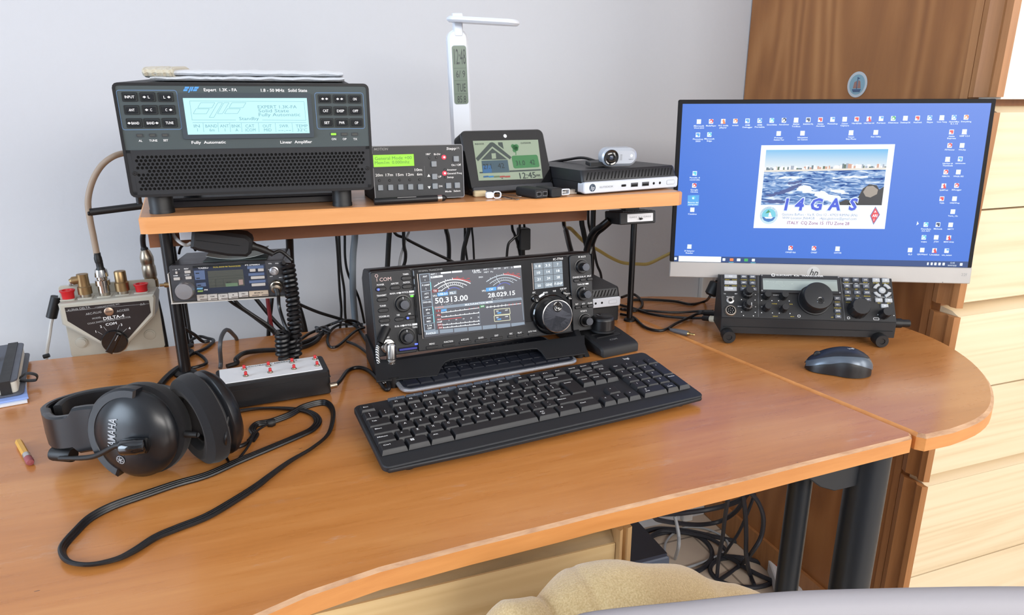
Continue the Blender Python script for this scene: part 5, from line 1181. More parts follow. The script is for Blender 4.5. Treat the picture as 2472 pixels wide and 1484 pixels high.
mb.lathe([(0.0082, 0), (0.0082, 0.005), (0.0070, 0.0058), (0.0070, 0.0085), (0.0078, 0.009), (0.0066, 0.0125), (0.004, 0.014)], NICKEL, base, axd, 32, flute=(16, 0.001, 0.005, 0.03))
e = base + axd * 0.012; mb.tube([e, e + Vector((0.001, -0.004, -0.006)), pj + Vector((0, -0.004, -0.008))], [0.0042, 0.0036, 0.003], RUB, 12, 4); mb.build('plug', cc, 'metal ring plug')

# ======================= antenna switch at the back left =======================
DY = 1.100
SWG = mat('switch_box_grey', srgb(172, 168, 156), 0.5, bump=(500, 0.2, 0.0003)); SWB = mat('switch_face_black', srgb(28, 20, 20), 0.45)
P0 = Pane((0, DY, 0), frame(0), 130, 640, 6.182)
dx0, dzt = P0(62, 590); dx1, _ = P0(1490, 440)
dl = thing('antenna_switch', 'grey metal antenna switch with a black dial plate and two red caps', 'switch', (dx0, DY, 0.0))
P = Pane((dx0, DY, 0), frame(0), 130, 640, 6.182); dw = dx1 - dx0
mb = MB(); b0 = ONY(172, 857, 1.1485); b1 = ONY(398, 833, 1.1485)
mb.prism(rrect((b0.x + b1.x) / 2 - dx0, 0.054, b1.x - b0.x, 0.112, 0.004), 0.0525, 0.049, SWG, 0.0006)
mb.build('back_plate', dl)
pts = [P(55, 590), P(1485, 435), P(1515, 480), P(1500, 760), P(1125, 1150), P(1080, 1260), P(980, 1325), P(880, 1330), P(770, 1280), P(700, 1180), P(120, 890), P(70, 640)]
mb = MB(); mb.prism(pts, 0.048, 0.0, SWG, 0.0025, both=False); mb.build('box', dl)
mb = MB(); poly([(160, 632), (1418, 522), (1448, 705), (1100, 1105), (700, 1130), (205, 832)], SWB, -0.0003, P, mb)
def T(t, u, v, hp, wp, m=INKD): ptext(mb, P, t, u, v, wp, hp, m, -0.0005, True, rot=4.5)
line(180, 686, 545, 652, 0.0005, INKD, -0.0005, P, mb); line(545, 648, 1420, 572, 0.0004, INKD, -0.0005, P, mb)
T('ALPHA DELTA', 372, 650, 34, 350); T('COMMUNICATIONS, INC.', 800, 605, 20, 380); T('ARC-PLUG', 592, 712, 30, 240); T('ACCESS', 1030, 672, 30, 190); T('MODEL', 642, 785, 24, 140); T('DELTA-4', 895, 772, 44, 320, INK); T('COAX SWITCH-SURGE PROTECTOR', 828, 820, 24, 660); T('COM', 856, 872, 36, 170, INK)
T('1', 628, 988, 34, 30, INK); T('2', 704, 914, 34, 40, INK); T('3', 1010, 885, 34, 40, INK); T('4', 1130, 938, 34, 40, INK); T('ΔΔ', 1324, 578, 26, 80)
for a in ((655, 990, 725, 1032), (742, 915, 788, 972), (980, 885, 952, 955), (1088, 945, 1035, 995)): line(*a, 0.0006, INKD, -0.0005, P, mb)
mb.build('dial_plate', dl, 'black dial plate with white lettering')
x, z = P(824, 688); mb = MB(); mb.lathe([(0.0062, 0), (0.0062, 0.0015), (0.005, 0.0022), (0, 0.0022)], mat('copper_screw', srgb(176, 150, 130), 0.35, 0.8), (x, 0, z), (0, -1, 0), 24); mb.box(x - 0.004, x + 0.004, -0.0024, -0.0021, z - 0.0004, z + 0.0004, HOLE); mb.build('screw', dl)
x, z = P(915, 1130); r = P.sz(915, 1130, 400, 400)[0] / 2
mb = MB(); mb.lathe([(r, 0), (r, 0.004), (r * 0.94, 0.006), (0, 0.006)], GLOSS, (x, 0, z), (0, -1, 0), 48)
MR = Matrix.Translation((x, 0, z)) @ Matrix.Rotation(R_(32), 4, 'Y'); mb2 = MB(MR)
mb2.prism([(-r * 0.28, -r * 0.92), (r * 0.28, -r * 0.92), (r * 0.22, r * 0.9), (-r * 0.22, r * 0.9)], -0.0055, -0.0135, GLOSS, 0.0012); mb2.box(-0.0004, 0.0004, -0.0138, -0.0134, r * 0.3, r * 0.85, INKD)
k_ = mb.build('selector_knob', dl); g_ = mb2.build('grip', k_)
for (u, v) in ((410, 1160), (1432, 1040)):
    x = ONY(130 + u / 6.182, 640 + v / 6.182, 1.146); mb = MB(); mb.lathe([(0.0085, 0), (0.0080, 0.001), (0.006, 0.0012), (0.006, 0.0025), (0, 0.003)], SWG, (x.x - dx0, 1.1485 - DY, x.z), (0, -1, 0), 24); mb.build('mounting_screw', dl)
# sockets on top
DYc = DY + 0.024
def topc(u, v): p = ONY(130 + u / 6.182, 640 + v / 6.182, DYc); return p.x - dx0, p.z
ztop = [P(u, v)[1] for u, v in ((225, 560), (485, 535), (765, 510), (1035, 485), (1330, 450))]
for i, (u, v) in enumerate(((225, 520), (485, 490), (770, 475), (1040, 445), (1320, 430))):
    x, _ = topc(u, v); zz_ = ztop[i] - 0.0012; mb = MB(); mb.prism(rrect(x, 0.024, 0.019, 0.019, 0.002), zz_, zz_ + 0.0022, SWG, 0.0004, 'xy'); mb.lathe([(0.0072, zz_ + 0.002), (0.0072, zz_ + 0.007)], NICKEL, (x, 0.024, 0), n=20); mb.build('socket', dl)
    if i in (0, 4):
        z1 = topc(u, 368 if i == 0 else 272)[1]; mb = MB(); mb.lathe([(0.0078, zz_ + 0.002), (0.0084, z1 - 0.004), (0.0100, z1 - 0.001), (0.0100, z1), (0.0070, z1), (0.0066, z1 - 0.003), (0, z1 - 0.003)], RED, (x, 0.024, 0), n=28); mb.build('cap', dl, 'red plastic cap')
# three connectors on it belong to their cables
def plug_stack(base, prof, m, n=28): return MB().lathe(prof, m, base, (0, 0, 1), n)
w0 = Vector((dx0 + topc(485, 490)[0], DYc, ztop[1] + 0.004))
aj = thing('angled_plug', 'dull brass angled plug with a white lead at the left of the antenna switch', 'connector', w0)
mb = MB(); hh = topc(440, 130)[1] - w0.z
mb.lathe([(0.0092, 0.0015), (0.0092, 0.012), (0.0078, 0.0135), (0.0074, hh - 0.004), (0.0076, hh), (0, hh)], BRASS, n=28, flute=(20, 0.002, 0.0115, 0.04)); mb.tube([(-0.002, 0, hh - 0.008), (-0.013, 0, hh - 0.009), (-0.016, 0.0, hh - 0.010)], [0.006, 0.006, 0.004], BRASS, 16, 2); mb.build('body', aj)
mb = MB(aj.matrix_basis.inverted()); WC = mat('white_cord', srgb(190, 188, 184), 0.5)
mb.tube([w0 + Vector((-0.015, 0, hh - 0.010)), ONY(166, 690, 1.16), ONY(152, 700, 1.18), ONY(140, 730, 1.19), ONY(126, 768, 1.19), ONY(119, 812, 1.19), ONY(113, 850, 1.19), ONY(112, 880, 1.19)], 0.0026, WC, 8); mb.build('cord', aj, 'white cord')
mb = MB(aj.matrix_basis.inverted()); mb.tube([ONY(136, 716, 1.188), ONY(124, 766, 1.188)], 0.0075, RUB, 12, 0); mb.build('ferrite_sleeve', aj)
mb = MB(aj.matrix_basis.inverted()); mb.tube([ONY(105, 861, 1.185), ONY(119, 857, 1.185)], 0.0034, RUB, 8, 0); mb.build('cord_clip', aj)
w0 = Vector((dx0 + topc(770, 475)[0], DYc, ztop[2] + 0.004)); co = thing('coaxial_cable', 'beige coaxial cable arching from the antenna switch up behind the amplifier', 'cable', w0)
hh = topc(715, 60)[1] - w0.z
mb = MB(); mb.lathe([(0.0078, 0.0015), (0.0078, 0.012), (0.0098, 0.0125), (0.0098, 0.020), (0.0072, 0.0215), (0.0072, 0.024), (0.0092, 0.0255), (0.0092, hh - 0.010), (0.0085, hh - 0.004), (0.0078, hh), (0.004, hh)], CHROME, n=32, flute=(24, 0.0126, 0.0199, 0.03)); mb.build('plug', co, 'shiny metal plug')
mb = MB(co.matrix_basis.inverted()); tip = w0 + Vector((0, 0, hh)); BEI = mat('coax_beige', srgb(158, 140, 122), 0.5)
mb.tube([tip + Vector((0, 0, -0.001)), tip + Vector((0, 0, 0.008)), ONY(237, 626, DYc), ONY(234, 610, DYc)], [0.006, 0.0048, 0.0052, 0.0045], RUB, 12, 4); mb.build('boot', co)
mb = MB(co.matrix_basis.inverted()); mb.tube([ONY(234, 614, DYc), ONY(226, 572, DYc), ONY(218, 532, DYc), ONY(212.5, 485, DYc), ONY(223, 438, DYc), ONY(245, 400, DYc), ONY(275, 377, DYc), ONY(310, 368, DYc + 0.01), ONY(350, 366, DYc + 0.02)], 0.0042, BEI, 12); mb.build('cord', co)
w0 = Vector((dx0 + topc(1040, 445)[0], DYc, ztop[3] + 0.004)); tp = thing('terminator_plug', 'dull brass straight plug on the antenna switch right of the beige cable', 'connector', w0)
hh = topc(990, 85)[1] - w0.z; mb = MB(); mb.lathe([(0.0095, 0.0015), (0.0095, 0.014), (0.0080, 0.0155), (0.0078, hh - 0.001), (0.0072, hh), (0, hh)], BRASS, n=32, flute=(20, 0.002, 0.0135, 0.04)); mb.build('body', tp)
w0 = ONY(368, 693, 1.165); cq = thing('coaxial_connector', 'tall stacked brass and nickel connector standing behind the red cap beside the shelf pole', 'connector', w0)
hh = (ONY(350, 602, 1.165) - w0).length; mb = MB(); axx = (ONY(350, 602, 1.165) - w0)
axn = axx.normalized(); mb.lathe([(0.0098, 0), (0.0098, 0.012), (0.0088, 0.013), (0.0088, 0.017)], BRASS, ax=axn, n=28); mb.lathe([(0.0095, 0.017), (0.0100, 0.019), (0.0100, 0.033), (0.0090, 0.035), (0.0090, 0.040), (0.0096, 0.041), (0.0096, hh - 0.012), (0.007, hh - 0.003), (0.005, hh)], NICKEL, ax=axn, n=28); mb.build('body', cq)
mb = MB(cq.matrix_basis.inverted()); mb.tube([ONY(350, 604, 1.165), ONY(346, 592, 1.165), ONY(345, 570, 1.16), ONY(352, 545, 1.15)], [0.0055, 0.004, 0.0034], RUB, 10, 4); mb.build('cord', cq)
# shorter parts below the connector: grounded behind the desk edge
mb = MB(cq.matrix_basis.inverted()); mb.tube([w0, w0 + Vector((0.004, 0.004, -0.05)), Vector((w0.x + 0.006, 1.17, -0.08))], 0.0045, BLK, 10, 3); mb.build('lower_cord', cq)
rod = thing('cable_clamp_rod', 'black rod sticking out left of the shelf and holding the beige cable', 'rod', ONY(327, 499, 1.125))
mb = MB(rod.matrix_basis.inverted()); mb.tube([ONY(218, 512, DYc - 0.004), ONY(331, 498, 1.125), ONY(345, 496, 1.125)], 0.0052, RUB, 14, 0); mb.build('arm', rod); mb = MB(rod.matrix_basis.inverted()); mb.tube([ONY(213, 505, DYc + 0.002), ONY(216, 518, DYc - 0.006)], 0.0022, BLK, 8, 0); mb.build('clip', rod)
mb = MB(rod.matrix_basis.inverted()); mb.box(ONY(334, 498, 1.125).x, ONY(345, 498, 1.125).x + 0.004, 1.115, 1.135, STOP + 0.0002, STOP + 0.02, RUB) if 0 else mb.tube([ONY(338, 500, 1.125), Vector((ONY(338, 500, 1.125).x, 1.125, STOP + 0.0004))], 0.004, BLK, 10, 0); mb.build('post', rod)
# ======================= sloping transceiver on the right =======================
TL_, TM = (0.6719, 0.8708, 0.0372), frame(-26.1, -34.1)
k3 = thing('control_head', 'black sloping radio control head with many small grey keys before the monitor', 'radio', TL_, TM)
P = Pane(TL_, TM, 1730, 650, 8.243); Q = P.at(1940, 650, 7.811); TW, TH = 0.267, 0.0738
KB3 = mat('head_black', srgb(23, 24, 27), 0.5, bump=(1200, 0.2, 0.0002))
Uq = (Matrix.Translation(TL_) @ TM.to_4x4()).inverted() @ (Matrix.Translation(TL_) @ frame(-26.1).to_4x4())
mb = MB(Uq); ty, tz = TH * math.sin(R_(34.1)), TH * math.cos(R_(34.1))
mb.prism([(0.0, -0.0250), (-0.0005, -0.0005), (0.0, 0.0), (ty, tz - 0.0008), (ty + 0.016, tz - 0.003), (ty + 0.022, -0.0250)], 0.0, TW, KB3, 0.0008, 'yz', both=True)
mb.box(0.004, TW - 0.004, -0.0012, 0.0, -0.0142, -0.0136, HOLE); mb.build('case', k3)
mb = MB(); mb.prism(rrect(TW / 2, TH / 2, TW - 0.001, TH - 0.001, 0.001), 0.0, -0.0014, KB3, 0.0004)
Y3 = -0.0016
def T(t, u, v, hp, wp, m=INK, PP=P): ptext(mb, PP, t, u, v, wp, hp, m, Y3, True)
line(822, 140, 828, 950, 0.0004, MGREY, Y3, P, mb); line(688, 175, 772, 968, 0.0004, MGREY, Y3, Q, mb)
for (t, u, v, w, m) in (('VFO   ANT', 280, 212, 250, YINK), ('CONFIG', 537, 212, 125, YINK), ('METER', 712, 217, 110, YINK), ('ALT   TEST', 280, 333, 250, YINK), ('TUNE', 537, 338, 80, YINK), ('ATU', 722, 340, 60, YINK), ('TX', 158, 491, 44, INK), ('ΔF', 380, 491, 56, INK), ('PHONES', 270, 551, 150, INK), ('MIC', 262, 722, 60, INK), ('AF', 515, 498, 28, INK), ('RF+SQL', 472, 742, 112, INK), ('SPD', 908, 512, 56, INK), ('SHIFT', 1175, 518, 110, INK), ('LO', 1268, 520, 30, INK), ('NORM', 1145, 690, 100, YINK), ('I/II', 1475, 698, 60, YINK), ('SPD', 908, 752, 56, INK), ('CMP', 1268, 760, 44, INK), ('DELAY', 1165, 938, 100, YINK), ('MON', 1500, 945, 72, YINK)):
    T(t, u, v, 16, w, m)
for (t, u, v, w, m) in (('A/B SET', 800, 250, 90, YINK), ('VFO', 982, 275, 60, INK), ('SPLIT', 1158, 255, 84, YINK), ('AF REC', 1352, 262, 110, YINK), ('AF PLAY', 1540, 268, 130, YINK), ('ATT', 808, 375, 50, YINK), ('OFF', 986, 380, 52, YINK), ('SPOT', 1178, 383, 56, YINK), ('LEVEL', 822, 500, 96, YINK), ('ADJ', 1008, 505, 60, YINK), ('MANUAL', 1192, 510, 120, YINK), ('SCAN', 628, 620, 90, YINK), ('FINE', 638, 733, 130, YINK), ('LOCK', 648, 845, 80, YINK), ('MESSAGE', 1492, 528, 160, INK), ('NOTCH', 840, 625, 96, YINK), ('REC 1', 1420, 640, 60, YINK), ('REC 2', 1602, 645, 60, YINK), ('OFF', 533, 908, 46, YINK)):
    T(t, u, v, 16, w, m, Q)
for (a, b_, c, d) in ((735, 262, 740, 275), (740, 275, 915, 272), (1045, 278, 1222, 283), (1222, 283, 1224, 270), (1340, 515, 1345, 530), (1345, 530, 1400, 532), (1590, 532, 1640, 532), (1640, 532, 1640, 518)): line(a, b_, c, d, 0.0004, INK, Y3, Q, mb)
for (PP, u, v) in ((P, 490, 607), (P, 760, 616), (P, 528, 676), (P, 490, 852), (P, 765, 860), (P, 530, 922), (P, 727, 930), (P, 770, 750), (P, 768, 508), (P, 890, 622), (P, 1095, 627), (P, 1228, 630), (P, 1440, 635), (P, 890, 866), (P, 1105, 872), (P, 1240, 876), (P, 1455, 884), (Q, 1395, 860), (Q, 1695, 875)):
    x, z = PP(u, v); mb.cyl(x, z, 0.0008, -0.0014, Y3, INK, 0, 10)
for (PP, u, v, w, h) in ((P, 1633, 934, 58, 48), (Q, 840, 920, 52, 44), (Q, 1362, 938, 110, 44)):
    x, z = PP(u, v); w_, h_ = PP.sz(u, v, w, h); mb.frame_rect(x, z, w_, h_, 0.0012, 0.0006, -0.0014, Y3, INK)
mb.build('front_panel', k3)
GK = mat('key_pale_grey', srgb(170, 172, 174), 0.45); GKD = mat('key_slate', srgb(88, 92, 100), 0.45)
def key3(PP, u, v, wp, hp, m, t='', hh=None):
    mb = MB(); x, z = PP(u, v, 0.003); w, h = PP.sz(u, v, wp, hp); mb.rr(x, z, w, h, 0.0008, -0.0012, -0.0042, m, 0.0007)
    if t: mb.text(t, x, z, h * 0.36, INK if m is GKD else WHITE, y=-0.0044, w=min(w * 0.7, 0.0014 * len(t)) if len(t) > 1 else None, bold=True)
    mb.build('key', k3)
key3(P, 278, 140, 250, 72, GK, 'BAND'); key3(P, 278, 262, 250, 76, GK, 'MODE'); key3(P, 275, 388, 250, 82, GK, 'POWER')
for u, v, t in ((540, 145, 'MENU'), (713, 148, 'DISP'), (538, 265, 'XMIT'), (712, 270, 'ATU'), (535, 388, 'RIT'), (735, 395, 'XFIL')): key3(P, u, v, 120, 68, GKD, t)
for u, v, t in ((800, 195, 'A/B'), (980, 198, 'REV'), (1160, 200, 'A>B'), (815, 312, 'PRE'), (997, 315, 'AGC'), (1177, 320, 'ATT'), (828, 432, 'NB'), (1010, 436, 'NR'), (1193, 440, 'NTCH'), (845, 562, 'SPOT'), (1030, 565, 'CWT'), (1212, 570, 'APF'), (632, 548, 'RIT'), (636, 668, 'PBT'), (642, 782, 'RATE'), (650, 890, 'SUB')): key3(Q, u, v, 118, 68, GKD if v < 600 or u > 700 else GKD, t)
for u, v in ((1365, 202), (1545, 207), (1418, 580), (1602, 585), (1528, 690)): key3(Q, u, v, 135, 74, GK, 'M')
cx3, cz3 = Q(1482, 395, 0.003)
for a0 in (45, 135, 225, 315):
    mb = MB(); pts = []; r0, r1 = 0.0078, 0.0122
    aa = [a0 - 28 + k * 7 for k in range(9)]
    pts = [(cx3 + r1 * math.cos(R_(a)) * 1.15, cz3 + r1 * math.sin(R_(a)) * 1.0) for a in aa] + [(cx3 + r0 * math.cos(R_(a)) * 1.15, cz3 + r0 * math.sin(R_(a)) * 1.0) for a in aa[::-1]]
    mb.prism(pts, -0.0012, -0.0042, GK, 0.0006); mb.build('key', k3)
mb = MB(); mb.cyl(cx3, cz3, 0.0052, -0.0012, -0.0042, GK, 0.0008, 24); mb.text('REC', cx3, cz3, 0.0016, WHITE, y=-0.0044, bold=True); mb.build('key', k3)
# display
c4 = [P(905, 195), Q(612, 215), Q(632, 428), P(915, 415)]
mb = MB(); bz = [P(860, 115), Q(660, 140), Q(692, 480), P(862, 480)]
mb.prism(bz, -0.0012, -0.0034, mat('display_bezel', srgb(26, 28, 33), 0.4), 0.0006)
mb.add([(a, -0.0037, b_) for a, b_ in c4], [(0, 1, 2, 3)], mat('display_grey', srgb(150, 160, 156), 0.25), flat=True)
c4b = [P(912, 205), Q(610, 225), Q(611, 240), P(912, 228)]; mb.add([(a, -0.0039, b_) for a, b_ in c4b], [(0, 1, 2, 3)], mat('display_edge', srgb(116, 124, 124), 0.3), flat=True)
ptext(mb, P, 'ELECRAFT  K3s  TRANSCEIVER', 1640, 140, 930, 28, INK, -0.0036, True, slant=0.0); x, z = P(1115, 128); mb.frame_rect(x, z, 0.0062, 0.0046, 0.002, 0.0011, -0.0034, -0.0037, INK)
for (PP, u, v) in ((P, 888, 133), (P, 892, 436), (Q, 640, 160), (Q, 668, 455)): x, z = PP(u, v); mb.cyl(x, z, 0.0013, -0.0034, -0.0040, STEEL, 0, 12)
mb.build('display', k3, 'unlit grey display')
KN3 = mat('head_knob_black', srgb(24, 25, 28), 0.42)
def knob3(PP, u, v, rp, d, name='knob', m=KN3, fl=10, dep=0.06, x2=None):   # u, v = centre of the knob's top, d = its height
    x, z = PP(u, v, d); r = PP.sz(u, v, 2 * rp, 10, d)[0] / 2; mb = MB()
    mb.lathe([(r * 1.14, 0.0014), (r * 1.02, d - 0.001), (r * 0.93, d), (0, d)], m, (x, 0, z), (0, -1, 0), 60, flute=(fl, 0, d - 0.001, dep)); o = mb.build(name, k3); return x, z, r
for u, v in ((1028, 482), (1372, 490), (1030, 722), (1378, 740)): knob3(P, u, v, 70, 0.0165)
for (u, v, lab_) in ((668, 400, 0), (668, 650, 1)):
    x, z = P(u, v, 0.023); r = P.sz(u, v, 150, 10, 0.023)[0] / 2; mb = MB()
    mb.lathe([(r * 1.55, 0.0014), (r * 1.48, 0.011), (r * 1.3, 0.012), (r * 1.05, 0.0122), (r, 0.022), (r * 0.93, 0.023), (0, 0.023)], KN3, (x, 0, z), (0, -1, 0), 60, flute=(12, 0.001, 0.0119, 0.06))
    if lab_: mb.box(x + r * 0.30, x + r * 0.42, -0.0232, -0.0229, z - r * 0.9, z - r * 0.1, INK); mb.box(x + r * 0.34, x + r * 0.46, -0.0225, -0.013, z - r * 1.04, z - r * 0.98, INK)
    mb.build('knob', k3)
# big tuning knob
x, z = Q(285, 490, 0.026); r = Q.sz(285, 480, 560, 10, 0.026)[0] / 2
mb = MB(); mb.lathe([(r * 1.13, 0.0014), (r * 1.11, 0.004), (r * 1.03, 0.0042), (r * 1.02, 0.0048), (r, 0.009)], KN3, (x, 0, z), (0, -1, 0), 72); mb.lathe([(r, 0.009), (r, 0.018)], KN3, (x, 0, z), (0, -1, 0), 240, flute=(60, 0.0095, 0.0175, 0.045)); mb.lathe([(r, 0.018), (r * 1.0, 0.0245), (r * 0.95, 0.026), (r * 0.9, 0.0262), (0, 0.0262)], KN3, (x, 0, z), (0, -1, 0), 72); big = mb.build('tuning_knob', k3)
xh, zh = Q(322, 583, 0.0262); mb = MB(); hr = r * 0.235; mb.lathe([(hr * 1.15, 0.0261), (hr, 0.0266), (hr * 0.85, 0.0263), (hr * 0.6, 0.0262), (0, 0.0262)], GLOSS, (xh, 0, zh), (0, -1, 0), 32); o = mb.build('finger_dimple', big)
knob3(Q, 1100, 690, 172, 0.020, fl=16, dep=0.05); knob3(Q, 1595, 790, 92, 0.019, fl=10)
for (u, v, r0) in ((265, 618, 0.0060),):
    x, z = P(u, v); mb = MB(); mb.lathe([(r0, 0.0014), (r0, 0.0024), (r0 * 0.7, 0.0032), (r0 * 0.52, 0.0032), (r0 * 0.5, 0.0016), (0, 0.0016)], CHROME, (x, 0, z), (0, -1, 0), 32); mb.cyl(x, z, r0 * 0.5, -0.0014, -0.0026, HOLE, 0, 20); mb.build('phones_socket', k3, 'metal ringed socket')
x, z = P(270, 828); mb = MB(); mb.lathe([(0.0094, 0.0014), (0.0094, 0.003), (0.0080, 0.0050), (0.0068, 0.0051), (0.0067, 0.003)], mat('socket_metal', srgb(170, 162, 152), 0.35, 0.9), (x, 0, z), (0, -1, 0), 36); mb.cyl(x, z, 0.0067, -0.0014, -0.0032, HOLE, 0, 28)
for k in range(8):
    a = 2 * PI * k / 7; rr_ = 0.0040 if k < 7 else 0; mb.cyl(x + rr_ * math.cos(a), z + rr_ * math.sin(a), 0.0007, -0.0032, -0.0044, CHROME, 0, 8)
mb.build('microphone_socket', k3, 'metal eight pin socket')
# feet and side knob (upright)
Kw = (Matrix.Translation(TL_) @ TM.to_4x4()).inverted()
for (px, py, s_) in ((1759, 812, 1), (2127, 822, 1)):
    c = ONZ(px, py, 0.0112); mb = MB(Kw); fwd = frame(-26.1) @ Vector((0, -1, 0)); mb.lathe([(0.0100, -0.016), (0.0106, 0.002), (0.0095, 0.0045), (0.0045, 0.0045), (0.0042, 0.0030), (0, 0.0030)], RUB, c + Vector((0, 0, 0)), fwd, 32); mb.build('foot', k3)
for fx in (0.03, 0.24):
    base = Vector(TL_) + frame(-26.1) @ Vector((fx, 0.05, 0)); mb = MB(Kw); mb.lathe([(0.008, 0.0003), (0.008, 0.0135)], RUB, (base.x, base.y, 0), n=16); mb.build('foot', k3)
s0 = Vector(TL_) + frame(-26.1) @ Vector((TW, 0.012, -0.004)); sd = frame(-26.1) @ Vector((1, 0, 0)); mb = MB(Kw); mb.lathe([(0.0075, 0), (0.0075, 0.012), (0.0062, 0.0125), (0.006, 0.024), (0.005, 0.025), (0, 0.025)], RUB, s0, sd, 24); mb.build('side_knob', k3)

# ======================= monitor =======================
ML_, MM = (0.6328, 0.9677, 0.0859), frame(-26.1, -4.6)
mo = thing('monitor', 'large silver and black monitor showing a blue desktop with a seaside card', 'monitor', ML_, MM)
P = Pane(ML_, MM, 1600, 220, 3.0146); W_, H_ = 0.4775, 0.2876
mb = MB(); zf = 0.0255
mb.rr(W_ / 2, (H_ + zf) / 2, W_, H_ - zf, 0.002, 0.006, -0.0010, mat('monitor_black', srgb(12, 12, 16), 0.6, spec=0.25), 0.0006); mb.build('bezel', mo)
mb = MB(); mb.rr(W_ / 2, zf / 2 + 0.0003, W_, zf + 0.0005, 0.0015, 0.006, -0.0030, mat('monitor_silver', srgb(188, 184, 180), 0.35, 0.4), 0.0012)
x, z = P(1092, 1320); mb.cyl(x, z, 0.0105, -0.003, -0.0033, mat('disc_pale', srgb(205, 203, 200), 0.3, 0.3), 0, 40); mb.text('hp', x - 0.0003, z + 0.0008, 0.0125, DINK, y=-0.0036, slant=0.3, w=0.0125)
ptext(mb, P, '22f', 2186, 1332, 42, 20, INKD, -0.0032); x, z = P(2030, 1388); mb.cyl(x, z, 0.0006, -0.003, -0.0033, DINK, 0, 8)
mb.build('lower_bezel', mo, 'silver lower strip')
mb = MB(); mb.rr(W_ / 2, H_ * 0.55, W_ * 0.75, H_ * 0.7, 0.02, 0.022, 0.0061, mat('monitor_back', srgb(40, 40, 44), 0.4), 0.003); mb.build('back_shell', mo)
Mw = (Matrix.Translation(ML_) @ MM.to_4x4()).inverted(); cc_ = Vector(ML_) + frame(-26.1) @ Vector((W_ / 2, 0.05, 0)); dr = frame(-26.1)
mb = MB(Mw @ (Matrix.Translation((cc_.x, cc_.y, 0)) @ dr.to_4x4())); mb.prism([(-0.012, 0.006), (0.0, 0.006), (-0.012, 0.17), (-0.024, 0.17)], -0.022, 0.022, SILR if 0 else mat('monitor_silver', (0, 0, 0)), 0.001, 'yz'); mb.build('neck', mo)
mb = MB(Mw @ (Matrix.Translation((cc_.x, cc_.y, 0)) @ dr.to_4x4())); mb.prism(rrect(0, 0.005, 0.20, 0.12, 0.01), 0.0004, 0.0058, mat('monitor_silver', (0, 0, 0)), 0.001, 'xy'); mb.build('stand_base', mo)
# lit picture
mb = MB(); YS = -0.0012
BLUE = E('desktop_blue', srgb(52, 108, 205), 1.0); WI = E('icon_white', srgb(225, 238, 250), 1.05); SWH = E('card_white', srgb(232, 242, 250), 1.1)
zb0 = P(200, 1262)[1]; xa, xb, za, zb = 0.0065, W_ - 0.0065, zf + 0.001, H_ - 0.0065
mb.rect((xa + xb) / 2, (za + zb) / 2, xb - xa, zb - za, YS, BLUE)
tb = P(1150, 1265)[1]; tb = za + 0.0095
mb.rect((xa + xb) / 2, (za + tb) / 2, xb - xa, tb - za, YS - 0.0001, E('taskbar', srgb(26, 62, 120), 1.0))
def M_(t, u, v, hp, wp=None, m=WI, b=True, sl=0, y=None): ptext(mb, P, t, u, v, wp, hp, m, y or (YS - 0.0003), b, sl)
def icon(u, v, cols, t1, t2=None, kind=0):
    x, z = P(u, v); s_ = 0.0040
    cm = E('ic_' + cols, {'w': srgb(225, 235, 245), 'r': srgb(215, 60, 66), 'b': srgb(80, 160, 235), 'g': srgb(60, 170, 90), 'o': srgb(235, 130, 70), 'c': srgb(90, 200, 220), 'd': srgb(40, 60, 100)}[cols], 1.0)
    mb.rect(x, z, s_ * 1.7, s_ * 1.8, YS - 0.00005, WI)
    if kind == 0: mb.prism(rrect(x, z, s_ * 1.3, s_ * 1.3, 0.0007), YS - 0.0001, YS - 0.0002, cm); mb.rect(x - s_ * 0.5, z - s_ * 0.5, s_ * 0.8, s_ * 0.8, YS - 0.00025, WI)
    elif kind == 1: mb.prism(circ(x + s_ * 0.15, z + s_ * 0.15, s_ * 0.75, 14), YS - 0.0001, YS - 0.0002, cm); mb.prism(circ(x, z, s_ * 0.4, 10), YS - 0.0002, YS - 0.0003, WI)
    elif kind == 2: mb.face([(x - s_, YS - 0.0002, z - s_), (x + s_, YS - 0.0002, z - s_), (x + s_ * 0.2, YS - 0.0002, z + s_)], cm); mb.rect(x - s_ * 0.5, z - s_ * 0.5, s_ * 0.8, s_ * 0.8, YS - 0.0003, WI)
    else: mb.rect(x, z, s_ * 1.3, s_ * 1.8, YS - 0.0002, WI); mb.rect(x + s_ * 0.3, z + s_ * 0.4, s_ * 0.9, s_ * 0.7, YS - 0.0003, cm)
    M_(t1, u, v + 31, 10, min(9.0 * len(t1), 74))
    if t2: M_(t2, u, v + 46, 10, min(9.0 * len(t2), 74))
top = [('w', 'Microsoft', 'Word 2010', 3), ('r', 'MediaPlayer', None, 1), ('o', 'VLC media', 'player', 2), ('o', 'avast', None, 1), ('b', 'ADMB', 'Debugger', 0), ('b', 'ADMB', 'Portable', 1), ('c', 'GloryUtilities', None, 1), ('d', 'AstroDriver', None, 1), ('w', 'PDF24', 'Toolbox', 2), ('d', 'RADIOUTIL', None, 0), ('r', 'Adobe', 'Acrobat', 0), ('b', 'Photoshop', None, 3), ('w', 'Canon', 'Capture', 1), ('r', 'HardDisk', None, 0), ('r', 'IrfanView 64', None, 2), ('b', 'Fortect', None, 3), ('g', 'IObitUninst', None, 1), ('w', 'DesktopOK', None, 0), ('r', 'AnyDesk', None, 0), ('b', 'Skype', None, 1), ('w', 'Core Temp', None, 2), ('b', 'OpenOffice', '4.1.15', 1), ('o', 'Everything', None, 1)]
for i, (c, a, b_, k) in enumerate(top): icon(262 + i * 88.3, 222 - i * 1.45, c, a, b_, k)
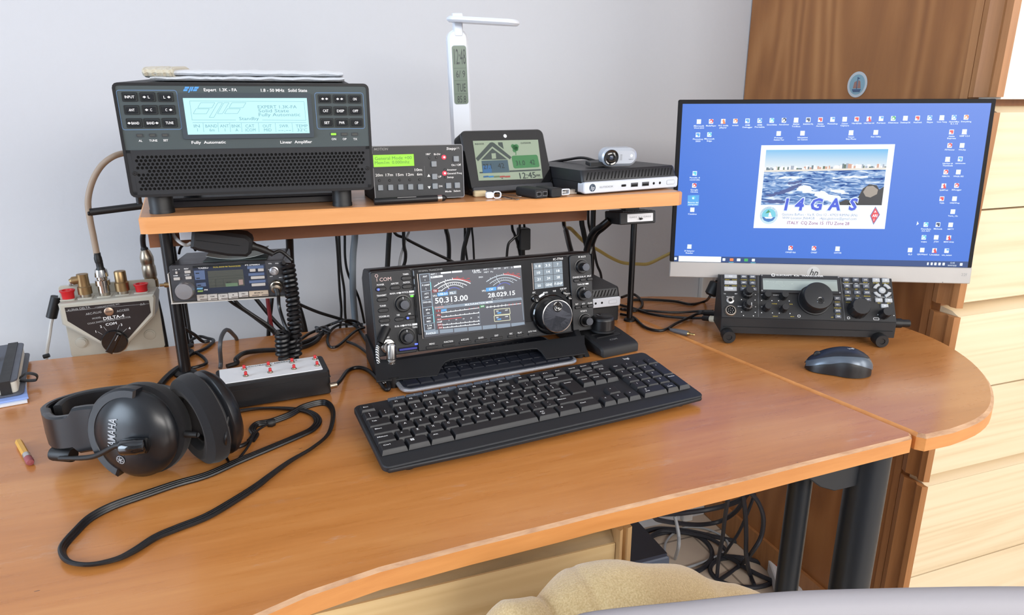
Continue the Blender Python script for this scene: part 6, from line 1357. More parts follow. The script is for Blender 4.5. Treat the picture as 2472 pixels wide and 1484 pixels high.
for u, v, c, a, b_, k in ((255, 318, 'b', 'Photoshop', '2020', 0), (338, 316, 'c', 'Microsoft', 'Edge', 1), (842, 308, 'w', 'Printer', 'Assistant Tool', 3), (1015, 306, 'w', 'Informazioni', 'su Canon', 3), (1368, 302, 'w', 'Canon', 'Easy-Photo', 2), (1548, 300, 'w', 'Scan Utility', None, 0),
    (232, 598, 'c', 'Pannello di', 'controllo', 0), (228, 686, 'r', 'Google', 'Chrome', 1), (214, 862, 'w', 'Cestino', None, 3), (193, 1130, 'w', 'SV Behavior', 'Reader', 0), (928, 1140, 'r', 'CWGET-Sub', None, 1), (1098, 1142, 'r', 'CWGET', None, 1), (1270, 1145, 'w', 'CWTYPE', None, 2),
    (2098, 297, 'r', 'Adobe', 'Express', 0), (2192, 295, 'w', 'GIMP 3.2.4', None, 2), (2085, 395, 'r', 'FSViewer', None, 1), (2175, 395, 'w', 'WinZip', None, 0), (2070, 495, 'w', 'IrfanView 64', 'Thumbnails', 2), (2162, 493, 'b', 'camera.exe', None, 0), (2057, 588, 'r', 'REMOTA', None, 1), (2148, 588, 'w', 'WINQSL 2025', None, 0), (2042, 688, 'r', 'QsMTest', None, 2), (2135, 686, 'r', 'SDLogger', None, 1), (2028, 782, 'r', 'TQSL', None, 0), (2120, 782, 'w', 'WKEYPrep', None, 0), (2108, 876, 'w', 'Term_12c', None, 0),
    (1912, 970, 'c', 'Decodium', '3.0 ASY', 1), (2000, 970, 'd', 'Mirkwik', None, 0), (2092, 972, 'w', 'MMTTY', None, 0), (1897, 1063, 'c', 'wsjtx', None, 1), (1987, 1063, 'w', 'JTDX', None, 1), (2078, 1065, 'r', 'MSHV 64-bit', None, 2), (1797, 1155, 'w', 'EL3', None, 3), (1885, 1155, 'w', 'QSLWizard', None, 3), (1974, 1158, 'r', 'Unitlist', None, 2), (2063, 1160, 'b', 'win_testart', None, 3)):
    icon(u, v, c, a, b_, k)
poly([(182, 757), (264, 755), (260, 832), (178, 834)], E('select_blue', srgb(80, 160, 225), 1.0), YS - 0.0001, P, mb); icon(220, 778, 'c', 'Risorse del', 'computer', 1)
poly([(1842, 975), (1860, 965), (1850, 945)], WI, YS - 0.0003, P, mb)
# task bar items
tz_ = (za + tb) / 2
def tbx(u): return P(u, 1262)[0]
x0, x1 = tbx(112), tbx(420); mb.rect((x0 + x1) / 2, tz_, x1 - x0, (tb - za) * 0.97, YS - 0.0002, SWH)
for (u, c, w) in ((90, 'w', 0.0042), (441, 'w', 0.0045), (497, 'o', 0.0058), (548, 'w', 0.0058), (602, 'g', 0.0060), (655, 'w', 0.0050), (1925, 'w', 0.0025), (1953, 'w', 0.0030), (1980, 'w', 0.0035), (2010, 'w', 0.0035), (2040, 'w', 0.0035), (2168, 'w', 0.0040)):
    mb.prism(rrect(tbx(u), tz_, w, 0.0045, 0.0006), YS - 0.0001, YS - 0.0003, E('ic_' + c, (1, 1, 1)))
for u in (495, 655): mb.rect(tbx(u), za + 0.0004, 0.008, 0.0008, YS - 0.0003, E('ic_c', (1, 1, 1)))
mb.text('12:45', tbx(2103), tz_ + 0.0022, 0.0024, WI, y=YS - 0.0003); mb.text('06/03/2026', tbx(2103), tz_ - 0.0020, 0.0024, WI, y=YS - 0.0003, w=0.0130)
# seaside card
card = [(716, 394), (1688, 386), (1612, 1002), (658, 995)]
def cb(a, b_):
    (x0, y0), (x1, y1), (x2, y2), (x3, y3) = [P(*c) for c in card]
    return (x0 * (1 - a) * (1 - b_) + x1 * a * (1 - b_) + x2 * a * b_ + x3 * (1 - a) * b_, y0 * (1 - a) * (1 - b_) + y1 * a * (1 - b_) + y2 * a * b_ + y3 * (1 - a) * b_)
def cpoly(pts, m, k=1): mb.face([(cb(a, b_)[0], YS - 0.0001 * k, cb(a, b_)[1]) for a, b_ in pts], m)
cpoly([(0, 0), (1, 0), (1, 1), (0, 1)], SWH, 2)
pa, pb, pc, pd = 0.04, 0.955, 0.055, 0.715
def inner(s_, t): return (pa + (pb - pa) * s_, pc + (pd - pc) * t)
sky = bpy.data.materials.new('card_picture'); sky.use_nodes = True; nt = sky.node_tree; nt.nodes.clear()
N = nt.nodes.new; L = nt.links.new; out = N('ShaderNodeOutputMaterial'); em = N('ShaderNodeEmission'); L(em.outputs[0], out.inputs[0]); tc = N('ShaderNodeTexCoord'); sp_ = N('ShaderNodeSeparateXYZ'); L(tc.outputs['Object'], sp_.inputs[0])
cz1 = cb(0.5, pc)[1]; cz0 = cb(0.5, pd)[1]; hz = cb(0.5, pc + (pd - pc) * 0.33)[1]
mr = N('ShaderNodeMapRange'); mr.inputs['From Min'].default_value = hz; mr.inputs['From Max'].default_value = cz1; L(sp_.outputs['Z'], mr.inputs['Value'])
cr = N('ShaderNodeValToRGB'); cr.color_ramp.elements[0].color = (*srgb(225, 232, 235), 1); cr.color_ramp.elements[1].color = (*srgb(130, 190, 232), 1); L(mr.outputs[0], cr.inputs[0])
mp = N('ShaderNodeMapping'); mp.inputs['Scale'].default_value = (55, 1, 260); mp.inputs['Rotation'].default_value = (0, R_(8), 0); L(tc.outputs['Object'], mp.inputs['Vector'])
nz = N('ShaderNodeTexNoise'); nz.inputs['Scale'].default_value = 1; nz.inputs['Detail'].default_value = 7; nz.inputs['Distortion'].default_value = 1.2; L(mp.outputs[0], nz.inputs['Vector'])
c2 = N('ShaderNodeValToRGB'); e = c2.color_ramp.elements; e[0].position = 0.32; e[0].color = (*srgb(36, 60, 130), 1); e[1].position = 0.68; e[1].color = (*srgb(225, 236, 248), 1); k_ = e.new(0.5); k_.color = (*srgb(120, 155, 205), 1); L(nz.outputs['Fac'], c2.inputs[0])
gt = N('ShaderNodeMath'); gt.operation = 'GREATER_THAN'; gt.inputs[1].default_value = hz - 0.002; L(sp_.outputs['Z'], gt.inputs[0]); mx = N('ShaderNodeMix'); mx.data_type = 'RGBA'; L(gt.outputs[0], mx.inputs[0]); L(c2.outputs[0], mx.inputs[6]); L(cr.outputs[0], mx.inputs[7]); L(mx.outputs[2], em.inputs[0]); em.inputs[1].default_value = 1.0
cpoly([inner(0, 0), inner(1, 0), inner(1, 1), inner(0, 1)], sky, 3)
cpoly([inner(0, 0.345), inner(1, 0.30), inner(1, 0.36), inner(0, 0.40)], E('sand', srgb(215, 210, 200), 1), 4)
rnd = random.Random(3); bcol = [E('bld%d' % k, c, 1) for k, c in enumerate((srgb(225, 225, 228), srgb(150, 160, 175), srgb(196, 150, 130), srgb(90, 110, 120), srgb(240, 240, 240), srgb(70, 95, 75)))]
for k in range(64):
    s_ = k / 64.0; w = rnd.uniform(0.010, 0.028); hh = rnd.uniform(0.02, 0.07) + (0.06 if 0.62 < s_ < 0.76 else 0) * rnd.random(); b0 = 0.365 - 0.04 * s_
    cpoly([inner(s_, b0 - hh), inner(min(1, s_ + w), b0 - hh), inner(min(1, s_ + w), b0), inner(s_, b0)], rnd.choice(bcol), 4 + k % 3 + 1)
def rag(pts, amp, seed):
    rn = random.Random(seed); o = []
    for i in range(len(pts)):
        a, b_ = pts[i], pts[(i + 1) % len(pts)]
        for k in range(5):
            t = k / 5; o.append(inner(min(1, max(0, a[0] + (b_[0] - a[0]) * t + rn.uniform(-amp, amp) * (k > 0))), min(1, max(0, a[1] + (b_[1] - a[1]) * t + rn.uniform(-amp, amp) * (k > 0)))))
    return o
WDK = E('wave_dark', srgb(52, 74, 135), 1); FOA = E('foam', srgb(225, 235, 244), 1)
cpoly(rag([(0.02, 0.83), (0.14, 0.76), (0.26, 0.64), (0.345, 0.60), (0.30, 0.68), (0.20, 0.77), (0.08, 0.85)], 0.012, 1), WDK, 6)
cpoly(rag([(0.20, 0.60), (0.33, 0.54), (0.30, 0.60), (0.22, 0.63)], 0.01, 2), WDK, 6)
cpoly(rag([(0.0, 0.92), (0.12, 0.90), (0.30, 0.96), (0.10, 0.97)], 0.012, 5), WDK, 6)
for q_, sd_ in (([(0.30, 0.66), (0.36, 0.64), (0.44, 0.72), (0.38, 0.78), (0.28, 0.74)], 3), ([(0.40, 0.76), (0.50, 0.74), (0.66, 0.86), (0.60, 0.96), (0.48, 0.88)], 4), ([(0.55, 0.70), (0.66, 0.72), (0.72, 0.80), (0.60, 0.78)], 6), ([(0.10, 0.50), (0.30, 0.48), (0.32, 0.50), (0.12, 0.52)], 8), ([(0.55, 0.50), (0.85, 0.47), (0.86, 0.50), (0.60, 0.52)], 9)):
    cpoly(rag(q_, 0.018, sd_), FOA, 7)
cpoly([inner(0.72, 1.0), inner(0.74, 0.90), inner(0.80, 0.86), inner(0.83, 0.70), inner(0.88, 0.62), inner(0.94, 0.64), inner(0.965, 0.72), inner(1.0, 0.66), inner(1.0, 1.0)], E('rock_dark', srgb(24, 26, 34), 1), 8)
cpoly([inner(0.835, 0.76), inner(0.86, 0.66), inner(0.91, 0.65), inner(0.955, 0.72), inner(0.95, 0.80), inner(0.90, 0.86), inner(0.86, 0.84)], E('rock_pale', srgb(150, 140, 130), 1), 9)
cpoly([inner(0.62, 0.98), inner(0.70, 0.90), inner(0.76, 0.92), inner(0.74, 1.0), inner(0.64, 1.0)], E('rock_dark', (0, 0, 0)), 8)
for i, (ch, u) in enumerate((('I', 893), ('4', 988), ('G', 1110), ('A', 1244), ('S', 1378))):
    ptext(mb, P, ch, u, 822, None, 88, E('call_halo', srgb(205, 220, 248), 1), YS - 0.0011, 0.07, 0.12)
    x, z = P(u, 822); w_, h_ = P.sz(u, 822, 10, 82); mb.text(ch, x, z, h_, E('call_blue', srgb(50, 80, 205), 1), y=YS - 0.0013, slant=0.12, bold=0.035)
IK = E('card_ink', srgb(105, 120, 165), 1)
M_('Gastone Baffoni - Via R. Orsi 12 - 47923 RIMINI (RN)', 1138, 898, 18, 548, IK, False, y=YS - 0.0005); M_('WW Locator JN64GB     i4gas.gastone@gmail.com', 1136, 924, 18, 540, IK, False, y=YS - 0.0005); M_('ITALY  CQ Zone 15  ITU Zone 28', 1128, 959, 22, 452, E('card_mauve', srgb(150, 95, 140), 1), True, y=YS - 0.0005)
x, z = P(770, 902); r = P.sz(770, 902, 132, 10)[0] / 2
mb.prism(circ(x, z, r, 36), YS - 0.0002, YS - 0.0004, E('badge_ring', srgb(190, 215, 228), 1)); mb.prism(circ(x, z, r * 0.76, 30), YS - 0.0004, YS - 0.0005, E('badge_sky', srgb(110, 195, 215), 1))
mb.face([(x - r * 0.74, YS - 0.0006, z - r * 0.2), (x - r * 0.5, YS - 0.0006, z - r * 0.58), (x, YS - 0.0006, z - r * 0.76), (x + r * 0.5, YS - 0.0006, z - r * 0.58), (x + r * 0.74, YS - 0.0006, z - r * 0.2)], E('badge_sea', srgb(50, 110, 180), 1))
mb.face([(x - r * 0.5, YS - 0.0007, z - r * 0.2), (x + r * 0.5, YS - 0.0007, z - r * 0.2), (x + r * 0.3, YS - 0.0007, z - r * 0.38), (x - r * 0.3, YS - 0.0007, z - r * 0.38)], SWH)
mb.face([(x - r * 0.05, YS - 0.0007, z - r * 0.15), (x + r * 0.35, YS - 0.0007, z - r * 0.15), (x + r * 0.05, YS - 0.0007, z + r * 0.5)], SWH); mb.face([(x - r * 0.4, YS - 0.0007, z + r * 0.2), (x + r * 0.2, YS - 0.0007, z + r * 0.35), (x - r * 0.1, YS - 0.0007, z + r * 0.6)], E('palm', srgb(60, 140, 90), 1))
for k in range(22):
    a = R_(205 - k * 11); ch = 'MEDITERRANEO DX CLUB  '[k]
    if ch != ' ': mb.text(ch, x + r * 0.87 * math.cos(a), z + r * 0.87 * math.sin(a), r * 0.14, IK, y=YS - 0.0006, rot=math.degrees(a) - 90)
dpts = [(1545, 838), (1578, 898), (1530, 972), (1505, 905)]; poly(dpts, E('card_ink', (0, 0, 0)), YS - 0.0003, P, mb)
poly([(1544, 848), (1570, 898), (1531, 960), (1512, 905)], E('rhomb_red', srgb(220, 60, 70), 1), YS - 0.0005, P, mb); M_('ARI', 1540, 905, 20, 36, SWH, y=YS - 0.0007); M_('A', 1543, 876, 16, None, SWH, y=YS - 0.0007); M_('I', 1533, 934, 16, None, SWH, y=YS - 0.0007)
mb.build('screen', mo, 'lit blue desktop picture')

# ======================= dial controller, lower computer, label box =======================
FLp, FRp = ONZ(1453, 866, 0.0), ONZ(1543, 847, 0.0)
yawc = math.degrees(math.atan2((FRp - FLp).y, (FRp - FLp).x)); wc_ = (FRp - FLp).length
rc = thing('tuning_controller', 'small black tuning controller with a ribbed knob beside the transceiver', 'controller', (FLp.x, FLp.y, 0.0), frame(yawc))
mb = MB(); mb.prism([(0.0, 0.001), (0.0, 0.011), (0.003, 0.015), (0.008, 0.017), (0.045, 0.023), (0.115, 0.030), (0.118, 0.001)], 0.0, wc_, BLKM, 0.003, 'yz', both=True); mb.build('body', rc)
RCM = Matrix.Translation((wc_ / 2, 0.020, 0.0188)) @ Matrix.Rotation(R_(8), 4, 'X')
mb = MB(RCM); mb.text('iCOM', 0, 0.0, 0.004, INKD, y=0.0006, plane='xy'); mb.text('SPEED   LOCK', 0, 0.034, 0.0018, INKD, y=0.0006, plane='xy', w=0.03); mb.build('lettering', rc)
for (x, y, w, d) in ((-0.015, 0.026, 0.020, 0.007), (0.013, 0.028, 0.018, 0.007), (-0.001, 0.014, 0.045, 0.007)):
    mb = MB(RCM); mb.prism(rrect(x, y, w, d, 0.0012), -0.0006, 0.0018, BLK, 0.0005, 'xy'); mb.build('button', rc)
kx = (rc.matrix_basis.inverted() @ ONZ(1456, 770, 0.045))
mb = MB(); o_ = (kx.x, kx.y, 0.027); mb.lathe([(0.019, 0), (0.019, 0.003), (0.0165, 0.0035)], BLKM, o_, n=40); mb.lathe([(0.0178, 0.0035), (0.0178, 0.019)], KN, o_, n=120, flute=(20, 0.005, 0.017, 0.06)); mb.lathe([(0.0178, 0.019), (0.0165, 0.0225), (0.0150, 0.0235), (0, 0.0235)], KN, o_, n=40); nb = mb.build('knob', rc)
mb = MB(); mb.lathe([(0.0045, 0.0236), (0.004, 0.0242), (0.003, 0.0238), (0, 0.0237)], GLOSS, (o_[0] - 0.004, o_[1] + 0.006, o_[2]), n=24); mb.build('finger_dimple', nb)
dk = thing('dock_box', 'flat black box carrying the lower mini computer behind the transceiver', 'box', (0.395, 1.018, 0.0))
mb = MB(); mb.prism(rrect(0.088, 0.048, 0.172, 0.092, 0.004), 0.0005, 0.0265, BLKM, 0.001, 'xy'); mb.build('case', dk)
lower = mini_pc((0.392, 1.0165, 0.0288), 0.0, 0.176, 'second mini computer standing low behind the transceiver')
lower.matrix_basis = Matrix.Translation((0.392, 1.0165, 0.0288)) @ Matrix.Diagonal((1, 0.66, 1, 1))
g0, g1 = ONY(1497, 543, 0.955), ONY(1581, 539, 0.955)
gx = thing('labelled_box', 'small black box with a white label fixed below the right shelf end', 'switch box', (g0.x, 0.955, g0.z), frame(-2, -6))
gw = g1.x - g0.x; mb = MB(); mb.rr(gw / 2, 0.010, gw, 0.020, 0.002, 0.055, 0.0, BLKM, 0.0012); mb.build('case', gx)
mb = MB()
for k in range(18): mb.box(0.006 + k * gw * 0.047, 0.008 + k * gw * 0.047, 0.002, 0.052, 0.0200, 0.0212, DGREY)
mb.build('ribbed_top', gx)
mb = MB(); mb.rr(gw * 0.56, 0.010, gw * 0.72, 0.0125, 0.0008, 0, -0.0004, WHITE); mb.text('GAS1 •  • GAS2', gw * 0.56, 0.0112, 0.0022, MGREY, y=-0.0006, w=gw * 0.6); mb.build('label', gx, 'white label reading GAS1 and GAS2')
mb = MB(); mb.lathe([(0.0022, 0), (0.0022, 0.002), (0.001, 0.0022), (0.001, 0.005), (0.0014, 0.006), (0, 0.0065)], GLOSS, (gw * 0.56, -0.0004, 0.0085), (0, -1, 0), 14); mb.build('toggle', gx)
gi = gx.matrix_basis.inverted()
mb = MB(gi); mb.box(g0.x + 0.02, g0.x + 0.045, 0.975, 1.003, g0.z + 0.019, 0.2213, BLK); mb.build('bracket', gx)

# ======================= lamp with clock =======================
lx = 0.3115
LW = mat('lamp_white', srgb(222, 228, 238), 0.3, coat=0.3)
la = thing('desk_lamp', 'white folding desk lamp with a tall clock display behind the weather display', 'lamp', (lx, 1.09, STOP + 0.0003), frame(-6, 0, -1.5))
mb = MB(); mb.prism(rrect(0, 0, 0.085, 0.060, 0.025, 8), 0.0, 0.010, LW, 0.003, 'xy'); mb.build('base', la)
mb = MB()
mb.rr(-0.0005, 0.1225, 0.0315, 0.225, 0.0135, 0.010, -0.0085, LW, 0.0030, n=8)
mb.rect(0.004, 0.055, 0.004, 0.0005, -0.0087, MGREY); mb.build('column', la)
P = Pane((lx, 1.09, STOP), frame(-6, 0, -1.5), 880, 0, 2.65)
mb = MB(); x, z = P(612, 482, 0.0087); w, h = P.sz(612, 482, 92, 374)
mb.rr(x, z, w, h, 0.004, -0.0080, -0.0088, mat('clock_edge', srgb(150, 160, 160), 0.3), 0.0002, n=5); mb.rr(x, z, w * 0.94, h * 0.985, 0.0036, -0.0085, -0.0090, mat('clock_lcd', srgb(112, 126, 112), 0.2), n=5)
for (t, dz, hh, w_) in (('12:48', 0.315, 0.26, 0.78), ('6/ 9', 0.02, 0.12, 0.62), ('TUE', -0.21, 0.14, 0.62), ('85.8', -0.41, 0.12, 0.60)): mb.text(t, x + w * 0.03, z + h * dz, h * hh, GI, y=-0.0092, w=w * w_)
for dz in (0.12, -0.09, -0.32): mb.rect(x, z + h * dz, w * 0.85, 0.0003, -0.0092, GI)
mb.build('clock_display', la, 'green-grey clock display'); 
mb = MB(); mb.rr(0.001, 0.2395, 0.0135, 0.030, 0.003, 0.006, -0.0095, LW, 0.0015); mb.lathe([(0.0052, -0.0075), (0.0052, 0.0075)], LW, (0.001, -0.002, 0.2535), (1, 0, 0), 20); mb.build('hinge', la)
h0 = la.matrix_basis.inverted() @ ONY(1079, 47, 1.085); h1 = la.matrix_basis.inverted() @ ONY(1254, 57, 1.03)
mb = MB(); dv = h1 - h0; LH = dv.length; ah = math.degrees(math.atan2(dv.y, dv.x)); eh = math.degrees(math.atan2(-dv.z, math.hypot(dv.x, dv.y)))
mb = MB(Matrix.Translation(h0) @ Matrix.Rotation(R_(ah), 4, 'Z') @ Matrix.Rotation(R_(eh), 4, 'Y'))
mb.prism(rrect(LH / 2, 0, LH, 0.034, 0.0165, 10), -0.0035, 0.0045, LW, 0.0028, 'xy'); mb.build('lamp_head', la)
# ======================= headphones =======================
VEL = mat('velour_black', srgb(16, 16, 20), 0.95, sheen=0.08, bump=(1500, 0.4, 0.0004)); SHL = mat('shell_black', srgb(21, 23, 27), 0.3)
c1, a1 = Vector((-0.139, 0.726, 0.0485)), Vector((-0.46, -0.87, 0.10)).normalized()
c2, a2 = Vector((-0.080, 0.734, 0.0500)), Vector((0.86, 0.48, 0.10)).normalized()
hd = thing('headphones', 'black headphones with a microphone boom standing on their ear cups at the desk left', 'headphones', (-0.11, 0.73, 0.0))
hi = hd.matrix_basis.inverted()
def cup(c, a, name, R=0.0480):
    k = thing(name, None, None, c); k.parent = hd; k.matrix_parent_inverse = Matrix.Identity(4)
    k.matrix_basis = Matrix.Translation(c - Vector(hd.location))
    mb = MB(); mb.lathe([(R * 0.88, 0.004), (R * 0.96, 0.008), (R * 0.95, 0.013), (R * 0.82, 0.020), (R * 0.55, 0.0255), (R * 0.25, 0.0275), (0, 0.028)], SHL, ax=a, n=56, sq=(0.96, 1.0)); mb.lathe([(R * 0.90, 0.004), (R * 0.94, -0.002), (R * 0.9, -0.004)], SHL, ax=a, n=56, sq=(0.96, 1.0)); mb.build('shell', k)
    mb = MB(); mb.lathe([(R * 0.90, 0.003), (R * 1.0, 0.0), (R * 1.01, -0.007), (R * 0.96, -0.015), (R * 0.80, -0.020), (R * 0.62, -0.018), (R * 0.56, -0.010), (0, -0.009)], VEL, ax=a, n=48, sq=(0.96, 1.0)); mb.build('ear_pad', k, 'soft velour ear pad')
    return k
k1 = cup(c1, a1, 'ear_cup'); k2_ = cup(c2, a2, 'ear_cup', 0.0500)
# yoke plates and headband (flat strap bent around the left)
def strap(pts, wz, th, m, name, parent=hd, seg=8):
    P_ = spline([Vector(p) for p in pts], seg); vs = []; fs = []
    for i, p in enumerate(P_):
        t = (P_[min(i + 1, len(P_) - 1)] - P_[max(0, i - 1)]).normalized(); up = Vector((0.0, 0, 1)); nrm_ = t.cross(up).normalized()
        w = wz[min(len(wz) - 1, int(i / (len(P_) - 1) * (len(wz) - 1) + 0.5))] if isinstance(wz, list) else wz
        for (a, b_) in ((-0.9, 1), (0.9, 1), (1, 0.5), (1, -0.5), (0.9, -1), (-0.9, -1), (-1, -0.5), (-1, 0.5)):
            vs.append(p + up * (a * w / 2) + nrm_ * (b_ * th / 2))
    n = 8
    for i in range(len(P_) - 1):
        for k in range(n): l = (k + 1) % n; fs.append((i * n + k, i * n + l, (i + 1) * n + l, (i + 1) * n + k))
    fs.append(tuple(range(n))[::-1]); fs.append(tuple(range(len(vs) - n, len(vs))))
    return MB(hi).add(vs, fs, m).build(name, parent)
yA = c1 + a1 * 0.010
strap([yA + Vector((-0.018, 0.012, 0.004)), yA + Vector((-0.044, 0.024, 0.002)), (-0.224, 0.760, 0.044), (-0.240, 0.796, 0.043)], [0.060, 0.050, 0.036, 0.030], 0.009, SHL, 'yoke')
strap([(-0.236, 0.785, 0.044), (-0.243, 0.806, 0.043), (-0.234, 0.830, 0.041), (-0.208, 0.846, 0.040), (-0.168, 0.846, 0.040), (-0.130, 0.824, 0.042), (-0.104, 0.785, 0.045)], [0.028, 0.028, 0.028, 0.028, 0.028, 0.030, 0.040], 0.007, SHL, 'headband')
strap([(-0.230, 0.800, 0.046), (-0.226, 0.822, 0.045), (-0.205, 0.837, 0.044), (-0.170, 0.838, 0.043)], 0.024, 0.008, VEL, 'headband_padding')
MK = Matrix.Translation(c1 - Vector(hd.location))
ux = Vector((0, 0, 1)).cross(a1).normalized() * -1; 
ux = (-a1).cross(Vector((0, 0, 1))).normalized(); uz = ux.cross(-a1).normalized()
FR = Matrix((ux, -a1, uz)).transposed().to_4x4()   # local x right, local y into the cup, local z up
mb = MB(MK @ FR)
def onshell(x, z):
    R = 0.048; r = min(0.999, math.hypot(x, z) / R); prof = [(0, 0.028), (0.25, 0.0275), (0.55, 0.0255), (0.82, 0.020), (0.95, 0.013), (1.0, 0.009)]
    for (r0, h0), (r1, h1) in zip(prof, prof[1:]):
        if r <= r1: return -(h0 + (h1 - h0) * (r - r0) / (r1 - r0)) - 0.0006
    return -0.009
t_ = MB(); t_.text('YAMAHA', -0.0135, 0.004, 0.0088, mat('silver_print', srgb(165, 168, 172), 0.4), y=0, w=0.034, rot=83, bold=True)
vs = [(v[0], onshell(v[0], v[2]), v[2]) for v in t_.v]; mb.add(vs, t_.f, mat('silver_print', (0, 0, 0)), flat=True)
cxl, czl = -0.0075, -0.0225
for r0, m_, dy in ((0.0046, mat('silver_print', (0, 0, 0)), 0), (0.0038, SHL, -0.0002)):
    pts = circ(cxl, czl, r0, 18); mb.add([(a, onshell(a, b_) + dy, b_) for a, b_ in pts], [tuple(range(18))], m_, flat=True)
for k in range(3):
    a = R_(30 + 60 * k); dx, dz = math.cos(a) * 0.0034, math.sin(a) * 0.0034; nx, nz = -math.sin(a) * 0.0004, math.cos(a) * 0.0004
    pts = [(cxl - dx - nx, czl - dz - nz), (cxl + dx - nx, czl + dz - nz), (cxl + dx + nx, czl + dz + nz), (cxl - dx + nx, czl - dz + nz)]; mb.add([(p, onshell(p, q_) - 0.0004, q_) for p, q_ in pts], [(0, 1, 2, 3)], mat('silver_print', (0, 0, 0)), flat=True)
o = mb.build('lettering', hd)
# yoke ring hugging the upper left of the shell
mb = MB(MK @ FR); aa = [R_(78 + k * 7) for k in range(25)]; Rr = 0.048
mb.prism([(Rr * 1.03 * math.cos(a) * 0.97, Rr * 1.03 * math.sin(a)) for a in aa] + [(Rr * 0.80 * math.cos(a) * 0.97, Rr * 0.80 * math.sin(a)) for a in aa[::-1]], -0.006, -0.0195, SHL, 0.002); mb.build('yoke_ring', hd)
# microphone boom
cap = c1 + a1 * 0.034 + ux * 0.014 + uz * -0.004
mb = MB(hi); mb.lathe([(0, -0.012), (0.0072, -0.0115), (0.0080, -0.010), (0.0080, 0.004), (0.0074, 0.006), (0.0074, 0.0125), (0.006, 0.0135), (0, 0.0135)], GLOSS, cap, (ux * 1 + uz * 0.10 - a1 * 0.15), 28); mb.build('microphone', hd)
e_ = cap - ux * 0.006
mb = MB(hi); en_ = Vector((-0.222, 0.748, 0.020)); mb.tube([e_, e_ - ux * 0.012, e_ + (en_ - e_) * 0.5 - Vector((0, 0, 0.004)) + a1 * 0.002, en_], [0.0030, 0.0026, 0.0026, 0.0024], RUB, 10); mb.build('boom', hd)
mb = MB(hi); mb.lathe([(0.007, -0.012), (0.0075, -0.010), (0.0075, 0.010), (0.007, 0.012)], RUB, (-0.222, 0.760, 0.0185), (0.9, -0.5, 0), 20); mb.build('boom_joint', hd)
# headphone lead
s2 = 2.7487
def hp_(u, v, z=0.0022): return ONZ(100 + u / s2, 860 + v / s2, z)
hl = thing('headphone_cable', 'long flat black ribbed cable looped on the desk before the headphones', 'cable', hp_(900, 850, 0))
li = hl.matrix_basis.inverted()
jx = ONY(100 + 955 / s2, 860 + 515 / s2, 0.705)
path = [ONY(100 + 1035 / s2, 860 + 520 / s2, 0.700), hp_(1120, 570, 0.010), hp_(1220, 600, 0.006), hp_(1310, 598, 0.004), hp_(1390, 560), hp_(1418, 520), hp_(1400, 490), hp_(1430, 455), hp_(1520, 440), hp_(1640, 398), hp_(1740, 345), hp_(1860, 315), hp_(1915, 335), hp_(1937, 400), hp_(1905, 520), hp_(1800, 612), hp_(1650, 700), hp_(1510, 800), hp_(1430, 860), hp_(1290, 950), hp_(1100, 1060), hp_(900, 1140), hp_(760, 1200), hp_(620, 1290), hp_(500, 1350), hp_(330, 1388), hp_(200, 1378), hp_(145, 1330), hp_(150, 1270), hp_(230, 1175), hp_(330, 1080), hp_(480, 1000), hp_(700, 920), hp_(900, 850), hp_(1100, 790), hp_(1300, 700), hp_(1500, 615), hp_(1700, 530), hp_(1800, 480), hp_(1835, 425), hp_(1785, 375), hp_(1650, 350), hp_(1450, 350), hp_(1280, 375), hp_(1150, 395)]
sp2 = spline(path[4:], 8); mb = MB(li)
for o_ in (-1, 0, 1):
    q_ = []
    for i, p in enumerate(sp2):
        t = sp2[min(i + 1, len(sp2) - 1)] - sp2[max(0, i - 1)]; t.z = 0; n_ = Vector((-t.y, t.x, 0)).normalized(); tw_ = 0.65 + 0.35 * math.cos(i * 0.045 + 0.5)
        q_.append(p + n_ * (o_ * 0.0031 * tw_) + Vector((0, 0, (0.0014 * (o_ + 1) * (1 - tw_) * 2) + (0.0030 if (i < 60 or i > len(sp2) - 60) and o_ == 2 else 0))))
    mb.tube(q_, 0.0019, CABLE, 7, 0)
mb.build('flat_cord', hl, 'flat three-strand cord')
mb = MB(li); mb.tube(path[:6], 0.0024, CABLE, 9); mb.build('lead', hl)
mb = MB(li); mb.tube([jx, path[0]], [0.0036, 0.0030], RUB, 12, 0); mb.build('strain_relief', hl)
mb = MB(li); k_ = hp_(1524, 441, 0.004); mb.lathe([(0, -0.005), (0.004, -0.0045), (0.0055, 0), (0.004, 0.0045), (0, 0.005)], RUB, k_, (1, 0.2, 0), 16); mb.build('slider', hl, 'small black cord slider')
mb = MB(li); mb.tube([ONY(100 + 1240 / s2, 860 + 400 / s2, 0.700), ONY(100 + 1230 / s2, 860 + 470 / s2, 0.695), ONY(100 + 1222 / s2, 860 + 570 / s2, 0.690), hp_(1225, 660, 0.004), hp_(1268, 715, 0.002), hp_(1340, 640, 0.003), hp_(1385, 575, 0.004), hp_(1425, 500, 0.006), hp_(1500, 450, 0.006)], 0.0014, CABLE, 8); mb.build('thin_lead', hl)

